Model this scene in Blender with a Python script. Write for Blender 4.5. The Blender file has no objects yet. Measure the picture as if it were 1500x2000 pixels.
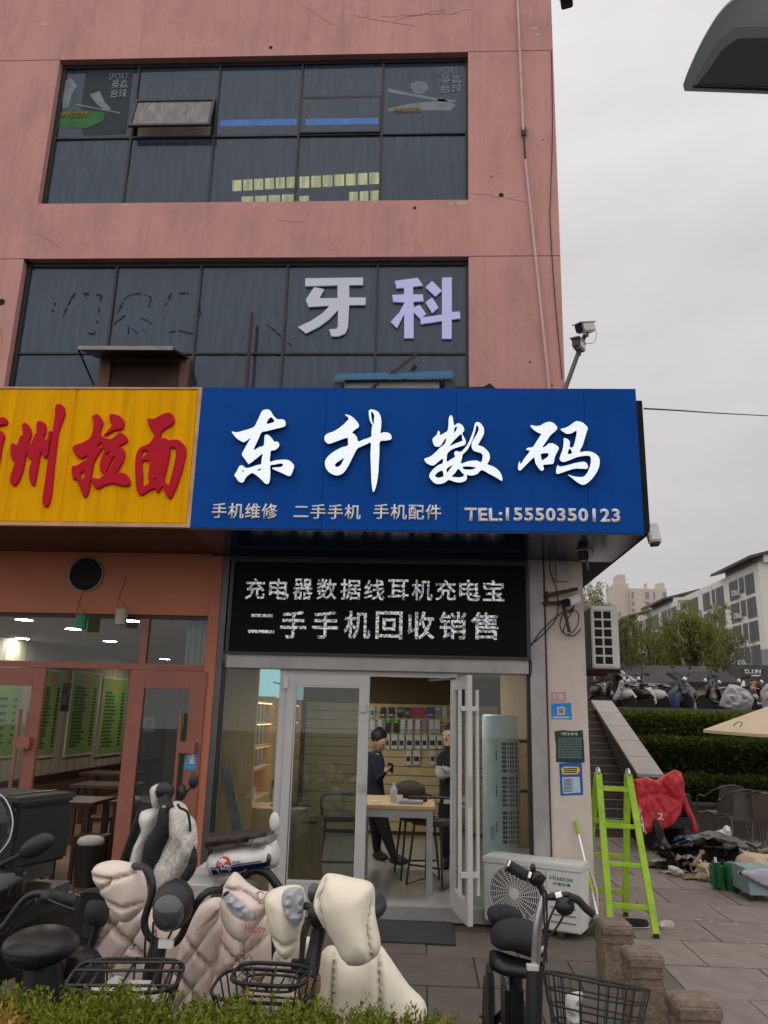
import bpy, bmesh, math, random
from mathutils import Vector, Matrix, noise
from mathutils.geometry import delaunay_2d_cdt
from mathutils.bvhtree import BVHTree
random.seed(7)
SC = bpy.context.scene
COL = SC.collection
# ------------------------------------------------------------------ camera
CAM_H = 1.75
YAW, PIT, ROL, FPX = math.radians(3.14), math.radians(14.52), math.radians(1.45), 1530.0
CF = Vector((-math.sin(YAW)*math.cos(PIT), math.cos(YAW)*math.cos(PIT), math.sin(PIT)))
_r0 = CF.cross(Vector((0, 0, 1))).normalized(); _u0 = _r0.cross(CF)
CR = math.cos(ROL)*_r0 + math.sin(ROL)*_u0
CU = -math.sin(ROL)*_r0 + math.cos(ROL)*_u0
CC = Vector((0, 0, CAM_H))
cd = bpy.data.cameras.new('camera'); cam = bpy.data.objects.new('camera', cd); COL.objects.link(cam)
cam.matrix_world = Matrix(((CR.x, CU.x, -CF.x, 0), (CR.y, CU.y, -CF.y, 0), (CR.z, CU.z, -CF.z, CAM_H), (0, 0, 0, 1)))
cd.sensor_fit = 'AUTO'; cd.sensor_width = 36; cd.lens = FPX/2000*36; cd.clip_end = 2000; cd.clip_start = .05
SC.camera = cam
# ------------------------------------------------------------------ sky (overcast) and sun
SUN_EL, SUN_ROT = math.radians(52), math.radians(194)
w = bpy.data.worlds.new('World'); SC.world = w; w.use_nodes = True
nt = w.node_tree; N = nt.nodes; LK = nt.links; N.clear()
out = N.new('ShaderNodeOutputWorld'); bg = N.new('ShaderNodeBackground'); LK.new(bg.outputs[0], out.inputs[0])
sky = N.new('ShaderNodeTexSky'); sky.sky_type = 'NISHITA'; sky.sun_disc = False
sky.sun_elevation = SUN_EL; sky.sun_rotation = SUN_ROT; sky.air_density = 1; sky.dust_density = 4
tc = N.new('ShaderNodeTexCoord'); sep = N.new('ShaderNodeSeparateXYZ'); LK.new(tc.outputs['Generated'], sep.inputs[0])
clampz = N.new('ShaderNodeMath'); clampz.operation = 'MAXIMUM'; clampz.inputs[1].default_value = 0; LK.new(sep.outputs['Z'], clampz.inputs[0])
grad = N.new('ShaderNodeMapRange'); grad.inputs['To Min'].default_value = 5.25; grad.inputs['To Max'].default_value = 9.6
LK.new(clampz.outputs[0], grad.inputs['Value'])
mp = N.new('ShaderNodeMapping'); mp.inputs['Scale'].default_value = (1.6, 1.6, 4.2); LK.new(tc.outputs['Generated'], mp.inputs[0])
cn = N.new('ShaderNodeTexNoise'); cn.inputs['Scale'].default_value = 1.5; cn.inputs['Detail'].default_value = 5; cn.inputs['Roughness'].default_value = .52
LK.new(mp.outputs[0], cn.inputs['Vector'])
cr = N.new('ShaderNodeMapRange'); cr.inputs['From Min'].default_value = .35; cr.inputs['From Max'].default_value = .68
cr.inputs['To Min'].default_value = .88; cr.inputs['To Max'].default_value = 1.06; LK.new(cn.outputs[0], cr.inputs['Value'])
mul = N.new('ShaderNodeMath'); mul.operation = 'MULTIPLY'; LK.new(grad.outputs[0], mul.inputs[0]); LK.new(cr.outputs[0], mul.inputs[1])
cc = N.new('ShaderNodeVectorMath'); cc.operation = 'SCALE'; cc.inputs[0].default_value = (1.0, .965, .968); LK.new(mul.outputs[0], cc.inputs['Scale'])
mx = N.new('ShaderNodeMix'); mx.data_type = 'RGBA'; mx.inputs['Factor'].default_value = .06
LK.new(cc.outputs[0], mx.inputs['A']); LK.new(sky.outputs[0], mx.inputs['B'])
LK.new(mx.outputs['Result'], bg.inputs['Color']); bg.inputs['Strength'].default_value = .1
sd = bpy.data.lights.new('sun', 'SUN'); sd.energy = 1.1; sd.angle = math.radians(176); sd.color = (1, .97, .93)
so = bpy.data.objects.new('sun', sd); COL.objects.link(so)
so.rotation_euler = (math.radians(90)-SUN_EL, 0, math.radians(-14))
so.location = (0, -5, 12)
SC.view_settings.view_transform = 'Standard'; SC.view_settings.look = 'None'; SC.view_settings.exposure = 0.0; SC.view_settings.gamma = 1
SC.view_settings.use_curve_mapping = False
SC.cycles.max_bounces = 8; SC.cycles.transparent_max_bounces = 12; SC.cycles.caustics_reflective = False; SC.cycles.caustics_refractive = False
SC.cycles.sample_clamp_indirect = 4; SC.cycles.use_denoising = True

# ------------------------------------------------------------------ pixel -> place helpers (photo is 1500 x 2000)
def ray(x, y): return CF + CR*((x-750)/FPX) - CU*((y-1000)/FPX)
def P(x, y, Y): d = ray(x, y); return CC + d*(Y/d.y)
def G(x, y, z=0.0): d = ray(x, y); return CC + d*((z-CAM_H)/d.z)
def PX(x, y, X): d = ray(x, y); return CC + d*(X/d.x)
def S(r, g, b):
    f = lambda c: (c/255/12.92) if c/255 <= .04045 else ((c/255+.055)/1.055)**2.4
    return (f(r), f(g), f(b), 1)

# ------------------------------------------------------------------ materials
MATS = {}
def mat(name, col, rough=.6, metal=0, var=.12, vs=6, bump=0, bs=40, spec=.5, emit=0, coat=0, rnd=0, stretch=None, dirt=0, dcol=None, streak=0):
    if name in MATS: return MATS[name]
    m = bpy.data.materials.new(name); m.use_nodes = True; t = m.node_tree; b = t.nodes['Principled BSDF']
    b.inputs['Roughness'].default_value = rough; b.inputs['Metallic'].default_value = metal
    b.inputs['Specular IOR Level'].default_value = spec; b.inputs['Coat Weight'].default_value = coat
    c = t.nodes.new('ShaderNodeTexCoord'); vec = c.outputs['Object']
    if stretch:
        q = t.nodes.new('ShaderNodeMapping'); q.inputs['Scale'].default_value = stretch; t.links.new(vec, q.inputs[0]); vec = q.outputs[0]
    n = t.nodes.new('ShaderNodeTexNoise'); n.inputs['Scale'].default_value = vs; n.inputs['Detail'].default_value = 6; n.inputs['Roughness'].default_value = .6
    t.links.new(vec, n.inputs['Vector'])
    r = t.nodes.new('ShaderNodeMapRange'); r.inputs['From Min'].default_value = .3; r.inputs['From Max'].default_value = .7
    r.inputs['To Min'].default_value = 1-var; r.inputs['To Max'].default_value = 1+var; t.links.new(n.outputs[0], r.inputs['Value'])
    fac = r.outputs[0]
    if rnd:
        oi = t.nodes.new('ShaderNodeObjectInfo'); rr = t.nodes.new('ShaderNodeMapRange'); rr.inputs['To Min'].default_value = 1-rnd; rr.inputs['To Max'].default_value = 1+rnd
        t.links.new(oi.outputs['Random'], rr.inputs['Value']); mm = t.nodes.new('ShaderNodeMath'); mm.operation = 'MULTIPLY'
        t.links.new(fac, mm.inputs[0]); t.links.new(rr.outputs[0], mm.inputs[1]); fac = mm.outputs[0]
    s = t.nodes.new('ShaderNodeVectorMath'); s.operation = 'SCALE'; s.inputs[0].default_value = col[:3]; t.links.new(fac, s.inputs['Scale'])
    colour = s.outputs[0]
    if dirt:
        n2 = t.nodes.new('ShaderNodeTexNoise'); n2.inputs['Scale'].default_value = 2.3; n2.inputs['Detail'].default_value = 9; n2.inputs['Roughness'].default_value = .68
        t.links.new(vec, n2.inputs['Vector'])
        r2 = t.nodes.new('ShaderNodeMapRange'); r2.inputs['From Min'].default_value = .5; r2.inputs['From Max'].default_value = .72; r2.inputs['To Max'].default_value = dirt
        t.links.new(n2.outputs[0], r2.inputs['Value'])
        m2 = t.nodes.new('ShaderNodeMix'); m2.data_type = 'RGBA'; t.links.new(r2.outputs[0], m2.inputs['Factor']); t.links.new(colour, m2.inputs['A'])
        m2.inputs['B'].default_value = dcol or (.05, .045, .04, 1); colour = m2.outputs['Result']
    if streak:
        q3 = t.nodes.new('ShaderNodeMapping'); q3.inputs['Scale'].default_value = (7, 7, .22); t.links.new(c.outputs['Object'], q3.inputs[0])
        n3 = t.nodes.new('ShaderNodeTexNoise'); n3.inputs['Scale'].default_value = 1.6; n3.inputs['Detail'].default_value = 8; n3.inputs['Roughness'].default_value = .62; t.links.new(q3.outputs[0], n3.inputs['Vector'])
        r3 = t.nodes.new('ShaderNodeMapRange'); r3.inputs['From Min'].default_value = .48; r3.inputs['From Max'].default_value = .78; r3.inputs['To Max'].default_value = streak; t.links.new(n3.outputs[0], r3.inputs['Value'])
        m3 = t.nodes.new('ShaderNodeMix'); m3.data_type = 'RGBA'; t.links.new(r3.outputs[0], m3.inputs['Factor']); t.links.new(colour, m3.inputs['A']); m3.inputs['B'].default_value = dcol or (.05, .045, .04, 1); colour = m3.outputs['Result']
    t.links.new(colour, b.inputs['Base Color'])
    if emit:
        t.links.new(colour, b.inputs['Emission Color']); b.inputs['Emission Strength'].default_value = emit
    if bump:
        nb = t.nodes.new('ShaderNodeTexNoise'); nb.inputs['Scale'].default_value = bs; nb.inputs['Detail'].default_value = 5; t.links.new(c.outputs['Object'], nb.inputs['Vector'])
        bp = t.nodes.new('ShaderNodeBump'); bp.inputs['Strength'].default_value = bump; bp.inputs['Distance'].default_value = .01
        t.links.new(nb.outputs[0], bp.inputs['Height']); t.links.new(bp.outputs[0], b.inputs['Normal'])
    MATS[name] = m
    return m
def cloth(name, col, strength=.2, scale=7, dist=.02, rough=.62):
    m = mat(name, col, rough, var=.05, vs=4, spec=.35); t = m.node_tree; b = t.nodes['Principled BSDF']; b.inputs['Sheen Weight'].default_value = .15
    c = t.nodes.new('ShaderNodeTexCoord'); n1 = t.nodes.new('ShaderNodeTexNoise'); n1.inputs['Scale'].default_value = scale; n1.inputs['Detail'].default_value = 4; n1.inputs['Distortion'].default_value = .8
    q = t.nodes.new('ShaderNodeMapping'); q.inputs['Rotation'].default_value = (0, .6, 0); q.inputs['Scale'].default_value = (2.2, 1, .6); t.links.new(c.outputs['Object'], q.inputs[0]); t.links.new(q.outputs[0], n1.inputs['Vector'])
    n2 = t.nodes.new('ShaderNodeTexNoise'); n2.inputs['Scale'].default_value = 30; n2.inputs['Detail'].default_value = 3; n2.inputs['Distortion'].default_value = 1.5; q2 = t.nodes.new('ShaderNodeMapping'); q2.inputs['Rotation'].default_value = (0, -.5, 0); q2.inputs['Scale'].default_value = (1.6, 1, .4); t.links.new(c.outputs['Object'], q2.inputs[0]); t.links.new(q2.outputs[0], n2.inputs['Vector'])
    ad = t.nodes.new('ShaderNodeMath'); ad.operation = 'MULTIPLY_ADD'; ad.inputs[1].default_value = .45; t.links.new(n2.outputs[0], ad.inputs[0]); t.links.new(n1.outputs[0], ad.inputs[2])
    bp = t.nodes.new('ShaderNodeBump'); bp.inputs['Strength'].default_value = strength; bp.inputs['Distance'].default_value = dist; t.links.new(ad.outputs[0], bp.inputs['Height']); t.links.new(bp.outputs[0], b.inputs['Normal'])
    return m
def glass(name, tint, film=(.1, .12, .15), filmfac=.1, rough=.01, ior=1.5):
    m = bpy.data.materials.new(name); m.use_nodes = True; t = m.node_tree; t.nodes.clear()
    o = t.nodes.new('ShaderNodeOutputMaterial'); tr = t.nodes.new('ShaderNodeBsdfTransparent'); tr.inputs[0].default_value = (*tint, 1)
    gl = t.nodes.new('ShaderNodeBsdfGlossy'); gl.inputs['Roughness'].default_value = rough; gl.inputs[0].default_value = (.92, .96, 1, 1)
    df = t.nodes.new('ShaderNodeBsdfDiffuse'); df.inputs[0].default_value = (*film, 1)
    c = t.nodes.new('ShaderNodeTexCoord'); q = t.nodes.new('ShaderNodeMapping'); q.inputs['Scale'].default_value = (9, 9, 1.1); t.links.new(c.outputs['Object'], q.inputs[0])
    n = t.nodes.new('ShaderNodeTexNoise'); n.inputs['Scale'].default_value = 2; n.inputs['Detail'].default_value = 7; t.links.new(q.outputs[0], n.inputs['Vector'])
    r = t.nodes.new('ShaderNodeMapRange'); r.inputs['From Min'].default_value = .3; r.inputs['From Max'].default_value = .75
    r.inputs['To Min'].default_value = filmfac*.55; r.inputs['To Max'].default_value = filmfac*1.45; t.links.new(n.outputs[0], r.inputs['Value'])
    m1 = t.nodes.new('ShaderNodeMixShader'); t.links.new(r.outputs[0], m1.inputs[0]); t.links.new(tr.outputs[0], m1.inputs[1]); t.links.new(df.outputs[0], m1.inputs[2])
    ge = t.nodes.new('ShaderNodeNewGeometry'); dt = t.nodes.new('ShaderNodeVectorMath'); dt.operation = 'DOT_PRODUCT'; t.links.new(ge.outputs['Incoming'], dt.inputs[0]); t.links.new(ge.outputs['Normal'], dt.inputs[1])
    ab = t.nodes.new('ShaderNodeMath'); ab.operation = 'ABSOLUTE'; t.links.new(dt.outputs['Value'], ab.inputs[0]); su = t.nodes.new('ShaderNodeMath'); su.operation = 'SUBTRACT'; su.inputs[0].default_value = 1; t.links.new(ab.outputs[0], su.inputs[1])
    p5 = t.nodes.new('ShaderNodeMath'); p5.operation = 'POWER'; p5.inputs[1].default_value = 5; t.links.new(su.outputs[0], p5.inputs[0]); f0 = ((ior-1)/(ior+1))**2
    fr = t.nodes.new('ShaderNodeMath'); fr.operation = 'MULTIPLY_ADD'; fr.inputs[1].default_value = 1-f0; fr.inputs[2].default_value = f0; t.links.new(p5.outputs[0], fr.inputs[0])
    m2 = t.nodes.new('ShaderNodeMixShader'); t.links.new(fr.outputs[0], m2.inputs[0]); t.links.new(m1.outputs[0], m2.inputs[1]); t.links.new(gl.outputs[0], m2.inputs[2])
    t.links.new(m2.outputs[0], o.inputs[0]); MATS[name] = m; return m
def emis(name, col, s):
    if name in MATS: return MATS[name]
    m = bpy.data.materials.new(name); m.use_nodes = True; t = m.node_tree; t.nodes.clear()
    o = t.nodes.new('ShaderNodeOutputMaterial'); e = t.nodes.new('ShaderNodeEmission'); e.inputs[0].default_value = (*col[:3], 1); e.inputs[1].default_value = s
    t.links.new(e.outputs[0], o.inputs[0]); MATS[name] = m; return m

# ------------------------------------------------------------------ things
def chain(o):
    v = Vector((0, 0, 0))
    while o: v += o.location; o = o.parent
    return v
def tag(o, label, cat, group=None, kind=None):
    if label: o['label'] = label
    if cat: o['category'] = cat
    if group: o['group'] = group
    if kind: o['kind'] = kind
    return o
def thing(name, label, cat, loc=(0, 0, 0), rz=0, group=None):
    o = bpy.data.objects.new(name, None); COL.objects.link(o); o.location = loc; o.rotation_euler = (0, 0, rz); o.empty_display_size = .1
    return tag(o, label, cat, group)
def copy_tree(o, parent=None):
    c = o.copy(); COL.objects.link(c); c.parent = parent
    for ch in o.children: copy_tree(ch, c)
    return c
class MB:
    def __init__(s): s.v = []; s.f = []
    def add(s, vs, fs): n = len(s.v); s.v += [Vector(q) for q in vs]; s.f += [tuple(i+n for i in q) for q in fs]; return s
    def box(s, x0, x1, y0, y1, z0, z1):
        return s.add([(x0, y0, z0), (x1, y0, z0), (x1, y1, z0), (x0, y1, z0), (x0, y0, z1), (x1, y0, z1), (x1, y1, z1), (x0, y1, z1)],
                     [(0, 3, 2, 1), (4, 5, 6, 7), (0, 1, 5, 4), (1, 2, 6, 5), (2, 3, 7, 6), (3, 0, 4, 7)])
    def bar(s, a, b, w, h=None, up=(0, 0, 1)):
        a = Vector(a); b = Vector(b); h = h or w; d = (b-a).normalized(); u = Vector(up)
        if abs(d.dot(u)) > .95: u = Vector((0, 1, 0))
        x = d.cross(u).normalized(); y = x.cross(d)
        c = [(-1, -1), (1, -1), (1, 1), (-1, 1)]
        return s.add([p+x*(i*w/2)+y*(j*h/2) for p in (a, b) for i, j in c], [(3, 2, 1, 0), (4, 5, 6, 7), (0, 1, 5, 4), (1, 2, 6, 5), (2, 3, 7, 6), (3, 0, 4, 7)])
    def tube(s, pts, r, n=8, smooth=0, cap=True):
        pts = [Vector(p) for p in pts]
        if smooth: pts = crom(pts, smooth)
        rs = r if isinstance(r, (list, tuple)) else [r]*len(pts)
        if len(rs) != len(pts): rs = [rs[min(len(rs)-1, int(i*(len(rs)-1)/(len(pts)-1)+.5))] for i in range(len(pts))]
        vs = []; px = None
        for i, p in enumerate(pts):
            d = (pts[min(i+1, len(pts)-1)]-pts[max(i-1, 0)]).normalized()
            if px is None:
                u = Vector((0, 0, 1)) if abs(d.z) < .9 else Vector((1, 0, 0)); px = d.cross(u).normalized()
            else:
                px = (px-d*px.dot(d)).normalized()
            py = d.cross(px)
            for k in range(n): a = 2*math.pi*k/n; vs.append(p+px*(math.cos(a)*rs[i])+py*(math.sin(a)*rs[i]))
        fs = [(i*n+k, i*n+(k+1) % n, (i+1)*n+(k+1) % n, (i+1)*n+k) for i in range(len(pts)-1) for k in range(n)]
        if cap: fs += [tuple(range(n-1, -1, -1)), tuple((len(pts)-1)*n+k for k in range(n))]
        return s.add(vs, fs)
    def lathe(s, prof, c=(0, 0, 0), n=20, axis=(0, 0, 1)):
        q = Vector((0, 0, 1)).rotation_difference(Vector(axis)); c = Vector(c)
        vs = [c+q @ Vector((r*math.cos(2*math.pi*k/n), r*math.sin(2*math.pi*k/n), z)) for r, z in prof for k in range(n)]
        fs = [(i*n+k, i*n+(k+1) % n, (i+1)*n+(k+1) % n, (i+1)*n+k) for i in range(len(prof)-1) for k in range(n)]
        fs += [tuple(range(n-1, -1, -1)), tuple((len(prof)-1)*n+k for k in range(n))]
        return s.add(vs, fs)
    def ell(s, c, rx, ry, rz, n=16, m=10, rot=None):
        c = Vector(c); vs = []
        for i in range(m+1):
            a = math.pi*(i+.0)/m
            for k in range(n):
                b = 2*math.pi*k/n; p = Vector((rx*math.sin(a)*math.cos(b), ry*math.sin(a)*math.sin(b), rz*math.cos(a)))
                vs.append(c+(rot @ p if rot else p))
        return s.add(vs, [(i*n+k, (i+1)*n+k, (i+1)*n+(k+1) % n, i*n+(k+1) % n) for i in range(m) for k in range(n)])
    def prism(s, poly, y0, y1):            # poly of (x, z), extruded along y
        n = len(poly); a = sum(poly[i][0]*poly[(i+1) % n][1]-poly[(i+1) % n][0]*poly[i][1] for i in range(n))
        if a < 0: poly = poly[::-1]
        vs = [(x, y0, z) for x, z in poly]+[(x, y1, z) for x, z in poly]
        return s.add(vs, [tuple(range(n)), tuple(range(2*n-1, n-1, -1))]+[(i+n, (i+1) % n+n, (i+1) % n, i) for i in range(n)])
    def prismx(s, poly, x0, x1):           # poly of (y, z), extruded along x
        n = len(poly); vs = [(x0, y, z) for y, z in poly]+[(x1, y, z) for y, z in poly]
        return s.add(vs, [tuple(range(n-1, -1, -1)), tuple(range(n, 2*n))]+[(i, (i+1) % n, (i+1) % n+n, i+n) for i in range(n)])
    def quad(s, a, b, c, d): return s.add([a, b, c, d], [(0, 1, 2, 3)])
    def xf(s, M): s.v = [M @ v for v in s.v]; return s
    def build(s, name, m, parent=None, w=True, smooth=None, bevel=0, sub=0, fix=True, kind=None):
        me = bpy.data.meshes.new(name); off = chain(parent) if (parent and w) else Vector((0, 0, 0))
        me.from_pydata([tuple(v-off) for v in s.v], [], s.f); me.update()
        o = bpy.data.objects.new(name, me); COL.objects.link(o)
        ms = m if isinstance(m, (list, tuple)) else [m]
        for q in ms: me.materials.append(MATS[q] if isinstance(q, str) else q)
        bm = bmesh.new(); bm.from_mesh(me); bmesh.ops.remove_doubles(bm, verts=bm.verts, dist=1e-5)
        if fix: bmesh.ops.recalc_face_normals(bm, faces=bm.faces)
        if bevel: bmesh.ops.bevel(bm, geom=[e for e in bm.edges if len(e.link_faces) == 2 and e.calc_face_angle(0) > .5], offset=bevel, segments=2, affect='EDGES', clamp_overlap=True)
        bm.to_mesh(me); bm.free()
        if smooth is not None:
            me.shade_smooth()
            if smooth < 170: me.set_sharp_from_angle(angle=math.radians(smooth))
        if sub:
            mo = o.modifiers.new('sub', 'SUBSURF'); mo.levels = sub; mo.render_levels = sub
        if parent: o.parent = parent
        if kind: o['kind'] = kind
        return o
def crom(pts, k=6, closed=False):
    pts = [Vector(p) for p in pts]; n = len(pts); out = []
    for i in range(n if closed else n-1):
        if closed: a, b, c, d = pts[i-1], pts[i], pts[(i+1) % n], pts[(i+2) % n]
        else: a, b, c, d = pts[max(i-1, 0)], pts[i], pts[i+1], pts[min(i+2, n-1)]
        for j in range(k):
            t = j/k; out.append(.5*((2*b)+(c-a)*t+(2*a-5*b+4*c-d)*t*t+(3*b-a-3*c+d)*t**3))
    if not closed: out.append(pts[-1])
    return out
def one(name, mb, m, label, cat, group=None, kind=None, **k):
    o = mb.build(name, m, **k); return tag(o, label, cat, group, kind)
def to_mesh(o, name, m, parent=None, M=None, w=True):
    dg = bpy.context.evaluated_depsgraph_get(); me = bpy.data.meshes.new_from_object(o.evaluated_get(dg)); me.name = name
    d = o.data; bpy.data.objects.remove(o)
    if M is not None: me.transform(M)
    if parent and w: me.transform(Matrix.Translation(-chain(parent)))
    me.materials.clear()
    for q in (m if isinstance(m, (list, tuple)) else [m]): me.materials.append(MATS[q] if isinstance(q, str) else q)
    n = bpy.data.objects.new(name, me); COL.objects.link(n)
    if parent: n.parent = parent
    return n
def text(name, body, box, m, parent=None, extr=.004, bold=0, space=1.0, O=None, U=None, V=None, Nn=None, bevel=0, align='CENTER'):
    """flat lettering; box = (u0, v0, u1, v1) in metres on the plane O + u*U + v*V, facing Nn"""
    c = bpy.data.curves.new(name, 'FONT'); c.body = body; c.size = 1; c.extrude = 0; c.offset = bold; c.space_character = space; c.align_x = align
    c.resolution_u = 3
    o = bpy.data.objects.new(name, c); COL.objects.link(o)
    dg = bpy.context.evaluated_depsgraph_get(); dg.update()
    me = bpy.data.meshes.new_from_object(o.evaluated_get(dg)); bpy.data.objects.remove(o)
    xs = [v.co.x for v in me.vertices]; ys = [v.co.y for v in me.vertices]
    x0, x1, y0, y1 = min(xs), max(xs), min(ys), max(ys)
    u0, v0, u1, v1 = box; sx = (u1-u0)/(x1-x0); sy = (v1-v0)/(y1-y0)
    bm = bmesh.new(); bm.from_mesh(me); bpy.data.meshes.remove(me)
    bmesh.ops.remove_doubles(bm, verts=bm.verts, dist=1e-5)
    if extr > 0:
        r = bmesh.ops.extrude_face_region(bm, geom=bm.faces[:]); bmesh.ops.translate(bm, verts=[e for e in r['geom'] if isinstance(e, bmesh.types.BMVert)], vec=(0, 0, 1))
    O = Vector(O); U = Vector(U); V = Vector(V); Nn = Vector(Nn); off = chain(parent) if parent else Vector((0, 0, 0))
    for v in bm.verts:
        v.co = O+U*(u0+(v.co.x-x0)*sx)+V*(v0+(v.co.y-y0)*sy)+Nn*(v.co.z*extr)-off
    bmesh.ops.recalc_face_normals(bm, faces=bm.faces)
    nm = bpy.data.meshes.new(name); bm.to_mesh(nm); bm.free(); nm.materials.append(MATS[m] if isinstance(m, str) else m)
    n = bpy.data.objects.new(name, nm); COL.objects.link(n)
    if parent: n.parent = parent
    return n
def textY(name, body, px, Y, m, parent=None, extr=.004, bold=0, space=1.0, gap=.0):
    """lettering on a wall facing the street; px = photo box (x0, y0, x1, y1)"""
    x0, y0, x1, y1 = px; a = P(x0, y1, Y); b = P(x1, y0, Y)
    return text(name, body, (a.x, a.z, b.x, b.z), m, parent, extr, bold, space, O=(0, Y-gap, 0), U=(1, 0, 0), V=(0, 0, 1), Nn=(0, -1, 0))
def glyph(name, outlines, holes, org, sc, Y, depth, m, parent, bev=0, k=4, Yt=None):
    """letter traced as outline + holes, extruded from the sign plane Y toward the street"""
    c = bpy.data.curves.new(name, 'CURVE'); c.dimensions = '2D'; c.fill_mode = 'BOTH'; c.extrude = depth/2; c.bevel_depth = bev; c.bevel_resolution = 2
    if bev: c.offset = -bev*.6
    for pl in list(outlines)+list(holes):
        pts = []
        for x, y in pl:
            p = P(org[0]+x/sc, org[1]+y/sc, Yt or Y); pts.append(Vector((p.x, p.z, 0)))
        q = crom(pts, k, True); s = c.splines.new('POLY'); s.points.add(len(q)-1)
        for i, p in enumerate(q): s.points[i].co = (p.x, p.y, 0, 1)
        s.use_cyclic_u = True
    o = bpy.data.objects.new(name, c); COL.objects.link(o)
    M = Matrix(((1, 0, 0, 0), (0, 0, -1, Y-depth/2), (0, 1, 0, 0), (0, 0, 0, 1)))
    return to_mesh(o, name, m, parent, M)
def inflate(name, px, Y0, T, m, parent, step=.035, seams=(), wr=.012, back=.5, yfun=None, R=None, seed=0, sw=.018, sd=.55, k=3, world=None, facet=0, fold=0, fdir=(1, .5), stitch=None):
    """soft padded shape: outline (photo pixels at depth Y0, or world (x, z)) swollen front and back"""
    pts = [Vector((q[0], q[1])) for q in world] if world else [Vector((P(x, y, Y0).x, P(x, y, Y0).z)) for x, y in px]
    ol = [Vector((p.x, p.y)) for p in crom([Vector((p.x, p.y, 0)) for p in pts], k, True)]
    sm = [[Vector((P(x, y, Y0).x, P(x, y, Y0).z)) for x, y in s_] for s_ in seams]
    def seg(p, a, b):
        d = b-a; t = max(0, min(1, (p-a).dot(d)/max(d.length_squared, 1e-9))); return (p-a-d*t).length
    def inside(p):
        c = False; n = len(ol)
        for i in range(n):
            a, b = ol[i], ol[i-1]
            if (a.y > p.y) != (b.y > p.y) and p.x < (b.x-a.x)*(p.y-a.y)/(b.y-a.y)+a.x: c = not c
        return c
    xs = [p.x for p in ol]; ys = [p.y for p in ol]; vin = []
    y = min(ys); row = 0
    while y < max(ys):
        x = min(xs)+(row % 2)*step/2
        while x < max(xs):
            p = Vector((x, y))
            if inside(p) and min(seg(p, ol[i], ol[i-1]) for i in range(len(ol))) > step*.45: vin.append(p)
            x += step
        y += step*.87; row += 1
    n = len(ol)
    vs, _, fs, _, _, _ = delaunay_2d_cdt(ol+vin, [], [list(range(n))], 1, 1e-6)
    R = R or max(min(seg(p, ol[i], ol[i-1]) for i in range(n)) for p in vin) if vin else .05
    F = []; B = []
    for p in vs:
        d = min(seg(p, ol[i], ol[i-1]) for i in range(n)); t = min(d/R, 1); h = T*math.sqrt(max(0, 1-(1-t)**2))
        for s_ in sm:
            ds = min(seg(p, s_[i], s_[i+1]) for i in range(len(s_)-1)); h *= 1-sd*math.exp(-(ds/sw)**2)
        wv = noise.noise(Vector((p.x*9+seed, p.y*5, seed)))*wr + noise.noise(Vector((p.x*26+seed, p.y*14, 3+seed)))*wr*.45
        if facet: wv = random.uniform(-1, 1)*facet
        if fold: wv += fold*math.sin((p.x*fdir[0]+p.y*fdir[1])*38+4*noise.noise(Vector((p.x*3+seed, p.y*3, 1))))*(.4+.6*noise.noise(Vector((p.x*4, p.y*4, seed+5))))
        wv *= min(1, t*3); yy = Y0+(yfun(p.x, p.y) if yfun else 0)
        F.append(Vector((p.x, yy-h-wv, p.y))); B.append(Vector((p.x, yy+h*back, p.y)))
    mb = MB(); nv = len(vs); mb.v = F+B; mb.f = [tuple(f) for f in fs]+[tuple(i+nv for i in reversed(f)) for f in fs]
    o = mb.build(name, m, parent, smooth=(28 if facet else 180))
    if stitch:
        for s_ in sm:
            q = MB()
            for a, b in zip(s_, s_[1:]):
                n_ = max(2, int((b-a).length/.012))
                for i_ in range(n_):
                    p0, p1 = a.lerp(b, i_/n_), a.lerp(b, (i_+1)/n_); pd = (b-a).normalized().orthogonal()*.0017; j0 = noise.noise(Vector((p0.x*60, p0.y*60, 0)))*.0022; j1 = noise.noise(Vector((p1.x*60, p1.y*60, 0)))*.0022
                    q.add([(p0.x+pd.x+j0, 0, p0.y+pd.y), (p0.x-pd.x+j0, 0, p0.y-pd.y), (p1.x-pd.x+j1, 0, p1.y-pd.y), (p1.x+pd.x+j1, 0, p1.y+pd.y)], [(0, 1, 2, 3)])
            st = q.build('seam', stitch, parent)
            project(st, o, .0012)
            e0 = chain(parent).y; bm = bmesh.new(); bm.from_mesh(st.data); bmesh.ops.delete(bm, geom=[v for v in bm.verts if abs(v.co.y+e0) < 1e-4], context='VERTS'); bm.to_mesh(st.data); bm.free()
    return o
def project(o, target, off=.004):
    """lay a flat print on a curved cloth, along y"""
    t = BVHTree.FromPolygons([target.matrix_basis @ v.co + chain(target.parent) for v in target.data.vertices], [tuple(p.vertices) for p in target.data.polygons])
    bm = bmesh.new(); bm.from_mesh(o.data); ch = chain(o.parent)
    for v in bm.verts:
        h = t.ray_cast(Vector((v.co.x+ch.x, -3, v.co.z+ch.z)), Vector((0, 1, 0)))
        if h[0]: v.co.y = h[0].y-off-ch.y
    bm.to_mesh(o.data); bm.free()
def polyY(mb, px, Y, t):
    """thin sheet on a street-facing wall from a photo outline"""
    mb.prism([(P(x, y, Y).x, P(x, y, Y).z) for x, y in px], Y-t, Y); return mb
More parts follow.
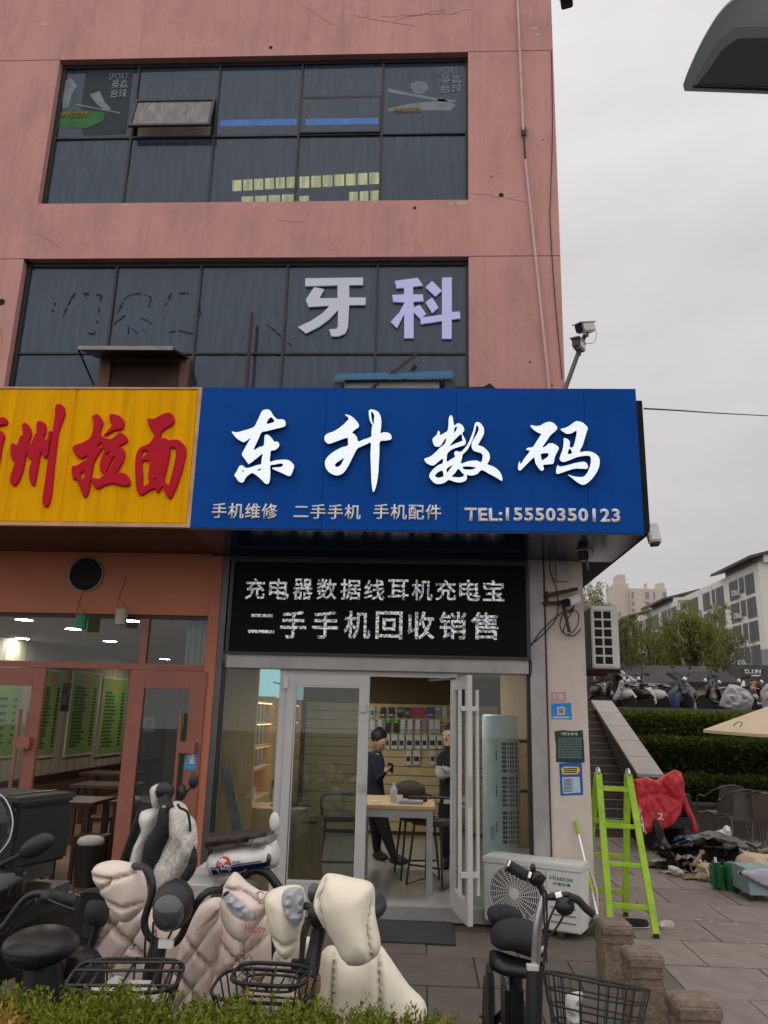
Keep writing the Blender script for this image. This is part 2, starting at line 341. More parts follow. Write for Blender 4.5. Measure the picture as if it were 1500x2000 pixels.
# ================================================================== materials
mat('pink_paint', S(206, 153, 144), .85, var=.1, vs=1.7, bump=.35, bs=22, stretch=(1, 1, .45), dirt=.35, dcol=S(134, 98, 92), streak=.2)
mat('pink_dark', S(120, 80, 74), .9)
mat('joint_dark', (.03, .022, .02, 1), .9)
mat('black_frame', (.018, .02, .024, 1), .45, var=.2)
glass('curtain_glass', (.5, .55, .62), (.10, .145, .215), .37, .03, 1.5)
glass('clear_glass', (.86, .9, .88), (.3, .3, .3), .035, .005, 1.45)
glass('door_glass', (.62, .66, .64), (.25, .25, .25), .06, .005, 1.6)
mat('room_dark', (.05, .05, .055, 1), .9)
mat('blue_panel', S(8, 76, 162), .45, var=.06, vs=2, spec=.07, dirt=.16, dcol=S(14, 52, 108), streak=.22)
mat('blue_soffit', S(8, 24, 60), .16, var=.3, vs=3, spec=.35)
mat('black_side', (.022, .022, .025, 1), .75, spec=.12)
mat('steel_dark', (.12, .12, .125, 1), .35, metal=.9)
mat('steel', (.55, .55, .55, 1), .32, metal=.9, var=.1)
mat('alu', S(168, 165, 163), .5, metal=.35, var=.12, vs=5, stretch=(1, 1, 1), dirt=.25, dcol=S(105, 102, 100))
mat('white_frame', S(200, 198, 196), .42, var=.05, dirt=.12, dcol=S(140, 136, 130))
mat('letter_grey', S(236, 233, 232), .5, var=.05)
mat('yellow_panel', S(246, 177, 0), .5, var=.08, vs=3, stretch=(6, 6, .5), dirt=.3, dcol=S(150, 100, 6), spec=.05, streak=.35)
mat('yellow_frame', S(205, 165, 125), .6, var=.15, dirt=.5, dcol=S(90, 60, 40))
mat('red_letter', S(196, 24, 48), .5, var=.08, spec=.12)
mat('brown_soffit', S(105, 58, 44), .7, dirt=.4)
mat('orange_wall', S(192, 120, 90), .75, var=.08, vs=2, bump=.15, bs=25, dirt=.16, dcol=S(110, 60, 45))
mat('door_brown', S(152, 94, 78), .5, var=.1, dirt=.15)
mat('column_white', S(214, 202, 192), .8, var=.07, vs=3, bump=.15, bs=20, stretch=(1, 1, .5), dirt=.2, dcol=S(150, 138, 126))
mat('stone', S(126, 112, 99), .95, var=.35, vs=14, bump=1.0, bs=38, dirt=.65, dcol=S(70, 60, 50), spec=.2)
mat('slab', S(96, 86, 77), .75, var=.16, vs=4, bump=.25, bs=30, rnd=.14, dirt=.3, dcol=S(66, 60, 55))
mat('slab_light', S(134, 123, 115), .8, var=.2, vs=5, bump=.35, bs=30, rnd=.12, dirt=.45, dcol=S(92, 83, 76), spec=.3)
mat('ground', S(78, 71, 65), .9, var=.2, vs=2)
mat('asphalt', (.06, .06, .062, 1), .85, var=.25, vs=20, bump=.3, bs=80)
mat('black_plastic', (.016, .016, .017, 1), .42, var=.2, vs=12)
mat('black_rubber', (.02, .02, .02, 1), .75)
mat('black_gloss', (.012, .012, .013, 1), .2, coat=.3)
mat('black_cloth', (.02, .02, .023, 1), .9, bump=.3, bs=60)
mat('white_plastic', S(222, 220, 216), .4, var=.04)
mat('white_metal', S(214, 213, 210), .45, var=.05, dirt=.1, dcol=S(150, 146, 140))
mat('chrome', (.7, .7, .7, 1), .15, metal=1)
# ================================================================== ground
YF, YS, YW = 7.62, 6.46, 7.9
ZT_ = P(816, 758, YS).z
g = MB(); n = 14
g.quad((-260, -60, -.016), (260, -60, -.016), (260, 420, -.016), (-260, 420, -.016))
pav = tag(g.build('pavement', 'ground'), None, None, kind='structure')
r = MB().quad((-80, -14, -.011), (80, -14, -.011), (80, 1.5, -.011), (-80, 1.5, -.011)); tag(r.build('road', 'asphalt'), None, None, kind='structure')
kerb = MB().box(-60, 60, 1.5, 1.68, -.01, .11); tag(kerb.build('kerb', 'stone', bevel=.01), None, None, kind='structure')
sms = {}; SLX, SLY = .7, .7
for j in range(15):
    for i in range(20):
        x = -5.2+i*SLX+(.35 if j % 2 else 0); y = 3.1+j*SLY
        if y+SLY > YF-.05 and x+SLX < 1.62: continue
        if x > 2.2+max(0, (y-3))*1.05: continue
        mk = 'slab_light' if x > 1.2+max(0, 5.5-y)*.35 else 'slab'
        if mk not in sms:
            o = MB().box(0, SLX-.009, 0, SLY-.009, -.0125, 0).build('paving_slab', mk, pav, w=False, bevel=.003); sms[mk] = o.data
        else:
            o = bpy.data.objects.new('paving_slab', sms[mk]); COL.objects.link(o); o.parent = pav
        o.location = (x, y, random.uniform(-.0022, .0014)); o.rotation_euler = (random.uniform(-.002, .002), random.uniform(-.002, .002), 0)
# ================================================================== pink building
XL = P(95, 257, YW).x; XL2 = P(27, 630, YW).x; XR = P(915, 300, YW).x; XC = P(1090, 378, YW).x
Z1T = P(515, 109, YW).z; Z1B = P(500, 394, YW).z; Z2T = P(480, 503, YW).z; Z2B = 4.45; ZR1 = P(500, 268, YW+.12).z; ZR2 = P(500, 692, YW+.12).z
ZTOP = 12; XLL = -8.5
B = thing('office_building', 'pink painted building with two bands of dark windows above the shop signs', 'building', (0, YW, 0))
mb = MB()
gp = .005
for z0, z1 in ((3.4, Z2T-gp), (Z2T+gp, Z1T-gp), (Z1T+gp, ZTOP)):
    mb.box(XLL, XL2 if z1 < Z2T else XL, YW, YW+.3, z0, z1); mb.box(XR, XC, YW, YW+.3, z0, z1)
mb.box(XL+.001, XR-.001, YW, YW+.3, Z1T, ZTOP-.01); mb.box(XL+.001, XR-.001, YW, YW+.3, Z2T, Z1B); mb.box(XL2+.001, XR-.001, YW, YW+.3, 3.4, Z2B)
mb.build('wall', 'pink_paint', B)
for z in (Z2T, Z1T):
    MB().box(XLL, XL-.02, YW+.014, YW+.2, z-.02, z+.02).build('wall_joint', 'joint_dark', B); MB().box(XR+.02, XC-.014, YW+.014, YW+.2, z-.02, z+.02).build('wall_joint', 'joint_dark', B)
MB().box(XC-.3, XC-.002, YW+.302, YW+9, 3.2, ZTOP-.001).build('side_wall', 'pink_paint', B)
MB().box(XLL, XC-.31, YW+8.6, YW+9, 3.2, ZTOP).build('rear_wall', 'pink_dark', B)
MB().box(XLL, XC-.31, YW+.31, YW+8.6, ZTOP-.3, ZTOP-.05).build('roof', 'pink_dark', B)
# floors and ceilings inside
for nm, za, zb in (('upper_room', Z1B, Z1T), ('middle_room', 3.2, Z2T)):
    q = MB(); q.box(XLL, XC-.31, YW+.31, YW+8.5, zb+.02, zb+.12); q.box(XLL, XC-.31, YW+4.6, YW+4.8, za, zb); q.box(XLL, XC-.31, YW+.31, YW+8.5, za-.15, za-.05)
    q.build(nm, 'room_dark', B)
# paint damage: holes and flaked patches, cracks
mat('flake', S(200, 178, 165), .9); mat('hole', (.012, .01, .01, 1), .9)
for x, y, rr in ((979, 381, 5.5), (529, 93, 4.5), (810, 406, 3.5), (960, 345, 1.8), (1035, 372, 1.5), (1010, 27, 2.4), (1060, 273, 1.5), (1035, 707, 2), (1078, 753, 2), (3, 590, 8)):
    c = P(x, y, YW); rr = rr/1530*8; MB().lathe([(rr, 0), (rr*.98, .0035)], (c.x, YW-.0005, c.z), 12, (0, -1, 0)).build('wall_hole', 'hole', B)
for x, y, s in ((1043, 55, 9), (1050, 68, 7), (1065, 105, 6), (900, 397, 12), (880, 398, 7), (1046, 515, 4), (245, 400, 7), (85, 48, 8), (100, 45, 4), (118, 85, 3), (500, 401, 6)):
    k = random.randint(6, 9); polyY(MB(), [(x+s*random.uniform(.4, 1.2)*math.cos(6.283*i/k), y+.45*s*random.uniform(.4, 1.2)*math.sin(6.283*i/k)) for i in range(k)], YW-.0002, .0014).build('flaked_paint', 'flake', B)
mat('crack_brown', S(112, 74, 68), .9)
def crack(x, y, dx, dy, n, amp, wd=.0015):
    pts = []; ck = MB()
    for i in range(n): pts.append((x, y)); x += dx*random.uniform(.4, 1.5); y += dy*random.uniform(.2, 1.6)+random.uniform(-amp, amp)
    for a, b in zip(pts, pts[1:]):
        A = P(*a, YW); Bq = P(*b, YW); ck.bar((A.x, YW-.001, A.z), (Bq.x, YW-.001, Bq.z), wd*random.uniform(.5, 1.4), .003, up=(0, 1, 0))
    ck.build('crack', 'crack_brown', B)
crack(590, 12, 9, 5, 9, 2); crack(690, 30, 12, 2.5, 12, 2); crack(745, 32, 10, -.5, 14, 4); crack(770, 42, 11, -1.4, 18, 3)
crack(70, 455, 6, 5, 9, 1.5); crack(160, 468, 4, 3, 5, 4); crack(920, 378, 9, 2, 13, 2, .0014); crack(330, 45, 2, -1.5, 5, 2); crack(540, 430, 8, .5, 8, 1, .0013); crack(0, 640, 2, 12, 4, 1)
# ---- windows
PANES = []
def window(rows, colpx, nm, glassm='curtain_glass'):
    """rows: list of (ztop, zbot); colpx: x of the mullions (world)"""
    W = MB(); y0 = YW+.10
    for x in colpx: W.box(x-.013, x+.013, y0-.012, y0+.05, rows[-1][1], rows[0][0])
    for zt, zb in rows[:-1]: W.box(colpx[0], colpx[-1], y0-.010, y0+.048, zb-.012, zb+.012)
    W.box(colpx[0], colpx[-1], y0-.011, y0+.05, rows[0][0]-.05, rows[0][0]); W.box(colpx[0]-.0, colpx[0]+.05, y0-.0115, y0+.05, rows[-1][1], rows[0][0]); W.box(colpx[-1]-.03, colpx[-1], y0-.0115, y0+.05, rows[-1][1], rows[0][0])
    return W, y0
def colx(pxs, y): return [P(x, y, YW+.1).x for x in pxs]
C1 = [XL]+colx((256, 418, 583, 745), 268)+[XR]; ZS = P(500, 193, YW+.1).z
W1, y0 = window([(Z1T, ZR1), (ZR1, Z1B)], C1, 'w1')
for c in (1, 3): W1.box(C1[c], C1[c+1], y0-.011, y0+.047, ZS-.013, ZS+.013)
W1.box(C1[3]+.014, C1[4]-.014, y0-.03, y0-.013, ZR1+.013, ZR1+.033); W1.box(C1[3]+.014, C1[4]-.014, y0-.03, y0-.013, ZS-.033, ZS-.013)
W1.box(C1[3]+.014, C1[3]+.03, y0-.03, y0-.013, ZR1+.033, ZS-.033); W1.box(C1[4]-.03, C1[4]-.014, y0-.03, y0-.013, ZR1+.033, ZS-.033)
w1 = W1.build('window', 'black_frame', B); w1['label'] = 'upper band of dark window panes with one sash tilted open'
def pane(par, x0, x1, z0, z1, y): 
    t = random.uniform(-.004, .004)
    MB().add([(x0, y, z0), (x1, y+t, z0), (x1, y+t*1.4, z1), (x0, y, z1), (x0, y+.008, z0), (x1, y+.008+t, z0), (x1, y+.008+t*1.4, z1), (x0, y+.008, z1)],
             [(0, 1, 2, 3), (5, 4, 7, 6), (1, 0, 4, 5), (2, 1, 5, 6), (3, 2, 6, 7), (0, 3, 7, 4)]).build('pane', 'curtain_glass', par)
e = .0135
for c in range(5):
    for zt, zb in ((Z1T-.05, ZR1+e), (ZR1-e, Z1B)):
        if zt > ZR1 and c in (1, 3):
            pane(w1, C1[c]+e, C1[c+1]-e, ZS+e, zt, y0+.012)
            if c == 3: pane(w1, C1[c]+.031, C1[c+1]-.031, ZR1+.034, ZS-.034, y0-.025)
        else: pane(w1, C1[c]+(.05 if c == 0 else e), C1[c+1]-(.03 if c == 4 else e), zb, zt, y0+.012)
# open top-hung sash
sx0, sx1 = C1[1]+.015, C1[2]-.015; hz = ZS-.016; L_ = ZS-ZR1-.03; a = math.radians(15)
def sp(x, l, t=0): return Vector((x, y0-.02-math.sin(a)*l-t*math.cos(a), hz-math.cos(a)*l+t*math.sin(a)))
sf = MB()
for l0, l1, xa, xb in ((0, .03, sx0, sx1), (L_-.035, L_, sx0, sx1), (.03, L_-.035, sx0, sx0+.03), (.03, L_-.035, sx1-.03, sx1)):
    sf.add([sp(xa, l0, -.015), sp(xb, l0, -.015), sp(xb, l1, -.015), sp(xa, l1, -.015), sp(xa, l0, .015), sp(xb, l0, .015), sp(xb, l1, .015), sp(xa, l1, .015)],
           [(0, 3, 2, 1), (4, 5, 6, 7), (0, 1, 5, 4), (1, 2, 6, 5), (2, 3, 7, 6), (3, 0, 4, 7)])
so_ = sf.build('open_sash', 'black_frame', B); glass('sash_glass', (.35, .33, .3), (.33, .32, .29), .5, .05)
MB().quad(sp(sx0+.03, .03), sp(sx1-.03, .03), sp(sx1-.03, L_-.035), sp(sx0+.03, L_-.035)).build('pane', 'sash_glass', so_)
MB().box(sx0+.05, sx1-.05, y0+.02, y0+.06, ZR1+.02, ZS-.06).build('inner_screen', mat('screen_beige', S(150, 145, 132), .9), B)
C2 = [XL2]+colx((208, 378, 552, 733), 692)+[XR]
W2, y0 = window([(Z2T, ZR2), (ZR2, Z2B)], C2, 'w2')
w2 = W2.build('window', 'black_frame', B); w2['label'] = 'lower band of dark panes carrying the dental lettering'
for c in range(5):
    for zt, zb in ((Z2T-.05, ZR2+e), (ZR2-e, Z2B)): pane(w2, C2[c]+(.05 if c == 0 else e), C2[c+1]-(.03 if c == 4 else e), zb, zt, y0+.012)
# lights seen through the upper panes
emis('blue_strip', S(36, 140, 215), 2.2); emis('ceiling_yellow', S(255, 236, 150), 2.8)
for x0, x1, y in ((395, 412, 240), (430, 579, 238), (597, 739, 236)):
    a_ = P((x0+x1)/2, y+5, YW+.14); b_ = P((x0+x1)/2, y-5, YW+.14); MB().box(P(x0, y, YW+.14).x, P(x1, y, YW+.14).x, YW+.14, YW+.16, a_.z, b_.z).build('strip_light', 'blue_strip', B)
for x0, x1, ya, yb, nn in ((452, 579, 352, 372, 6), (583, 742, 345, 366, 7), (470, 575, 384, 396, 4), (583, 605, 383, 396, 1), (680, 742, 375, 394, 3)):
    for i in range(nn):
        xa = x0+(x1-x0)*i/nn+2; xb = x0+(x1-x0)*(i+1)/nn-2; tl = (x1-xa)/(x1-x0+.1)
        ps = [P(xa, yb-i*1.3, YW+2.2), P(xb, yb-i*1.3-.8, YW+2.2), P(xb, ya-i*1.3-.8, YW+2.2), P(xa, ya-i*1.3, YW+2.2)]
        MB().prism([(p.x, p.z) for p in ps], YW+2.2, YW+2.22).build('ceiling_panel', 'ceiling_yellow', B)
# lettering 牙科 with LED dots, scraped-off older lettering
def ledface(name, col, s, sc=70, base=.55):
    m = bpy.data.materials.new(name); m.use_nodes = True; t = m.node_tree; b = t.nodes['Principled BSDF']; b.inputs['Base Color'].default_value = col; b.inputs['Roughness'].default_value = .5
    c = t.nodes.new('ShaderNodeTexCoord'); v = t.nodes.new('ShaderNodeTexVoronoi'); v.inputs['Scale'].default_value = sc; v.inputs['Randomness'].default_value = 0
    t.links.new(c.outputs['Object'], v.inputs['Vector']); r = t.nodes.new('ShaderNodeMapRange'); r.inputs['From Max'].default_value = .35; r.inputs['To Min'].default_value = s*1.5; r.inputs['To Max'].default_value = s*base
    t.links.new(v.outputs['Distance'], r.inputs['Value']); t.links.new(r.outputs[0], b.inputs['Emission Strength']); b.inputs['Emission Color'].default_value = col
    MATS[name] = m; return m
ledface('dental_white', S(190, 192, 206), .30, 40); ledface('dental_blue', S(182, 182, 226), .38, 40)
glyph('dental_character', [[(1178, 188), (1400, 185), (1400, 213), (1347, 214), (1347, 262), (1410, 262), (1410, 290), (1347, 291), (1342, 375), (1332, 400), (1305, 411), (1278, 411), (1270, 384), (1298, 382), (1303, 372), (1304, 310), (1270, 345), (1230, 375), (1180, 400), (1150, 375), (1200, 352), (1245, 322), (1272, 293), (1190, 298), (1180, 270), (1212, 222), (1250, 230), (1232, 265), (1302, 264), (1302, 215), (1178, 218)]], [], (0, 450), 1.974, YW+.094, .02, 'dental_white', B, k=1)
glyph('dental_character', [[(62, 198), (150, 186), (170, 215), (132, 220), (132, 250), (170, 250), (172, 276), (133, 278), (135, 300), (158, 290), (182, 325), (160, 345), (134, 318), (134, 418), (98, 418), (98, 325), (70, 380), (46, 355), (80, 318), (100, 280), (55, 278), (52, 252), (97, 250), (97, 224), (68, 226)], [(180, 222), (205, 198), (242, 235), (218, 258)], [(180, 280), (205, 262), (230, 300), (205, 322)], [(243, 186), (281, 184), (281, 318), (312, 316), (314, 342), (281, 346), (280, 420), (243, 420), (243, 352), (162, 364), (160, 340), (243, 328)]], [], (740, 450), 1.974, YW+.094, .02, 'dental_blue', B, k=1)
sc_ = MB()
def scrap(pts, wd=.012):
    for a_, b_ in zip(pts, pts[1:]):
        n_ = max(1, int(math.hypot(b_[0]-a_[0], b_[1]-a_[1])/6))
        for i in range(n_):
            if random.random() < .25: continue
            p0 = [a_[k]+(b_[k]-a_[k])*i/n_ for k in (0, 1)]; p1 = [a_[k]+(b_[k]-a_[k])*(i+.9)/n_ for k in (0, 1)]
            A = P(p0[0]+random.uniform(-1, 1), p0[1]+random.uniform(-1, 1), YW+.106); Bq = P(*p1, YW+.106)
            sc_.bar((A.x, YW+.108, A.z), (Bq.x, YW+.108, Bq.z), wd*random.uniform(.3, 1.3), .004, up=(0, 1, 0))
for pl in ([(62, 566), (72, 574)], [(95, 570), (108, 590), (102, 610)], [(122, 618), (135, 590), (145, 572)], [(160, 572), (195, 575)], [(197, 575), (190, 625), (184, 652), (172, 650)], [(165, 575), (170, 590)],
           [(240, 585), (255, 575), (275, 572), (295, 580), (290, 600)], [(228, 612), (240, 590)], [(222, 633), (245, 615)], [(275, 620), (297, 632)], [(250, 638), (250, 652)], [(258, 640), (268, 652), (283, 645)], [(272, 637), (285, 648)],
           [(322, 596), (335, 572), (370, 572)], [(385, 580), (392, 610), (384, 632)], [(322, 650), (350, 645), (365, 650), (385, 652)], [(318, 625), (322, 634)], [(30, 620), (40, 640)], [(520, 632), (575, 680)]): scrap(pl, .016)
sc_.build('scraped_lettering', 'joint_dark', B, kind='stuff')
# billiard posters behind the first and last upper panes
mat('poster_grey', S(128, 138, 146), .8, var=.25, vs=5); mat('poster_dark', S(50, 58, 66), .8); mat('poster_green', S(52, 112, 62), .8, var=.3, vs=8); mat('poster_gold', S(150, 120, 45), .8)
YP = YW+.111
def sh(par, px, m, nm): polyY(MB(), px, YP, .002).build(nm, m, par)
for ox, tilt in ((0, 0), (634, -12)):
    bx = [(122, 128), (262, 126), (246, 262), (104, 268)] if ox == 0 else [(756, 122), (908, 118), (907, 258), (756, 262)]
    po = polyY(MB(), bx, YP+.004, .002).build('poster', 'poster_dark', B)
    if ox == 0:
        sh(po, [(122, 160), (140, 152), (150, 168), (140, 185), (134, 210), (122, 212)], 'poster_grey', 'figure_print')
        sh(po, [(175, 185), (195, 178), (205, 200), (218, 214), (205, 215), (190, 205)], 'poster_grey', 'sleeve_print')
        sh(po, [(150, 203), (235, 220), (235, 222), (150, 206)], 'poster_grey', 'cue_print')
        sh(po, [(110, 222), (150, 214), (205, 220), (202, 236), (172, 250), (108, 250)], 'poster_green', 'table_print')
        textY('poster_title', 'SPORT', (212, 143, 252, 157), YP, 'poster_grey', po, .002, .01, gap=.003)
        textY('poster_title', '英森\n台球', (214, 156, 252, 192), YP, 'poster_grey', po, .002, .02, gap=.003)
        textY('poster_caption', '枸杞槟榔', (120, 219, 172, 231), YP, 'poster_gold', po, .002, .02, gap=.006)
    else:
        sh(po, [(800, 165), (815, 158), (832, 160), (838, 172), (826, 184), (808, 182)], 'poster_grey', 'face_print')
        sh(po, [(758, 172), (790, 180), (860, 193), (890, 196), (890, 200), (858, 198), (790, 186), (758, 180)], 'poster_grey', 'cue_print')
        sh(po, [(758, 212), (800, 203), (850, 198), (862, 190), (875, 198), (890, 205), (880, 216), (840, 216), (758, 218)], 'poster_grey', 'arm_print')
        textY('poster_title', 'SPORT', (852, 130, 896, 148), YP, 'poster_grey', po, .002, .01, gap=.003)
        textY('poster_title', '英森\n台球', (858, 147, 904, 183), YP, 'poster_grey', po, .002, .02, gap=.003)
        textY('poster_caption', '枸杞槟榔', (768, 210, 822, 221), YP, 'poster_gold', po, .002, .02, gap=.006)
# conduit pipe, lightning wire
cp = MB(); cp.tube([P(1008, -60, YW-.03), P(1022, 255, YW-.03)], .016, 8); cp.tube([P(1026, 312, YW-.03), P(1074, 770, YW-.03)], .016, 8); t_ = thing('conduit_pipe', 'thin pale vertical pipe running down the pink wall near its corner', 'pipe', P(1074, 770, YW-.03))
cp.build('pipe', mat('pipe_pale', S(205, 180, 170), .6), t_, smooth=60); MB().tube([P(1022, 255, YW-.03), P(1026, 312, YW-.03)], .010, 8).build('cable', 'black_rubber', t_); MB().box(*[v for q in zip(P(1019, 262, YW-.035), P(1027, 252, YW-.002)) for v in q]).build('junction', 'black_frame', t_)
one('lightning_wire', MB().tube([P(1077, 100, YW-.006), P(1079, 250, YW-.012), P(1075, 392, YW-.02), P(1074, 420, YW-.01), P(1082, 560, YW-.012), P(1098, 740, YW-.012)], .005, 6, 4), 'black_rubber', 'thin dark wire stapled beside the pink wall corner', 'wire')
# ================================================================== things above the sign
aw = thing('hooded_vent_window', 'small brown window box with a dark lifted metal hood on the dark panes', 'window', P(265, 755, YW))
HB = MB()
pa = [P(153, 682, YW-.35), P(338, 683, YW-.35), P(372, 703, YW+.08), P(190, 700, YW+.08)]
HB.add([*pa, *[q+Vector((0, 0, .02)) for q in pa]], [(0, 1, 2, 3), (7, 6, 5, 4), (0, 4, 5, 1), (1, 5, 6, 2), (2, 6, 7, 3), (3, 7, 4, 0)]).build('hood', 'steel_dark', aw)
MB().bar(pa[0]+Vector((0, 0, .012)), pa[1]+Vector((0, 0, .012)), .03, .045).build('hood_edge', mat('grey_metal', S(140, 136, 130), .5, metal=.3, dirt=.4), aw)
for q, p0 in ((P(183, 752, YW+.05), pa[0]),): MB().bar(q, p0, .015).build('hood_strut', 'steel_dark', aw)
bx = MB(); a_ = P(192, 765, YW+.06); b_ = P(372, 702, YW+.06)
bx.box(a_.x, a_.x+.12, YW+.02, YW+.09, ZT_-.003, b_.z); bx.box(b_.x-.10, b_.x, YW+.02, YW+.09, ZT_-.003, b_.z); bx.box(a_.x+.12, b_.x-.1, YW+.02, YW+.09, b_.z-.05, b_.z)
bx.build('frame', mat('box_brown', S(120, 88, 70), .8, dirt=.4), aw)
MB().box(a_.x+.12, b_.x-.1, YW+.05, YW+.09, ZT_-.003, b_.z-.05).build('panel', mat('box_dark', S(72, 54, 46), .8, var=.4, vs=4), aw)
one('steel_rod', MB().bar(P(492, 612, YW-.04), P(480, 772, YW-.04), .03), mat('rust', S(78, 52, 46), .8, dirt=.4), 'rusty upright rod standing before the dark panes behind the yellow sign end', 'rod')
one('leaning_strut', MB().bar(P(812, 694, YW-.02), P(715, 768, YW-.3), .035), 'rust', 'dark rusty strut leaning over the corrugated shed roof', 'strut')
sh_ = thing('corrugated_shed', 'small white corrugated box with blue sheet roof behind the blue sign', 'shed', P(770, 770, YW-.2))
q = MB(); a_ = P(672, 790, YW-.25); b_ = P(858, 742, YW-.25); xx = a_.x
q.box(a_.x, b_.x, YW-.25, YW-.02, ZT_-.003, b_.z)
while xx < b_.x-.03: q.box(xx, xx+.014, YW-.262, YW-.2505, ZT_-.003, b_.z-.004); xx += .11
q.build('cladding', mat('shed_white', S(190, 184, 172), .7, dirt=.35), sh_)
ra, rb, rc, rd = P(653, 742, YW-.34), P(886, 738, YW-.34), P(884, 729, YW+.0), P(660, 735, YW+.0)
MB().add([ra, rb, rc, rd, *[v+Vector((0, 0, .03)) for v in (ra, rb, rc, rd)]], [(3, 2, 1, 0), (4, 5, 6, 7), (0, 1, 5, 4), (1, 2, 6, 5), (2, 3, 7, 6), (3, 0, 4, 7)]).build('roof_sheet', mat('roof_blue', S(60, 110, 150), .5, dirt=.3), sh_)
q = MB(); c0 = P(652, 745, YW-.3); c1 = P(888, 742, YW-.3); q.box(c0.x, c0.x+.08, YW-.3, YW-.03, ZT_-.003, c0.z-.01); q.box(c1.x-.1, c1.x, YW-.3, YW-.03, ZT_-.003, c1.z-.01); q.build('end_flashing', 'black_frame', sh_)
tp = [P(x, y, YW-.45) for x, y in ((872, 764), (890, 755), (920, 756), (945, 755), (957, 748), (966, 757), (985, 764))]; q = MB()
for i in range(len(tp)-1):
    a_, b_ = tp[i], tp[i+1]; q.add([a_, b_, b_+Vector((0, .3, -.02)), a_+Vector((0, .3, -.02)), Vector((a_.x, a_.y, ZT_-.004)), Vector((b_.x, b_.y, ZT_-.004)), Vector((b_.x, b_.y+.3, ZT_-.004)), Vector((a_.x, a_.y+.3, ZT_-.004))], [(0, 1, 2, 3), (4, 5, 1, 0), (3, 2, 6, 7), (7, 6, 5, 4)])
one('tarpaulin_scrap', q, 'black_cloth', 'crumpled black tarpaulin scrap lying on top of the blue sign', 'tarpaulin')
# ================================================================== blue shop sign
ZB_ = P(814, 1037, YS).z; XA = P(380, 900, YS).x; XB = P(1250, 900, YS).x
T = thing('shop_sign', 'large blue box sign with four glowing white calligraphy characters and a phone number', 'sign', ((XA+XB)/2, YS, ZB_))
seam = [XA]+[P(x, 900, YS).x for x in (633, 892, 1146)]+[XB]
for i in range(4):
    MB().box(seam[i]+.0012, seam[i+1]-.0012, YS, YS+.02, ZB_+.004, ZT_).build('panel', 'blue_panel', T, bevel=.001)
MB().box(XA+.002, XB-.002, YS+.021, YW-.002, ZT_-.03, ZT_-.004).build('top_cover', 'black_side', T)
MB().box(XA+.002, XB-.004, YS+.021, YS+.05, ZB_+.002, ZT_-.031).build('backing', 'black_side', T)
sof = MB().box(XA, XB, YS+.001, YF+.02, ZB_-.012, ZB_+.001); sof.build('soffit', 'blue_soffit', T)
XCOL = P(1150, 1435, YF-.03).x
MB().box(XCOL-.001, XB+.0, YF+.021, 10.5, ZB_-.012, ZB_+.001).build('side_soffit', 'black_side', T)
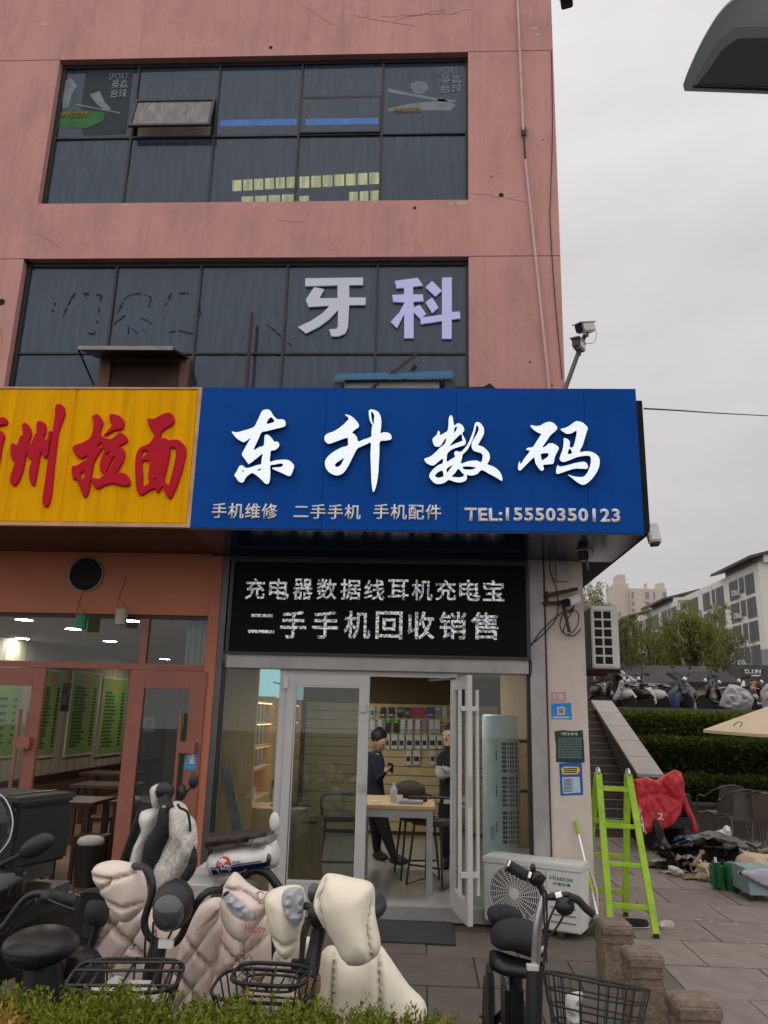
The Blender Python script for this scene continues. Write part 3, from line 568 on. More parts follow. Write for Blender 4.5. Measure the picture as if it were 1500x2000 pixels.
# side light box turned to the plaza
a_ = P(1243, 782, YS+.12); b_ = P(1258, 782, YS+.12)
MB().box(XB+.002, XB+.085, YS+.12, 10.4, ZB_+.03, a_.z).build('side_light_box', 'black_side', T, bevel=.004)
MB().box(XB-.03, XB-.002, YS+.052, 10.4, ZB_+.003, ZT_-.04).build('side_panel', 'blue_panel', T)
ledface('letter_white', (.80, .87, 1.0, 1), .62, 22, .8)
mat('letter_edge', (.30, .31, .33, 1), .28, metal=1)
GL = {'dong': ((440, 780), 9.375, [[(750, 185), (800, 190), (835, 220), (870, 280), (920, 340), (965, 365), (1040, 365), (1085, 385), (1105, 430), (1100, 475), (1060, 505), (900, 545), (760, 580), (665, 605), (600, 740), (520, 925), (620, 875), (700, 850), (715, 760), (722, 670), (745, 648), (790, 655), (840, 700), (880, 750), (890, 775), (950, 775), (985, 810), (985, 850), (950, 900), (900, 930), (835, 945), (825, 1020), (820, 1140), (920, 1118), (1050, 1105), (1140, 1110), (1200, 1140), (1245, 1190), (1260, 1230), (1235, 1310), (1180, 1405), (1020, 1340), (900, 1290), (865, 1265), (870, 1250), (960, 1245), (1030, 1235), (1055, 1210), (1050, 1180), (1000, 1175), (900, 1195), (825, 1215), (825, 1350), (815, 1480), (790, 1540), (760, 1550), (720, 1530), (640, 1450), (560, 1385), (490, 1350), (420, 1390), (370, 1440), (340, 1500), (300, 1525), (240, 1495), (195, 1430), (170, 1385), (215, 1310), (245, 1245), (280, 1212), (320, 1212), (350, 1240), (400, 1258), (480, 1240), (600, 1200), (655, 1185), (670, 1080), (680, 1000), (560, 1090), (440, 1180), (415, 1170), (350, 1080), (305, 1010), (340, 930), (400, 820), (465, 705), (400, 750), (350, 780), (310, 775), (230, 730), (170, 670), (120, 595), (170, 600), (230, 602), (380, 560), (520, 510), (560, 450), (620, 330), (660, 240), (695, 200)]],
        [[(830, 325), (755, 445), (900, 408)], [(305, 1320), (320, 1300), (340, 1302), (330, 1325)], [(575, 1308), (640, 1265), (655, 1260), (640, 1300)]]),
 'sheng': ((620, 780), 9.375, [[(505, 280), (560, 285), (620, 310), (690, 370), (745, 440), (760, 480), (745, 515), (690, 555), (635, 610), (680, 640), (720, 690), (750, 770), (850, 735), (980, 685), (990, 600), (1000, 500), (1010, 480), (965, 400), (945, 310), (940, 230), (955, 195), (990, 185), (1060, 200), (1120, 240), (1155, 310), (1170, 400), (1165, 520), (1155, 615), (1200, 608), (1260, 605), (1320, 625), (1355, 670), (1355, 715), (1330, 740), (1250, 755), (1145, 775), (1135, 950), (1125, 1150), (1110, 1380), (1080, 1560), (1045, 1670), (1022, 1695), (1005, 1650), (990, 1500), (980, 1250), (972, 1000), (975, 800), (880, 830), (800, 865), (725, 910), (660, 1030), (600, 1150), (540, 1260), (470, 1350), (400, 1385), (350, 1392), (270, 1370), (190, 1310), (145, 1230), (140, 1150), (160, 1090), (230, 1010), (330, 940), (450, 880), (550, 850), (560, 780), (555, 710), (530, 705), (440, 735), (330, 775), (240, 808), (190, 808), (145, 770), (128, 720), (145, 660), (190, 625), (290, 590), (400, 525), (500, 440), (570, 360), (550, 320)]],
        [[(985, 225), (1020, 250), (1040, 300), (1035, 390), (1022, 465), (1000, 390), (985, 300)], [(485, 1075), (465, 1130), (420, 1210), (370, 1238), (330, 1230), (320, 1200), (350, 1160), (420, 1115)]]),
 'shu': ((820, 800), 8.333, [[(510, 92), (535, 130), (545, 190), (562, 260), (600, 232), (640, 225), (690, 255), (720, 310), (718, 350), (690, 385), (720, 450), (745, 500), (745, 550), (720, 580), (640, 605), (540, 640), (480, 680), (445, 730), (438, 845), (500, 815), (575, 765), (560, 735), (562, 695), (590, 678), (620, 678), (660, 690), (720, 640), (780, 560), (830, 450), (870, 340), (890, 250), (910, 212), (945, 205), (990, 225), (1030, 280), (1045, 340), (1035, 410), (1000, 480), (955, 555), (950, 578), (1020, 605), (1090, 660), (1130, 720), (1140, 780), (1125, 840), (1100, 890), (1180, 920), (1260, 970), (1310, 1030), (1340, 1100), (1335, 1160), (1250, 1110), (1120, 1040), (1010, 985), (940, 1040), (870, 1070), (800, 1070), (760, 1060), (768, 1100), (750, 1150), (690, 1180), (620, 1185), (550, 1170), (470, 1145), (400, 1190), (320, 1210), (250, 1200), (190, 1150), (155, 1090), (165, 1040), (220, 970), (300, 905), (370, 870), (370, 800), (300, 850), (230, 905), (180, 905), (110, 870), (75, 820), (85, 795), (160, 770), (240, 710), (330, 620), (410, 550), (430, 460), (390, 510), (360, 560), (320, 600), (280, 605), (240, 590), (215, 540), (208, 480), (240, 440), (275, 410), (290, 360), (303, 345), (325, 370), (335, 415), (400, 380), (450, 345), (465, 250), (470, 150), (490, 105)]],
        [[(600, 275), (565, 300), (562, 380), (590, 340), (605, 295)], [(665, 400), (490, 580), (600, 545), (690, 510), (690, 480)], [(930, 258), (955, 290), (950, 350), (910, 430), (860, 510), (842, 580), (850, 630), (885, 675), (950, 693), (1005, 715), (1022, 760), (1000, 852), (930, 832), (850, 832), (760, 850), (672, 878), (685, 790), (700, 730), (770, 660), (830, 550), (878, 430), (905, 340), (918, 270)], [(690, 945), (720, 928), (800, 925), (915, 945), (850, 975), (780, 978), (720, 970)], [(625, 965), (680, 1020), (718, 1060), (700, 1090), (640, 1105), (525, 1090), (575, 1030)], [(365, 995), (385, 1075), (340, 1105), (280, 1105), (248, 1080), (270, 1040), (310, 1010)], [(535, 905), (440, 960), (445, 1025), (480, 980)]]),
 'ma': ((1000, 810), 7.895, [[(295, 160), (370, 175), (440, 165), (500, 130), (575, 110), (640, 130), (690, 180), (695, 215), (665, 255), (600, 310), (530, 410), (470, 500), (520, 485), (570, 445), (630, 445), (690, 475), (720, 515), (700, 570), (665, 640), (650, 700), (640, 745), (600, 762), (485, 775), (492, 830), (475, 860), (445, 860), (400, 810), (360, 740), (340, 660), (270, 720), (190, 800), (130, 858), (105, 855), (92, 810), (105, 745), (120, 720), (135, 765), (180, 690), (270, 565), (230, 545), (218, 535), (245, 510), (320, 498), (380, 410), (430, 330), (455, 295), (420, 285), (350, 245), (300, 200), (288, 175)],
        [(750, 222), (830, 200), (900, 160), (970, 110), (1020, 100), (1090, 125), (1150, 175), (1167, 215), (1150, 270), (1120, 370), (1090, 470), (1045, 570), (1130, 565), (1210, 570), (1280, 600), (1335, 650), (1352, 710), (1345, 790), (1310, 880), (1240, 980), (1160, 1055), (1095, 1080), (1020, 1050), (930, 980), (865, 925), (950, 950), (1040, 962), (1100, 955), (1150, 910), (1190, 830), (1215, 740), (1215, 670), (1190, 635), (1110, 635), (1000, 655), (900, 695), (800, 728), (755, 715), (735, 680), (750, 620), (780, 540), (795, 450), (797, 370), (815, 362), (860, 380), (890, 420), (890, 495), (930, 505), (955, 470), (980, 370), (995, 250), (920, 285), (850, 293), (800, 270), (755, 235)],
        [(715, 782), (740, 800), (850, 780), (960, 750), (1060, 730), (1110, 727), (1150, 750), (1170, 795), (1155, 830), (1080, 832), (980, 830), (880, 855), (780, 890), (700, 912), (680, 885), (685, 830), (700, 785)]],
        [[(445, 610), (490, 595), (555, 592), (565, 615), (545, 655), (500, 685), (460, 700)], [(887, 520), (860, 605), (925, 590)]])}
for nm, (org, sc, ol, hl) in GL.items():
    # traced on the face plane, which stands 45 mm off the panel
    s_ = glyph('channel_letter', ol, hl, org, sc, YS-.012, .036, 'letter_edge', T, Yt=YS-.05)
    glyph('lit_face', ol, hl, org, sc, YS-.0482, .004, 'letter_white', s_, Yt=YS-.05)
for body, bx, sp_ in (('手机维修', (413, 984, 543, 1013), 1.1), ('二手手机', (573, 986, 705, 1014), 1.1), ('手机配件', (729, 986, 862, 1015), 1.1), ('TEL:', (907, 993, 981, 1018), 1.05), ('15550350123', (988, 994, 1210, 1018), 1.1)):
    textY('sign_lettering', body, bx, YS, 'letter_grey', T, .008, .032 if body[0] in 'T1' else .014, sp_, gap=.001)
# ================================================================== yellow sign
XY0, XY1 = -4.9, P(383, 900, YS).x
ZYB = P(180, 1027, YS).z; ZYT = P(180, 757, YS).z
TY = thing('noodle_shop_sign', 'dusty yellow box sign with raised red brush characters', 'sign', ((XY0+XY1)/2, YS, ZYB))
fr = .05; sx = P(133, 900, YS).x
MB().box(XY0, sx-.004, YS+.004, YS+.03, ZYB+.03, ZYT-.012).build('panel', 'yellow_panel', TY, bevel=.008); MB().box(sx+.004, XY1-.035, YS+.004, YS+.03, ZYB+.03, ZYT-.012).build('panel', 'yellow_panel', TY, bevel=.008)
MB().box(sx-.004, sx+.004, YS+.012, YS+.03, ZYB+.03, ZYT-.012).build('seam', 'yellow_panel', TY)
q = MB(); q.box(XY0, XY1-.002, YS-.004, YS+.05, ZYB-.004, ZYB+.03); q.box(XY0, XY1-.002, YS-.004, YS+.05, ZYT-.012, ZYT+.004); q.box(XY1-.035, XY1-.002, YS-.004, YS+.05, ZYB+.03, ZYT-.012); q.build('frame', 'yellow_frame', TY)
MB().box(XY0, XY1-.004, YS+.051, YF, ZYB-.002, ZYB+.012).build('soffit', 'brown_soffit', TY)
MB().box(XY0, XY1-.004, YS+.051, YW-.002, ZYT-.03, ZYT).build('top_cover', 'black_side', TY); MB().box(XY0, XY1-.004, YS+.031, YS+.05, ZYB+.01, ZYT-.012).build('backing', 'black_side', TY)
RG = [((0, 780), 9.09, [[(-260, 335), (0, 340), (60, 330), (110, 350), (142, 400), (130, 450), (60, 470), (-260, 520)]], []),
      ((0, 780), 9.09, [[(-120, 560), (10, 565), (60, 610), (90, 670), (70, 760), (40, 880), (15, 1040), (0, 1130), (-60, 1280), (-120, 1000)]], []),
      ((0, 780), 9.09, [[(240, 790), (300, 825), (335, 800), (365, 700), (390, 660), (425, 640), (428, 540), (410, 470), (450, 430), (500, 460), (550, 540), (568, 630), (550, 700), (510, 815), (545, 815), (580, 790), (640, 640), (668, 600), (670, 450), (690, 405), (740, 400), (795, 430), (825, 500), (820, 600), (785, 715), (855, 725), (880, 620), (895, 580), (920, 580), (920, 650), (890, 800), (855, 1000), (835, 1048), (800, 1040), (770, 980), (748, 940), (720, 1000), (690, 1200), (650, 1400), (625, 1520), (600, 1535), (565, 1480), (540, 1380), (545, 1230), (590, 1090), (560, 1070), (520, 1020), (490, 965), (470, 1010), (440, 1170), (400, 1330), (340, 1470), (275, 1540), (210, 1480), (205, 1400), (240, 1270), (290, 1125), (240, 1080), (210, 970), (210, 870), (225, 800)],
        [(1060, 100), (1110, 115), (1150, 180), (1162, 270), (1140, 340), (1100, 450), (1050, 600), (1020, 800), (990, 1050), (960, 1350), (930, 1650), (895, 1830), (860, 1900), (830, 1915), (795, 1880), (775, 1780), (790, 1650), (830, 1400), (870, 1100), (925, 780), (972, 470), (1000, 280), (998, 170), (1020, 110)]], []),
      ((130, 790), 10, [[(590, 205), (640, 225), (690, 290), (715, 380), (700, 450), (665, 580), (720, 640), (770, 670), (850, 690), (930, 665), (990, 610), (1040, 570), (1090, 575), (1160, 630), (1195, 690), (1185, 740), (1130, 780), (1020, 835), (1090, 860), (1135, 920), (1145, 1000), (1110, 1130), (1040, 1260), (970, 1365), (1040, 1350), (1130, 1355), (1200, 1410), (1245, 1510), (1240, 1580), (1190, 1605), (1080, 1595), (960, 1560), (850, 1560), (740, 1600), (620, 1655), (560, 1610), (520, 1530), (520, 1465), (560, 1450), (640, 1465), (700, 1430), (740, 1390), (690, 1310), (670, 1200), (690, 1080), (740, 960), (760, 910), (715, 850), (700, 760), (650, 790), (610, 850), (650, 850), (688, 870), (670, 930), (600, 1040), (545, 1140), (510, 1300), (470, 1550), (430, 1750), (380, 1812), (340, 1780), (280, 1620), (215, 1470), (160, 1475), (135, 1400), (120, 1270), (140, 1220), (230, 1200), (340, 1130), (430, 1070), (420, 1010), (350, 1050), (280, 1060), (200, 1000), (150, 900), (145, 840), (200, 800), (330, 760), (450, 690), (510, 610), (540, 480), (550, 340), (525, 290), (530, 245)],
        [(880, 205), (980, 215), (1070, 260), (1130, 360), (1120, 440), (1080, 500), (960, 520), (860, 570), (780, 615), (755, 600), (820, 530), (900, 420), (870, 330), (860, 240)]],
        [[(375, 1300), (270, 1395), (345, 1470)], [(870, 925), (785, 980), (790, 1020), (840, 980)], [(950, 1000), (900, 1080), (840, 1210), (780, 1340), (850, 1290), (910, 1180), (950, 1070)]]),
      ((250, 790), 10, [[(405, 290), (500, 300), (600, 255), (700, 200), (800, 175), (860, 200), (900, 260), (910, 330), (880, 400), (780, 460), (660, 560), (660, 690), (730, 670), (800, 710), (900, 705), (980, 705), (1060, 760), (1115, 830), (1135, 930), (1110, 1100), (1050, 1350), (960, 1610), (880, 1790), (830, 1845), (780, 1800), (730, 1690), (690, 1620), (650, 1650), (610, 1730), (570, 1690), (550, 1645), (420, 1700), (280, 1780), (200, 1700), (170, 1500), (160, 1250), (170, 1050), (210, 920), (280, 840), (410, 790), (480, 720), (525, 620), (515, 570), (450, 470), (410, 360)]],
        [[(830, 870), (900, 855), (945, 880), (955, 980), (920, 1180), (860, 1420), (800, 1590), (715, 1470), (770, 1230), (815, 1020)], [(290, 930), (350, 915), (415, 930), (285, 1060)], [(285, 1130), (435, 1130), (430, 1300), (410, 1450), (430, 1540), (310, 1605), (295, 1400)], [(500, 1505), (545, 1450), (575, 1450), (520, 1500)]])]
for org, sc, ol, hl in RG:
    o = glyph('red_character', ol, hl, org, sc, YS+.004, .014, 'red_letter', TY, bev=.011); o.data.shade_smooth(); o.data.set_sharp_from_angle(angle=math.radians(50))
# ================================================================== shop front
ZH0 = P(735, 1311, YF).z; ZH1 = P(735, 1274, YF-.1).z; FZ = .12
xa, xb = P(442, 1290, YF-.1).x, P(1028, 1290, YF-.1).x
SF = thing('glass_storefront', 'aluminium and glass phone shop front with one door leaf closed and one swung open', 'storefront', ((xa+xb)/2, YF, 0))
hdr = MB().box(xa, xb+.02, YF-.1, YF+.08, ZH0, ZH1-.003); hdr.build('header_beam', 'alu', SF, bevel=.004)
MB().box(xa, XCOL-.42, YF-.06, YF+.1, 0, FZ).build('sill', 'alu', SF, bevel=.004)
def vx(px, py, Y=YF): return P(px, py, Y).x
X_LF = vx(440, 1310); X_P0, X_P1 = vx(549, 1318), vx(563, 1318); X_D1 = vx(724, 1320); X_J0, X_J1 = vx(880, 1320), vx(893, 1320); X_RG = vx(1028, 1320); X_CB = vx(1068, 1400)
MB().box(X_LF-.09, X_LF-.03, YF-.02, YF+.06, FZ-.12, ZB_-.015).build('side_frame', mat('alu_dark', S(96, 96, 98), .45, metal=.5), SF)
MB().box(X_LF-.03, X_LF, YF-.01, YF+.04, FZ, ZH0).build('glazing_bead', 'black_frame', SF)
MB().box(X_P0, X_P1, YF-.04, YF+.05, FZ, ZH0-.002).build('door_post', 'white_frame', SF, bevel=.003)
MB().box(X_J0, X_J1, YF-.04, YF+.05, FZ, ZH0-.002).build('door_post', 'white_frame', SF, bevel=.003)
MB().box(X_P1, X_J0, YF-.03, YF+.05, ZH0-.05, ZH0-.002).build('door_head', 'white_frame', SF)
MB().box(X_LF, X_P0, YF+.012, YF+.02, FZ, ZH0).build('glass_panel', 'clear_glass', SF)
MB().box(X_J1, X_RG, YF+.012, YF+.02, FZ, ZH0).build('glass_panel', 'clear_glass', SF)
MB().box(X_RG, X_RG+.03, YF-.01, YF+.05, FZ, ZH0).build('glazing_bead', 'black_frame', SF)
MB().box(X_RG+.03, X_CB, YF-.055, YF+.09, 0, ZB_-.015).build('side_cladding', 'alu', SF, bevel=.003)
MB().box(X_CB-.008, X_CB+.006, YF-.06, YF-.03, 0, ZB_-.016).build('sealant_joint', 'rust', SF)
def leaf(par, w, h, swing):
    """door leaf in local axes: x along the leaf from the hinge, y thickness, z up"""
    o = bpy.data.objects.new('door_leaf', None)
    fr = MB(); st = .085; t = .045
    fr.box(0, st, -t/2, t/2, 0, h); fr.box(w-st, w, -t/2, t/2, 0, h); fr.box(st, w-st, -t/2, t/2, h-.1, h); fr.box(st, w-st, -t/2, t/2, 0, .17)
    f = fr.build('door_leaf', 'white_frame', None, bevel=.004); f.parent = par
    bead = MB(); b = .012
    for x0, x1, z0, z1 in ((st, st+b, .17, h-.1), (w-st-b, w-st, .17, h-.1), (st+b, w-st-b, .17, .17+b), (st+b, w-st-b, h-.1-b, h-.1)): bead.box(x0, x1, -.016, .016, z0, z1)
    bo = bead.build('bead', 'white_metal', None); bo.parent = f
    g_ = MB().box(st+b, w-st-b, -.004, .004, .17+b, h-.1-b).build('pane', 'door_glass', None); g_.parent = f
    return f
def handle(par, x, h0, h1, side, m='white_frame'):
    q = MB(); y = side*.075; q.tube([(x, y, h0), (x, y, h1)], .017, 10)
    for z in (h0+.16, h1-.16): q.box(x-.016, x+.05, min(y, side*.02), max(y, side*.02), z-.02, z+.02)
    o = q.build('handle', m, None, smooth=40); o.parent = par
lh = ZH0-.054-FZ
wl = X_D1-X_P1-.004
d1 = leaf(SF, wl, lh, 0); d1.location = Vector((X_P1+.002, YF-.045, FZ+.002))-Vector(SF.location); d1['label'] = 'closed door leaf'
q = MB(); q.box(wl-.075, wl-.03, -.05, -.022, lh-.33, lh-.25); o = q.build('lock_box', 'white_frame', None); o.parent = d1
q = MB(); q.box(wl-.06, wl-.025, -.05, -.022, .95, 1.02); o = q.build('lock_box', 'steel', None); o.parent = d1
hg = MB(); hg.box(-.03, .015, -.04, -.022, lh-.13, lh-.02); o = hg.build('hinge', 'white_metal', None); o.parent = d1
p0 = Vector((X_J0+.03, YF-.06, 0)); p1 = G(919, 1838, .02); ang = math.atan2(p1.y-p0.y, p1.x-p0.x); wr_ = math.hypot(p1.x-p0.x, p1.y-p0.y)
d2 = leaf(SF, wr_, lh, 0); d2.location = Vector((p0.x, p0.y, FZ+.002))-Vector(SF.location); d2.rotation_euler = (0, 0, ang); d2['label'] = 'door leaf swung open to the street'
handle(d2, wr_-.05, .22, lh-.12, 1); handle(d2, wr_-.05, .22, lh-.12, -1)
q = MB(); q.box(wr_-.02, wr_+.002, -.012, .012, .9, 1.15); o = q.build('lock_plate', 'steel', None); o.parent = d2
ca = MB(); c0 = P(838, 1328, YF-.03); ca.bar((c0.x, YF+.0, ZH0-.075), (X_J0-.01, YF-.11, ZH0-.06), .018); ca.bar((X_J0-.01, YF-.11, ZH0-.06), (p0.x+math.cos(ang)*.2, p0.y+math.sin(ang)*.2, ZH0-.06), .018); ca.build('door_closer_arm', 'steel_dark', SF)
one('door_mat', MB().box(P(700, 1835, 6.9).x, .28, 6.86, YF-.07, .001, .014), mat('mat_dark', (.035, .035, .038, 1), .95, bump=.4, bs=120), 'dark grey rubber mat lying before the open shop door', 'mat', bevel=.003)
# column and side wall at the corner
CW = thing('corner_column', 'dirty white corner column carrying stuck notices and cables', 'column', ((X_CB+XCOL)/2, YF, 0))
MB().box(X_CB+.006, XCOL, YF-.03, YF+.45, 0, ZB_-.013).build('shaft', 'column_white', CW, bevel=.006)
MB().box(XCOL-.24, XCOL-.002, YF+.4505, 10.5, 0, ZB_-.014).build('side_wall', 'column_white', CW)
# notices on the column
YN = YF-.03
def notice(name, px, label, m):
    q = polyY(MB(), px, YN-.0005, .003); return one(name, q, m, label, 'notice')
n1 = notice('notice', [(1076, 1352), (1105, 1351), (1106, 1371), (1077, 1372)], 'small faded pink number plate reading 1号 on the white column', mat('n_pink', S(205, 160, 160), .8))
textY('lettering', '1号', (1082, 1356, 1100, 1367), YN-.0036, mat('n_white', S(235, 225, 225), .8), n1, .001, .02)
n2 = notice('notice', [(1076, 1374), (1115, 1373), (1117, 1405), (1077, 1404)], 'blue sticker with a pale square in its middle on the white column', mat('n_blue', S(50, 140, 215), .6, var=.2, vs=30))
polyY(MB(), [(1088.5, 1381), (1103, 1381), (1103, 1396), (1089, 1396)], YN-.0036, .001).build('white_square', 'n_white', n2); polyY(MB(), [(1090.5, 1383), (1101, 1383), (1101, 1394), (1091, 1394)], YN-.0047, .001).build('grey_square', mat('n_grey', S(150, 135, 125), .8, var=.4, vs=60), n2)
q = MB()
for k in range(11): polyY(q, [(1081+k*2.9, 1399.5), (1083.2+k*2.9, 1399.5), (1083.2+k*2.9, 1402.5), (1081+k*2.9, 1402.5)], YN-.0036, .0008)
q.build('print_line', 'n_white', n2, kind='stuff')
n3 = notice('notice', [(1083, 1428), (1100, 1426), (1118, 1428), (1138, 1426), (1140, 1450), (1142, 1489), (1120, 1490), (1098, 1489), (1086, 1488), (1086, 1460)], 'dark green printed notice with torn edges on the white column', mat('n_green', S(28, 62, 52), .7, var=.2, vs=20))
textY('lettering', '门前三包 责任牌', (1096, 1431, 1128, 1436), YN-.0036, 'n_white', n3, .001, .02)
mat('n_line', S(130, 150, 140), .8)
for i in range(13):
    y = 1441+i*3.2; q = MB(); x = 1090.0
    while x < 1134: w_ = random.uniform(2, 9); polyY(q, [(x, y), (min(x+w_, 1136), y), (min(x+w_, 1136), y+1.3), (x, y+1.3)], YN-.0036, .0008); x += w_+random.uniform(.7, 1.5)
    q.build('print_line', 'n_line', n3, kind='stuff')
n4 = notice('notice', [(1092, 1491), (1136, 1489), (1139, 1552), (1095, 1554)], 'blue poster with a yellow heading patch and pale list on the white column', mat('n_navy', S(30, 90, 175), .6, var=.1))
polyY(MB(), [(1096, 1500), (1103, 1497), (1130, 1498), (1133, 1505), (1128, 1512), (1099, 1513)], YN-.0036, .001).build('yellow_patch', mat('n_yellow', S(240, 200, 70), .7), n4)
polyY(MB(), [(1098, 1518), (1132, 1517), (1134, 1548), (1100, 1550)], YN-.0036, .001).build('pale_panel', mat('n_pale', S(190, 210, 230), .7), n4)
q = MB()
for i in range(3): polyY(q, [(1101, 1500.5+i*3.7), (1127, 1500+i*3.7), (1127, 1502+i*3.7), (1101, 1502.5+i*3.7)], YN-.0047, .0008)
for i in range(10): polyY(q, [(1101, 1521+i*2.7), (1101+random.uniform(14, 24), 1521+i*2.7), (1115, 1522.3+i*2.7), (1101, 1522.3+i*2.7)], YN-.0047, .0008)
q.build('print_line', mat('n_black', (.03, .03, .03, 1), .8), n4, kind='stuff')
# ================================================================== LED display
LY = YF-.14
a_ = P(446, 1272, LY); b_ = P(1026, 1105, LY)
LT = thing('led_display', 'black LED board with two lines of white dotted Chinese text', 'LED sign', ((a_.x+b_.x)/2, LY, a_.z))
MB().box(a_.x, b_.x, LY+.012, YF+.02, a_.z, b_.z).build('screen', mat('led_black', (.006, .006, .006, 1), .6, spec=.1), LT)
q = MB(); f_ = .035
q.box(a_.x-f_, b_.x+f_, LY, YF, b_.z, b_.z+f_); q.box(a_.x-f_, b_.x+f_, LY, YF-.06, a_.z-.022, a_.z); q.box(a_.x-f_, a_.x, LY, YF, a_.z, b_.z); q.box(b_.x, b_.x+f_, LY, YF, a_.z, b_.z); q.build('frame', mat('led_frame', (.02, .021, .024, 1), .4), LT, bevel=.003)
def leddots(name, pitch, s):
    m = bpy.data.materials.new(name); m.use_nodes = True; t = m.node_tree; b = t.nodes['Principled BSDF']; b.inputs['Base Color'].default_value = (.02, .02, .02, 1); b.inputs['Roughness'].default_value = .5
    c = t.nodes.new('ShaderNodeTexCoord'); sc = t.nodes.new('ShaderNodeVectorMath'); sc.operation = 'SCALE'; sc.inputs['Scale'].default_value = 1/pitch; t.links.new(c.outputs['Object'], sc.inputs[0])
    fl = t.nodes.new('ShaderNodeVectorMath'); fl.operation = 'FLOOR'; t.links.new(sc.outputs[0], fl.inputs[0]); ml = t.nodes.new('ShaderNodeVectorMath'); ml.operation = 'MULTIPLY'; ml.inputs[1].default_value = (1, 0, 1); t.links.new(fl.outputs[0], ml.inputs[0])
    wn = t.nodes.new('ShaderNodeTexWhiteNoise'); t.links.new(ml.outputs[0], wn.inputs['Vector'])
    mx_ = t.nodes.new('ShaderNodeMix'); mx_.data_type = 'RGBA'; mx_.inputs['Factor'].default_value = .2; mx_.inputs['A'].default_value = (.95, .97, 1, 1); t.links.new(wn.outputs['Color'], mx_.inputs['B']); t.links.new(mx_.outputs['Result'], b.inputs['Emission Color'])
    pw = t.nodes.new('ShaderNodeMapRange'); pw.inputs['From Min'].default_value = .1; pw.inputs['From Max'].default_value = .8; pw.inputs['To Min'].default_value = s*.12; pw.inputs['To Max'].default_value = s; t.links.new(wn.outputs['Value'], pw.inputs['Value']); t.links.new(pw.outputs[0], b.inputs['Emission Strength'])
    MATS[name] = m
leddots('led_dots', .016, .6)
cw = (990-478)/11
for i, ch in enumerate('充电器数据线耳机充电宝'): textY('led_character', ch, (478+i*cw, 1130+i*.35, 478+i*cw+cw*.88, 1170+i*.35), LY+.011, 'led_dots', LT, .002, .012)
cw = (980-482)/8
for i, ch in enumerate('二手手机回收销售'): textY('led_character', ch, (484+i*cw, (1200 if i == 0 else 1193)+i*.4, 484+i*cw+cw*.86, (1236 if i == 0 else 1246)+i*.4), LY+.011, 'led_dots', LT, .002, .014)
# dark fascia over the display
one('fascia_board', MB().box(xa-.05, X_RG+.028, YF-.05, YF+.1, b_.z+.037, ZB_-.014), mat('fascia', (.035, .037, .042, 1), .5), 'black board between the LED display and the blue sign soffit', 'board')
one('fascia_backing', MB().box(xa-.05, X_RG+.028, YF+.021, YF+.1, ZH1, b_.z+.036), 'fascia', 'black backing wall behind the LED display', 'board')
# ================================================================== phone shop interior
mat('shop_white', S(190, 186, 178), .8, var=.03); mat('tile_floor', S(176, 176, 172), .16, var=.06, vs=3, spec=.6); mat('wood', S(188, 156, 112), .55, var=.12, vs=7, stretch=(8, 8, .6)); mat('slatwall', S(196, 176, 130), .6, var=.08)
XI0, XI1, YB, ZC = -2.02, X_CB-.02, 11.9, ZH1-.02
fl = MB().box(XI0, XI1, YF+.101, YB, -.01, FZ-.004); tag(fl.build('shop_floor', 'tile_floor'), None, None, kind='structure')
tag(MB().box(XI0, XI1, YF+.101, YB, ZC, ZC+.08).build('shop_ceiling', 'shop_white'), None, None, kind='structure')
tag(MB().box(XI0, XI0+.05, YF+.101, YB, FZ-.003, ZC-.001).build('wall_left', 'shop_white'), None, None, kind='structure')
tag(MB().box(XI1, XI1+.05, YF+.101, YB, FZ-.003, ZC-.001).build('wall_right', 'wood'), None, None, kind='structure')
rw = tag(MB().box(XI0+.051, XI1-.001, YB-.05, YB, FZ-.003, ZC-.001).build('wall_rear', mat('slat_gap', S(90, 70, 40), .8)), None, None, kind='structure')
z = FZ+.05; sl = None
while z < ZC-.45:
    o = MB().box(XI0+.3, XI1-.05, YB-.07, YB-.0505, z, z+.115).build('slat_board', 'slatwall', rw); z += .125
emis('panel_light', (.95, .98, 1), 17.0); emis('panel_light2', (1, .98, .94), 5.0)
for x, y, wx, wy in ((733, 1352, .36, .22), (928, 1333, .3, .2), (913, 1357, .28, .16), (640, 1340, .4, .3)):
    c = G(x, y, ZC-.002)
    if c.y < YB-.2: one('ceiling_light', MB().box(c.x-wx/2, c.x+wx/2, c.y-wy/2, c.y+wy/2, ZC-.012, ZC-.001), 'panel_light', 'square white light panel added to brighten the phone shop inside', 'ceiling light', 'phone shop ceiling lights')
for cx_, cy_ in ((-.9, 8.6), (-1.2, 10.6), (.2, 8.4)): one('ceiling_light', MB().box(cx_-.3, cx_+.3, cy_-.15, cy_+.15, ZC-.012, ZC-.001), 'panel_light', 'square white light panel added to brighten the phone shop inside', 'ceiling light', 'phone shop ceiling lights')  # extra panels behind the header, added only to brighten the shop
c = G(795, 1337, ZC); one('smoke_detector', MB().lathe([(.055, 0), (.05, -.03), (.02, -.04)], (c.x, c.y, ZC-.001), 16), 'white_plastic', 'small round detector on the phone shop ceiling', 'detector', smooth=40)
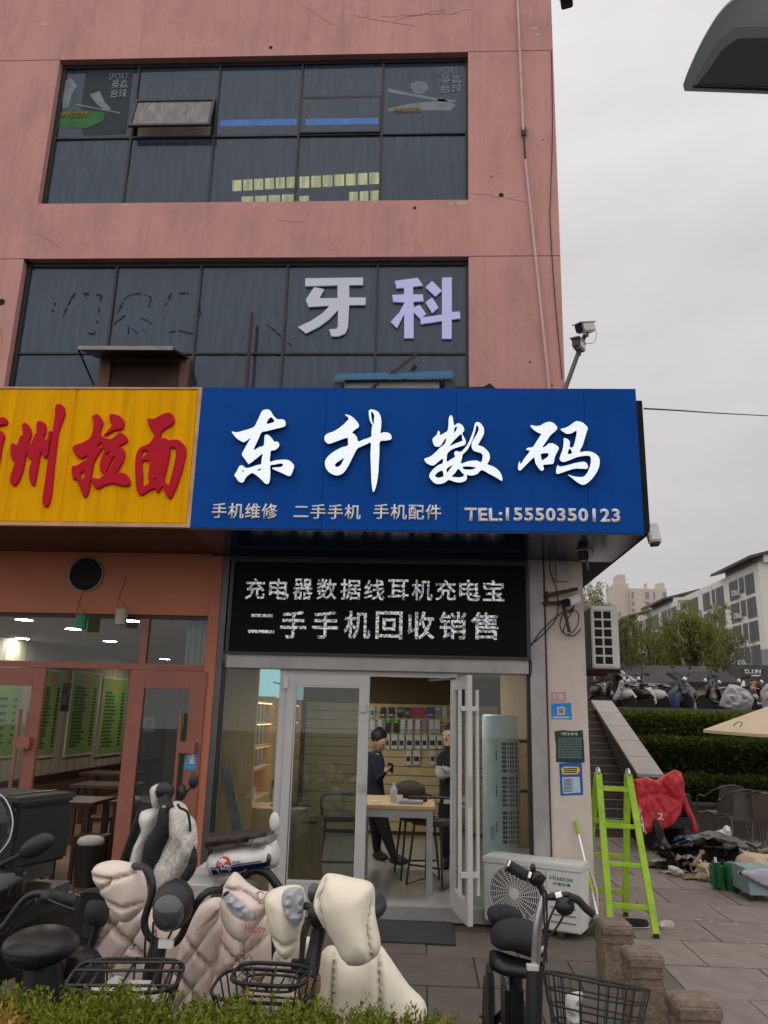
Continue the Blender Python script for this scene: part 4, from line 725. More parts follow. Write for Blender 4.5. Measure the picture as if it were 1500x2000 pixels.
# goods on the slat wall
mat('pack_white', S(205, 205, 205), .45); mat('pack_dark', S(38, 38, 42), .5); mat('pack_red', S(170, 50, 70), .5); mat('pack_green', S(70, 200, 70), .5); mat('pack_blue', S(80, 90, 150), .5); mat('pack_grey', S(140, 140, 140), .5)
def cpx(x, y): return 680+x/3.75, 1280+y/3.75
YK = YB-.1
def pack(x0, y0, x1, y1, m, lab, sub=None):
    a = P(*cpx(x0, y1), YK); b = P(*cpx(x1, y0), YK); o = thing('hanging_package', lab, 'package', ((a.x+b.x)/2, YK, a.z), 0, 'packages hanging on the shop slat wall')
    MB().box(a.x, b.x, YK-.012, YK+.012, a.z, b.z).build('box', m, o); h = b.z-a.z
    MB().tube([((a.x+b.x)/2, YK-.03, b.z-.012), ((a.x+b.x)/2, YB-.0705, b.z-.012)], .004, 5).build('hook', 'steel', o)
    if sub: MB().box(a.x+.01, b.x-.01, YK-.0145, YK-.0121, a.z+h*sub[1], a.z+h*sub[2]).build('print', sub[0], o)
for x0, x1, m, s_ in ((165, 196, 'pack_white', ('pack_blue', .2, .7)), (235, 272, 'pack_dark', ('pack_white', .15, .3)), (295, 335, 'pack_dark', ('pack_white', .15, .3)), (360, 400, 'pack_dark', ('pack_grey', .5, .8)), (415, 455, 'pack_dark', ('pack_grey', .3, .6)), (463, 502, 'pack_red', None), (520, 558, 'pack_red', None), (575, 625, 'pack_blue', ('pack_white', .2, .3)), (635, 680, 'pack_grey', ('pack_white', .7, .9)), (688, 722, 'pack_white', None)):
    pack(x0, 380, x1, 455, m, {'pack_white': 'white', 'pack_dark': 'black', 'pack_red': 'red', 'pack_blue': 'blue', 'pack_grey': 'grey'}[m]+' package in the top row of the shop slat wall', s_)
for x0, x1, m in ((160, 196, 'pack_white'), (218, 250, 'pack_white'), (270, 310, 'pack_dark'), (330, 370, 'pack_dark'), (385, 418, 'pack_white'), (436, 470, 'pack_white'), (495, 528, 'pack_white'), (545, 578, 'pack_grey'), (590, 626, 'pack_white'), (631, 672, 'pack_white')):
    pack(x0, 472, x1, 566, m, {'pack_white': 'white', 'pack_dark': 'black and green', 'pack_grey': 'grey'}[m]+' upright box in the second row of the shop slat wall', ('pack_green', .75, .95) if m == 'pack_dark' else ('pack_grey', .1, .25))
for x0, x1 in ((262, 304), (315, 362), (370, 410), (425, 472), (486, 530), (540, 578), (594, 640), (652, 690)): pack(x0, 582, x1, 685, 'pack_white', 'white cable pack in the third row of the shop slat wall', ('pack_dark', .25, .6))
for x0, x1 in ((420, 460), (478, 524), (600, 636)): pack(x0, 700, x1, 800, 'pack_white', 'white cable pack in the bottom row of the shop slat wall', ('pack_dark', .25, .6))
# table with tools
FZt = FZ-.004
ta = G(842, 1748, FZt); TZ = P(842, 1575, ta.y).z; tw, td = .78, .95; tx = ta.x+.03
TB = thing('work_table', 'pale wood topped work table with grey frame inside the phone shop', 'table', (tx-tw/2, ta.y+td/2, FZt))
MB().box(tx-tw, tx, ta.y-.03, ta.y+td, TZ-.035, TZ).build('table_top', 'wood', TB, bevel=.004)
MB().box(tx-tw+.02, tx-.02, ta.y-.01, ta.y+td-.02, TZ-.11, TZ-.0355).build('apron', mat('grey_frame', S(158, 160, 160), .5), TB)
for lx in (tx-tw+.02, tx-.08):
    for ly in (ta.y-.01, ta.y+td-.08): MB().box(lx, lx+.06, ly, ly+.06, FZt, TZ-.1105).build('leg', 'grey_frame', TB)
def small(name, label, cat, px, dy, prof, m, n=14):
    c = P(px, 1560, ta.y+dy); return one(name, MB().lathe(prof, (c.x, ta.y+dy, TZ+.001), n), m, label, cat, smooth=40)
small('water_bottle', 'clear plastic bottle with white label on the work table', 'bottle', 769, .25, [(.034, 0), (.036, .1), (.034, .13), (.014, .16), (.014, .19)], mat('bottle', S(190, 195, 200), .2))
small('paper_cup', 'white cup beside the water bottle on the work table', 'cup', 780, .15, [(.028, 0), (.034, .08), (.031, .08), (.027, .01)], 'white_plastic')
small('flux_bottle', 'small dark dropper bottle on the work table', 'bottle', 832, .4, [(.016, 0), (.016, .05), (.005, .07), (.003, .1)], mat('amber', (.08, .03, .01, 1), .2), 10)
c = P(803, 1560, ta.y+.2); one('tool_tray', MB().box(c.x-.12, c.x+.12, ta.y+.1, ta.y+.3, TZ+.001, TZ+.03), 'pack_grey', 'grey flat tool tray on the work table', 'tray', bevel=.005)
one('repair_kit', MB().box(c.x-.03, c.x+.14, ta.y+.32, ta.y+.5, TZ+.001, TZ+.05), 'black_plastic', 'black case behind the tool tray on the work table', 'case', bevel=.008)
bagm = mat('bag_dark', S(50, 46, 36), .8)
c = P(800, 1545, ta.y+.78); q = MB().ell((c.x, ta.y+.75, TZ+.08), .17, .1, .1); one('dark_bag', q, bagm, 'dark rounded bag lying at the rear of the work table', 'bag', smooth=180)
c = P(733, 1560, ta.y+.3); one('phone', MB().box(c.x-.03, c.x+.05, ta.y+.2, ta.y+.26, TZ+.001, TZ+.009), 'pack_white', 'white phone lying on the work table', 'phone')
def stool(px, Y, rz, lab, hgt=.62):
    c = P(px, 1600, Y); t = thing('bar_stool', lab, 'stool', (c.x, Y, FZt), rz, 'black bar stools in the phone shop')
    MB().box(-.19, .19, -.17, .17, hgt-.05, hgt).build('seat', mat('stool_seat', S(72, 70, 66), .7), t, w=False, bevel=.02, smooth=60)
    MB().tube([(-.19, .16, hgt-.03), (-.2, .2, hgt+.16), (0, .22, hgt+.19), (.2, .2, hgt+.16), (.19, .16, hgt-.03)], .014, 6, 4).build('back_rail', 'black_plastic', t, w=False)
    for s in (-1, 1): MB().tube([(s*.15, -.14, hgt-.05), (s*.2, -.2, .02), (s*.2, .2, .02), (s*.15, .14, hgt-.05)], .012, 6).build('leg_frame', 'black_plastic', t, w=False)
    MB().tube([(-.185, -.18, .2), (.185, -.18, .2)], .01, 6).build('foot_rail', 'black_plastic', t, w=False)
stool(815, 8.85, .2, 'black framed bar stool standing behind the work table'); stool(848, 8.5, -.5, 'black framed bar stool at the right end of the work table'); stool(665, 8.6, .1, 'black framed bar stool behind the closed door leaf')
# cabinets on the left
def box1(name, x0, x1, y0, y1, z0, z1, m, lab, cat, **k): return one(name, MB().box(x0, x1, y0, y1, z0, z1), m, lab, cat, **k)
wx0, wx1 = vx(452, 1400, 8.0), vx(503, 1400, 8.0)
CB = thing('display_cabinet', 'tall wooden display cabinet with warm lit shelves along the shop side wall', 'cabinet', (wx0, 8.9, FZt))
MB().box(wx0-.1, wx1, 7.95, 8.0, FZt, ZC-.06).build('end_panel', 'wood', CB)
XCF = XI0+.32
zs = [PX(505, y, XCF).z for y in (1368, 1411, 1457, 1500)]
for y0_, y1_ in ((8.02, 9.2), (9.25, 10.0), (10.05, 11.2)):
    MB().box(XI0+.052, XCF, y1_, y1_+.04, FZt, ZC-.02).build('upright', 'wood', CB)
    if y0_ > 9.2 and y0_ < 10: MB().box(XCF-.03, XCF, y0_, y1_-.002, 1.0, zs[0]).build('door_panel', 'wood', CB); continue
    for z_ in zs:
        MB().box(XI0+.0525, XCF, y0_, y1_-.002, z_-.02, z_).build('shelf', 'wood', CB)
        MB().box(XCF-.05, XCF-.03, y0_+.01, y1_-.02, z_-.028, z_-.0205).build('shelf_light', emis('warm_strip', (1, .62, .28), 5), CB)
    for z_ in zs[1:]:
        for k in range(5):
            yy = y0_+.1+k*.2; one('boxed_phone', MB().box(XCF-.16, XCF-.08, yy, yy+.13, z_+.001, z_+.2), 'pack_grey', 'boxed phone standing on the lit cabinet shelves', 'box', 'boxed phones on the lit shelves')
MB().box(XI0+.052, XI0+.075, 8.02, 11.2, FZt, ZC-.02).build('back_board', 'wood', CB)
MB().box(XI0+.052, XCF, 8.02, 11.2, FZt, zs[-1]-.3).build('base_unit', 'wood', CB)
lb = thing('light_box', 'pale cyan light box with small lettering above the wooden cabinet', 'light box', (XCF, 9, zs[0]+.1))
e0, e1 = PX(499, 1345, XCF+.02), PX(549, 1340, XCF+.02); zt0 = PX(520, 1318, XCF+.02).z
MB().box(XI0+.06, XCF+.02, 8.02, 11.2, zs[0]+.06, ZC-.03).build('face', emis('cyan_face', S(178, 226, 232), .85), lb)
text('lettering', '专区', (8.9, zs[0]+.35, 9.6, zs[0]+.5), 'n_black', lb, .002, 0.01, 1, O=(XCF+.021, 0, 0), U=(0, 1, 0), V=(0, 0, 1), Nn=(1, 0, 0))
q = MB()
for k in range(5): q.box(XCF+.021, XCF+.0225, 8.9+k*.11, 8.97+k*.11, zs[0]+.2, zs[0]+.22)
q.build('print_line', 'n_black', lb, kind='stuff')
cx0, cx1 = vx(470, 1600, 8.3), vx(600, 1600, 8.3); cz = P(500, 1573, 8.3).z
CD = thing('drawer_counter', 'wooden drawer counter inside the shop window', 'counter', (cx0, 8.3, FZt))
MB().box(cx0, cx1, 8.05, 8.6, FZt, cz).build('body', 'wood', CD, bevel=.004)
for i in range(2): MB().box(cx0+.3+i*.3, cx0+.57+i*.3, 8.035, 8.0495, FZt+.1, cz-.05).build('drawer_front', 'wood', CD); MB().box(cx0+.36+i*.3, cx0+.5+i*.3, 8.02, 8.0345, cz-.12, cz-.1).build('drawer_handle', 'black_plastic', CD)
c = P(491, 1573, 8.2); one('paper_cup', MB().lathe([(.03, 0), (.042, .17), (.044, .175), (.04, .17), (.028, .01)], (c.x, 8.2, cz+.001), 16), 'white_plastic', 'tall white paper cup on the wooden counter behind the side window', 'cup', smooth=40)
q = MB()
for k in range(5): q.tube([(cx0+.3+random.uniform(0, .4), 8.2+random.uniform(0, .3), cz+.012) for _ in range(5)], .008, 6, 5)
one('cable_heap', q, 'black_plastic', 'heap of tangled black cables on the wooden counter', 'cables'); 
one('leaning_bar', MB().bar(P(437, 1492, YF-.12), P(470, 1655, YF-.3), .07, .05), mat('bar_dark', S(70, 72, 74), .5, metal=.4, var=.4, vs=9), 'dark metal bar leaning beside the shop window edge', 'bar')
# tall indoor air conditioner
AX = P(978, 1500, 8.25); AZT = P(975, 1396, 8.25).z; AR = (P(1014, 1500, 8.25).x-P(942, 1500, 8.25).x)/2
AC = thing('floor_air_conditioner', 'tall white cylindrical indoor air conditioner behind the side glass', 'air conditioner', (AX.x, 8.25, FZt))
MB().lathe([(AR, FZt), (AR, AZT-.01), (AR-.01, AZT), (.01, AZT)], (AX.x, 8.25, 0), 40).build('body', mat('ac_white', S(196, 204, 204), .35), AC, smooth=40)
def arc(a0, a1, r, z0, z1, t=.004, n=10):
    q = MB(); vs = []
    for i in range(n+1):
        a = a0+(a1-a0)*i/n
        for rr in (r, r+t):
            for z in (z0, z1): vs.append((AX.x+rr*math.sin(a), 8.25-rr*math.cos(a), z))
    fs = []
    for i in range(n): b0 = i*4; fs += [(b0+2, b0+6, b0+7, b0+3), (b0, b0+2, b0+6, b0+4)[::-1], (b0+1, b0+3, b0+7, b0+5), (b0, b0+1, b0+5, b0+4)]
    return q.add(vs, fs)
for ya, yb in ((1449, 1510), (1516, 1577), (1584, 1650)):
    zt, zb = P(990, ya, 8.05).z, P(990, yb, 8.05).z; g0 = arc(-.05, .95, AR, zb, zt, .003).build('grille', mat('ac_dark', S(70, 78, 80), .5), AC)
    bars = MB(); nb = 7
    for i in range(nb+1): z_ = zb+(zt-zb)*i/nb; b2 = arc(-.05, .95, AR+.002, z_-.005, z_+.005, .008); bars.add(b2.v, b2.f)
    for a0 in (-.06, .22, .36, .5, .66, .93): b2 = arc(a0, a0+(.06 if a0 in (.22, .66) else .025), AR+.003, zb, zt, .009, 2); bars.add(b2.v, b2.f)
    bars.build('louvre', 'ac_white', g0)
for k, y in enumerate((1475, 1545, 1615)): z_ = P(960, y, 8.05).z; arc(-.35, -.3, AR, z_-.05, z_+.05, .003, 2).build('display_slot', 'ac_dark', AC)
arc(-.7, -.45, AR, P(960, 1640, 8.05).z, P(960, 1615, 8.05).z, .002, 4).build('energy_label', mat('lab_teal', S(120, 175, 185), .6), AC)
one('wall_shelf', MB().box(XI1-.3, XI1-.002, 8.7, 11.5, 1.0, 1.03).box(XI1-.3, XI1-.002, 8.7, 11.5, 1.5, 1.53).box(XI1-.3, XI1-.002, 8.7, 8.73, FZt, 2.2), 'wood', 'wooden wall shelf behind the tall air conditioner', 'shelf')
# ================================================================== noodle restaurant front
R = thing('restaurant_facade', 'orange brown restaurant front with glass doors under the yellow sign', 'storefront', (-3, YF, 0))
XPL, XPR = vx(408, 1200), X_LF-.091
ZWT = P(150, 1198, YF).z; ZDT = P(150, 1304, YF).z
MB().box(XPL, XPR, YF-.03, YF+.1, 0, ZB_-.016).build('pilaster', 'orange_wall', R, bevel=.005)
MB().box(-7.4, XPL-.004, YF, YF+.1, ZWT, ZYB-.003).build('upper_wall', 'orange_wall', R)
mat('dark_bead', S(60, 44, 38), .6)
MB().box(-7.4, XPL-.002, YF+.02, YF+.06, ZWT-.04, ZWT-.001).build('window_head', 'dark_bead', R)
MB().box(-7.4, XPL-.002, YF+.0, YF+.07, ZDT-.005, ZDT+.055).build('transom', 'door_brown', R)
xm = vx(281, 1250); MB().box(xm-.035, xm+.035, YF+.0, YF+.07, ZDT+.055, ZWT-.04).build('mullion', 'door_brown', R)
MB().box(-7.4, xm-.035, YF+.03, YF+.036, ZDT+.055, ZWT-.04).build('glass_panel', 'clear_glass', R); MB().box(xm+.035, XPL-.002, YF+.03, YF+.036, ZDT+.055, ZWT-.04).build('glass_panel', 'clear_glass', R)
def rdoor(x0, x1, y, rail, nm, hs, lab):
    f = MB(); st = rail; z1 = ZDT-.012
    f.box(x0, x0+st, y, y+.045, .02, z1); f.box(x1-st, x1, y, y+.045, .02, z1); f.box(x0+st, x1-st, y, y+.045, z1-.17, z1); f.box(x0+st, x1-st, y, y+.045, .02, .2)
    o = f.build('door_leaf', 'door_brown', R, bevel=.004); o['label'] = lab
    MB().box(x0+st, x1-st, y+.02, y+.026, .2, z1-.17).build('pane', 'clear_glass' if hs < 0 else 'door_glass', o)
    hx = x1-st-.05; q = MB(); q.tube([(hx, y-.06, .6), (hx, y-.06, 1.72)], .018, 10); q.box(hx-.005, x1-.04, y-.075, y-.0005, 1.36, 1.46); q.tube([(hx, y-.06, .75), (hx+.03, y, .75)], .01, 6)
    q.build('handle', 'door_brown', o, smooth=40)
rx0, rx1 = vx(240, 1450, YF-.06), vx(393, 1450, YF-.06)
rdoor(rx0, rx1, YF-.05, .15, 'r', 1, 'restaurant door leaf with paper characters inside'); rdoor(vx(-115, 1400), vx(78, 1400), YF+.005, .12, 'l', -1, 'restaurant door leaf at the far side of the doorway')
rx = R.children
for b, x in (('汤', 264), ('牛', 291)):
    p = P(x, 1415, YF-.015); o = MB().box(p.x-.055, p.x+.055, YF-.0155, YF-.0135, p.z-.07, p.z+.07).build('paper_character', mat('paper', S(200, 196, 190), .8), R)
    text('print', b, (-p.x-.03, p.z-.04, -p.x+.03, p.z+.04), 'n_black', o, .001, .02, O=(0, YF-.0157, 0), U=(-1, 0, 0), V=(0, 0, 1), Nn=(0, -1, 0))
p = P(371, 1484, YF-.055); st_ = one('push_sticker', MB().box(p.x-.055, p.x+.06, YF-.0535, YF-.0505, p.z-.085, p.z+.075), mat('st_blue', S(60, 150, 205), .6), 'blue sticker with white push character on the restaurant door', 'sticker')
text('lettering', '推', (p.x-.04, p.z-.04, p.x+.045, p.z+.06), 'n_white', st_, .001, .02, O=(0, YF-.0536, 0), U=(1, 0, 0), V=(0, 0, 1), Nn=(0, -1, 0))
c = P(169, 1122, YF); vr = .165
q = MB(); ring = [(vr+.012, 0), (vr+.014, .03), (vr, .03), (vr-.004, .0)]; ev = thing('exhaust_duct', 'round black exhaust opening with sooty rim in the orange wall', 'exhaust', (c.x, YF, c.z))
MB().lathe([(vr+.012, 0), (vr+.014, .02), (vr, .02), (vr-.002, .004)], (c.x, YF-.0005, c.z), 32, (0, -1, 0)).build('rim', 'steel_dark', ev, smooth=30); MB().lathe([(vr-.003, 0), (vr-.003, .004)], (c.x, YF-.0008, c.z), 32, (0, -1, 0)).build('opening', 'hole', ev)
for x, y0_, y1_, m, lab, px0 in ((157, 1201, 1228, mat('pot_green', S(30, 130, 85), .5), 'green plastic tub hanging under the exhaust opening', 1150), (235, 1190, 1220, mat('pot_white', S(176, 170, 160), .6), 'white plastic tub hanging by a wire at the restaurant window', 1145)):
    YQ = YF-.12; t0 = P(x, y0_, YQ); t1 = P(x, y1_, YQ); t = thing('hanging_tub', lab, 'tub', t1)
    MB().lathe([(.055, 0), (.062, t0.z-t1.z), (.056, t0.z-t1.z), (.05, .01)], t1, 18).build('tub', m, t, smooth=40)
    tp = P(x, px0, YQ); MB().tube([(t1.x-.055, YQ, t0.z), (tp.x, YQ, t0.z+.1), (t1.x+.055, YQ, t0.z)], .0035, 5).tube([(tp.x, YQ, t0.z+.1), (tp.x, YF-.002, t0.z+.35)], .0035, 5).build('wire', 'rust', t)
# restaurant interior
XRW = -6.4; ZRC = ZWT+.12
mat('resto_wall', S(170, 160, 142), .7, var=.06); mat('resto_ceil', S(150, 145, 136), .8); mat('wainscot', S(96, 76, 62), .6, var=.35, vs=40); mat('menu_green', S(124, 152, 88), .5, var=.14, vs=2); mat('menu_frame', S(186, 190, 168), .5); mat('resto_floor', S(120, 86, 64), .4, var=.15, vs=6)
tag(MB().box(-7.4, XPR-.01, YF+.101, 20, -.01, .03).build('restaurant_floor', 'resto_floor'), None, None, kind='structure')
tag(MB().box(-7.4, XPR-.01, YF+.101, 20, ZRC, ZRC+.08).build('restaurant_ceiling', 'resto_ceil'), None, None, kind='structure')
tag(MB().box(-7.4, XPR-.01, 20, 20.1, .03, ZRC).build('wall_rear', 'resto_wall'), None, None, kind='structure')
wl_ = tag(MB().box(XRW-.1, XRW, YF+.3, 19.99, .031, ZRC-.001).build('wall_left', 'resto_wall'), None, None, kind='structure')
tag(MB().box(XPR-.12, XPR-.012, YF+.101, 19.99, .031, ZRC-.001).build('wall_right', 'resto_wall'), None, None, kind='structure')
zb_ = PX(150, 1510, XRW).z; one('dado_rail', MB().box(XRW+.001, XRW+.025, YF+.35, 19.98, zb_-.06, zb_+.06), mat('rail_dark', S(50, 32, 24), .5), 'dark wooden rail along the restaurant wall', 'rail'); MB().box(XRW+.0005, XRW+.012, YF+.35, 19.98, .032, zb_-.061).build('wainscot', 'wainscot', wl_)
for i in range(34): MB().box(XRW+.0005, XRW+.004, YF+.6+i*.33, YF+.606+i*.33, zb_+.061, ZRC-.01).build('panel_joint', 'rail_dark', wl_)
for xl, xr, yt, yb, nr, ml in ((-12, 33, 1328, 1475, 7, 'green menu board seen through the glass of the far restaurant door leaf'), (72, 115, 1310, 1474, 18, 'tall green menu board before the dark bowl poster'), (136, 189, 1314, 1470, 18, 'tall green menu board right after the dark bowl poster'), (197, 243, 1326, 1470, 16, 'tall green menu board deepest inside the restaurant')):
    a_ = PX(xl, yb, XRW+.03); b_ = PX(xr, yt, XRW+.03); zt = PX((xl+xr)/2, yt, XRW+.03).z; z0 = PX((xl+xr)/2, yb, XRW+.03).z; y0_, y1_ = PX(xl, (yt+yb)/2, XRW+.03).y, PX(xr, (yt+yb)/2, XRW+.03).y
    t = thing('menu_board', ml, 'menu board', (XRW+.03, (y0_+y1_)/2, z0), 0, 'green menu boards in the restaurant')
    MB().box(XRW+.002, XRW+.03, y0_-.03, y1_+.03, z0-.05, zt+.03).build('frame', 'menu_frame', t, bevel=.006); MB().box(XRW+.0305, XRW+.034, y0_, y1_, z0, zt).build('face', 'menu_green', t)
    q = MB(); w_ = y1_-y0_
    for i in range(nr):
        z = zt-.28-(zt-z0-.36)*i/nr; yy = y0_+.1*w_; ye = y0_+w_*random.uniform(.38, .5)
        while yy < ye: q.box(XRW+.0342, XRW+.0352, yy, yy+w_*.075, z-.022, z+.022); yy += w_*.095
        q.box(XRW+.0342, XRW+.0352, y0_+w_*.78, y0_+w_*.9, z-.02, z+.02)
    q.build('print_line', mat('menu_ink', S(28, 60, 26), .7), t, kind='stuff')
    if xl > 0: MB().lathe([(.09, 0), (.085, .002)], (XRW+.0342, (y0_+y1_)/2, zt-.14), 16, (1, 0, 0)).build('badge', mat('menu_orange', S(200, 110, 50), .6), t)
a_ = PX(115, 1390, XRW+.02); b_ = PX(148, 1334, XRW+.02); t = thing('food_poster', 'dark poster of bowls between the green menu boards', 'poster', (XRW+.02, a_.y, a_.z))
MB().box(XRW+.002, XRW+.02, a_.y, b_.y, PX(131, 1388, XRW+.02).z, PX(131, 1334, XRW+.02).z).build('sheet', mat('poster_black', S(36, 36, 40), .5), t)
for yy, zz, r_ in ((.62, .66, .09), (.3, .4, .1), (.62, .3, .06)): 
    y_ = a_.y+(b_.y-a_.y)*yy; zl, zh = PX(131, 1388, XRW+.02).z, PX(131, 1334, XRW+.02).z; MB().lathe([(r_, 0), (r_*.9, .003), (r_*.6, .002)], (XRW+.0203, y_, zl+(zh-zl)*zz), 18, (1, 0, 0)).build('bowl_print', mat('bowl_grey', S(100, 98, 96), .6, var=.3, vs=20), t)
emis('downlight', (1, .95, .85), 150)
for x, y in ((47, 1210), (143, 1228), (43, 1247), (215, 1252), (58, 1270), (132, 1270), (137, 1289), (202, 1290), (322, 1287), (255, 1212)):
    c = G(x, y, ZRC-.004)
    if c.y < 19 and c.x > -6.3: 
        t = thing('downlight', 'round recessed downlight in the restaurant ceiling', 'ceiling light', (c.x, c.y, ZRC), 0, 'restaurant ceiling downlights'); MB().lathe([(.1, 0), (.1, -.006)], (c.x, c.y, ZRC-.002), 20).build('lens', 'downlight', t); MB().lathe([(.125, 0), (.122, -.008), (.103, -.009), (.101, 0)], (c.x, c.y, ZRC-.001), 20).build('trim', 'white_metal', t)
def dining(x, y, lab):
    t = thing('dining_table', lab, 'table', (x, y, .03), 0, 'dark dining tables in the restaurant')
    MB().box(-.4, .4, -.33, .33, .7, .74).build('table_top', mat('dark_wood', S(62, 40, 30), .35), t, w=False, bevel=.004)
    for a_ in (-.33, .33):
        for b_ in (-.26, .26): MB().box(a_-.03, a_+.03, b_-.03, b_+.03, 0, .7).build('leg', 'dark_wood', t, w=False)
for x, y in ((-3.9, 9.0), (-3.0, 9.2), (-4.2, 10.9), (-3.0, 11.2), (-4.9, 12.8), (-3.5, 13.2)): dining(x, y, 'dark wooden dining table inside the restaurant')
def bench(x, y):
    t = thing('dining_stool', 'dark wooden stool beside a restaurant table', 'stool', (x, y, .03), 0, 'restaurant stools'); MB().box(-.16, .16, -.14, .14, .41, .45).build('seat', 'dark_wood', t, w=False, bevel=.004)
    for a_ in (-.13, .13):
        for b_ in (-.11, .11): MB().box(a_-.018, a_+.018, b_-.018, b_+.018, 0, .41).build('leg', 'dark_wood', t, w=False)
for x, y in ((-3.4, 8.5), (-2.9, 8.6), (-3.9, 8.4), (-3.3, 9.9), (-3.9, 9.9)): bench(x, y)
one('tissue_pile', MB().ell((-3.15, 8.95, .785), .1, .07, .035, 10, 6), 'paper', 'crumpled white tissues on a restaurant table', 'tissues', smooth=180)
tb = P(178, 1640, 8.35); tr_ = thing('waste_bin', 'dark bin stuffed with white paper by the restaurant tables', 'bin', (tb.x, 8.35, .03)); MB().lathe([(.12, .03), (.15, .42), (.145, .42), (.11, .05)], (tb.x, 8.35, 0), 16).build('bin', 'black_plastic', tr_, smooth=40); MB().ell((tb.x, 8.35, .44), .14, .14, .06, 10, 6).build('paper', 'paper', tr_, smooth=180)
cu = MB(); cx = vx(385, 1300, YF+.25)
for i in range(9): cu.tube([(vx(365, 1300, YF+.25)+i*.03, YF+.22+(i % 2)*.02, .1), (vx(365, 1300, YF+.25)+i*.03, YF+.22+(i % 2)*.02, ZWT)], .018, 6)
one('curtain', cu, mat('curtain_white', S(170, 168, 164), .9), 'white pleated curtain hanging inside the restaurant glass', 'curtain')
# ================================================================== plaza, stairs, hedge bank, terrace
mat('granite_dark', S(92, 86, 82), .7, var=.2, vs=12, bump=.2, bs=40); mat('granite_light', S(168, 162, 156), .7, var=.1, vs=6, dirt=.25, dcol=S(110, 104, 98)); mat('step_edge', S(150, 144, 138), .7, var=.1)
ZTR = 1.95; NS = 16; SR, SRUN = ZTR/NS, .2; Y0S = 13.2
stt = thing('stairs', 'dark granite stairs climbing beside the column to the terrace', 'stairs', (2.6, Y0S, 0))
for i in range(NS):
    MB().box(1.95, 3.42, Y0S+i*SRUN, Y0S+NS*SRUN if i == NS-1 else Y0S+(i+1)*SRUN+.02, i*SR if i else 0, (i+1)*SR).build('step', 'granite_dark', stt)
    MB().box(1.95, 3.419, Y0S+i*SRUN-.012, Y0S+i*SRUN+.03, (i+1)*SR+.0005, (i+1)*SR+.012).build('nosing', 'step_edge', stt)
par = thing('stair_parapet', 'pale sloping stone parapet beside the granite stairs', 'parapet', (3.6, 14.8, 0))
MB().prismx([(13.25, 0), (16.45, 0), (16.45, 2.10), (13.25, .90)], 3.423, 3.75).build('body', 'granite_dark', par)
for i in range(5):
    a, b = i/5, (i+1)/5-.006
    y0_, y1_ = 13.2+3.3*a, 13.2+3.3*b; z0, z1 = .90+1.2*a, .90+1.2*b
    MB().prismx([(y0_, z0+.0), (y1_, z1+.0), (y1_, z1+.05), (y0_, z0+.05)], 3.39, 3.80).build('coping_slab', 'granite_light', par)
ter = MB().box(1.95, 160, 18.0, 330, -.01, ZTR).box(1.95, 3.8, Y0S+NS*SRUN+.001, 17.999, -.01, ZTR-.001)
tag(ter.build('terrace', 'ground'), None, None, kind='structure')
one('terrace_kerb', MB().box(3.81, 30, 17.9, 18.15, 1.5, ZTR+.1), 'granite_dark', 'dark stone kerb along the terrace edge above the hedges', 'kerb')
one('planter_wall', MB().box(3.81, 30, 13.5, 13.7, 0, .47).box(3.80, 30, 13.46, 13.74, .471, .51), 'granite_dark', 'low dark stone planter wall behind the metal chairs', 'wall')
bank = MB().add([(3.82, 13.7, 0), (30, 13.7, 0), (30, 17.9, 0), (3.82, 17.9, 0), (3.82, 13.7, .42), (30, 13.7, .42), (30, 17.9, 1.6), (3.82, 17.9, 1.6)], [(0, 3, 2, 1), (4, 5, 6, 7), (0, 1, 5, 4), (1, 2, 6, 5), (2, 3, 7, 6), (3, 0, 4, 7)])
tag(bank.build('bank', mat('soil', S(60, 50, 40), .95)), None, None, kind='structure')
def leafmat(name, c0, c1, tr=.25):
    m = bpy.data.materials.new(name); m.use_nodes = True; t = m.node_tree; b = t.nodes['Principled BSDF']; b.inputs['Roughness'].default_value = .6; b.inputs['Specular IOR Level'].default_value = .25
    g_ = t.nodes.new('ShaderNodeNewGeometry'); mx_ = t.nodes.new('ShaderNodeMix'); mx_.data_type = 'RGBA'; t.links.new(g_.outputs['Random Per Island'], mx_.inputs['Factor']); mx_.inputs['A'].default_value = c0; mx_.inputs['B'].default_value = c1
    t.links.new(mx_.outputs['Result'], b.inputs['Base Color'])
    d = t.nodes.new('ShaderNodeBsdfTranslucent'); t.links.new(mx_.outputs['Result'], d.inputs[0]); ms = t.nodes.new('ShaderNodeMixShader'); ms.inputs[0].default_value = tr
    o = t.nodes['Material Output']; t.links.new(b.outputs[0], ms.inputs[1]); t.links.new(d.outputs[0], ms.inputs[2]); t.links.new(ms.outputs[0], o.inputs[0]); MATS[name] = m
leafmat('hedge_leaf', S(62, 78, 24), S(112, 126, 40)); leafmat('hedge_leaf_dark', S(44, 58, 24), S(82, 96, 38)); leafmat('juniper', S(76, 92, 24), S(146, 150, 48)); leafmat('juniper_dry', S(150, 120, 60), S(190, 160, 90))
leafmat('willow_leaf', S(104, 112, 50), S(150, 154, 82), .35); leafmat('tree_leaf', S(84, 96, 48), S(130, 136, 76), .35); leafmat('blossom_leaf', S(150, 150, 110), S(205, 200, 180), .4)
mat('bark', S(72, 58, 46), .9, var=.3, vs=20)
def rv(s=1): return Vector((random.gauss(0, s), random.gauss(0, s), random.gauss(0, s)))
def leaves(pts, ln, wd, dirs=None):
    q = MB(); vs = q.v; fs = q.f
    for i, p in enumerate(pts):
        d = (dirs[i] if dirs else rv()); d = (d+rv(.45)).normalized(); s = d.cross(rv()).normalized()
        l = ln*random.uniform(.55, 1.5); w_ = wd*random.uniform(.6, 1.5); n = len(vs)
        vs += [p, p+d*l*.5+s*w_, p+d*l, p+d*l*.5-s*w_]; fs.append((n, n+1, n+2, n+3))
    return q
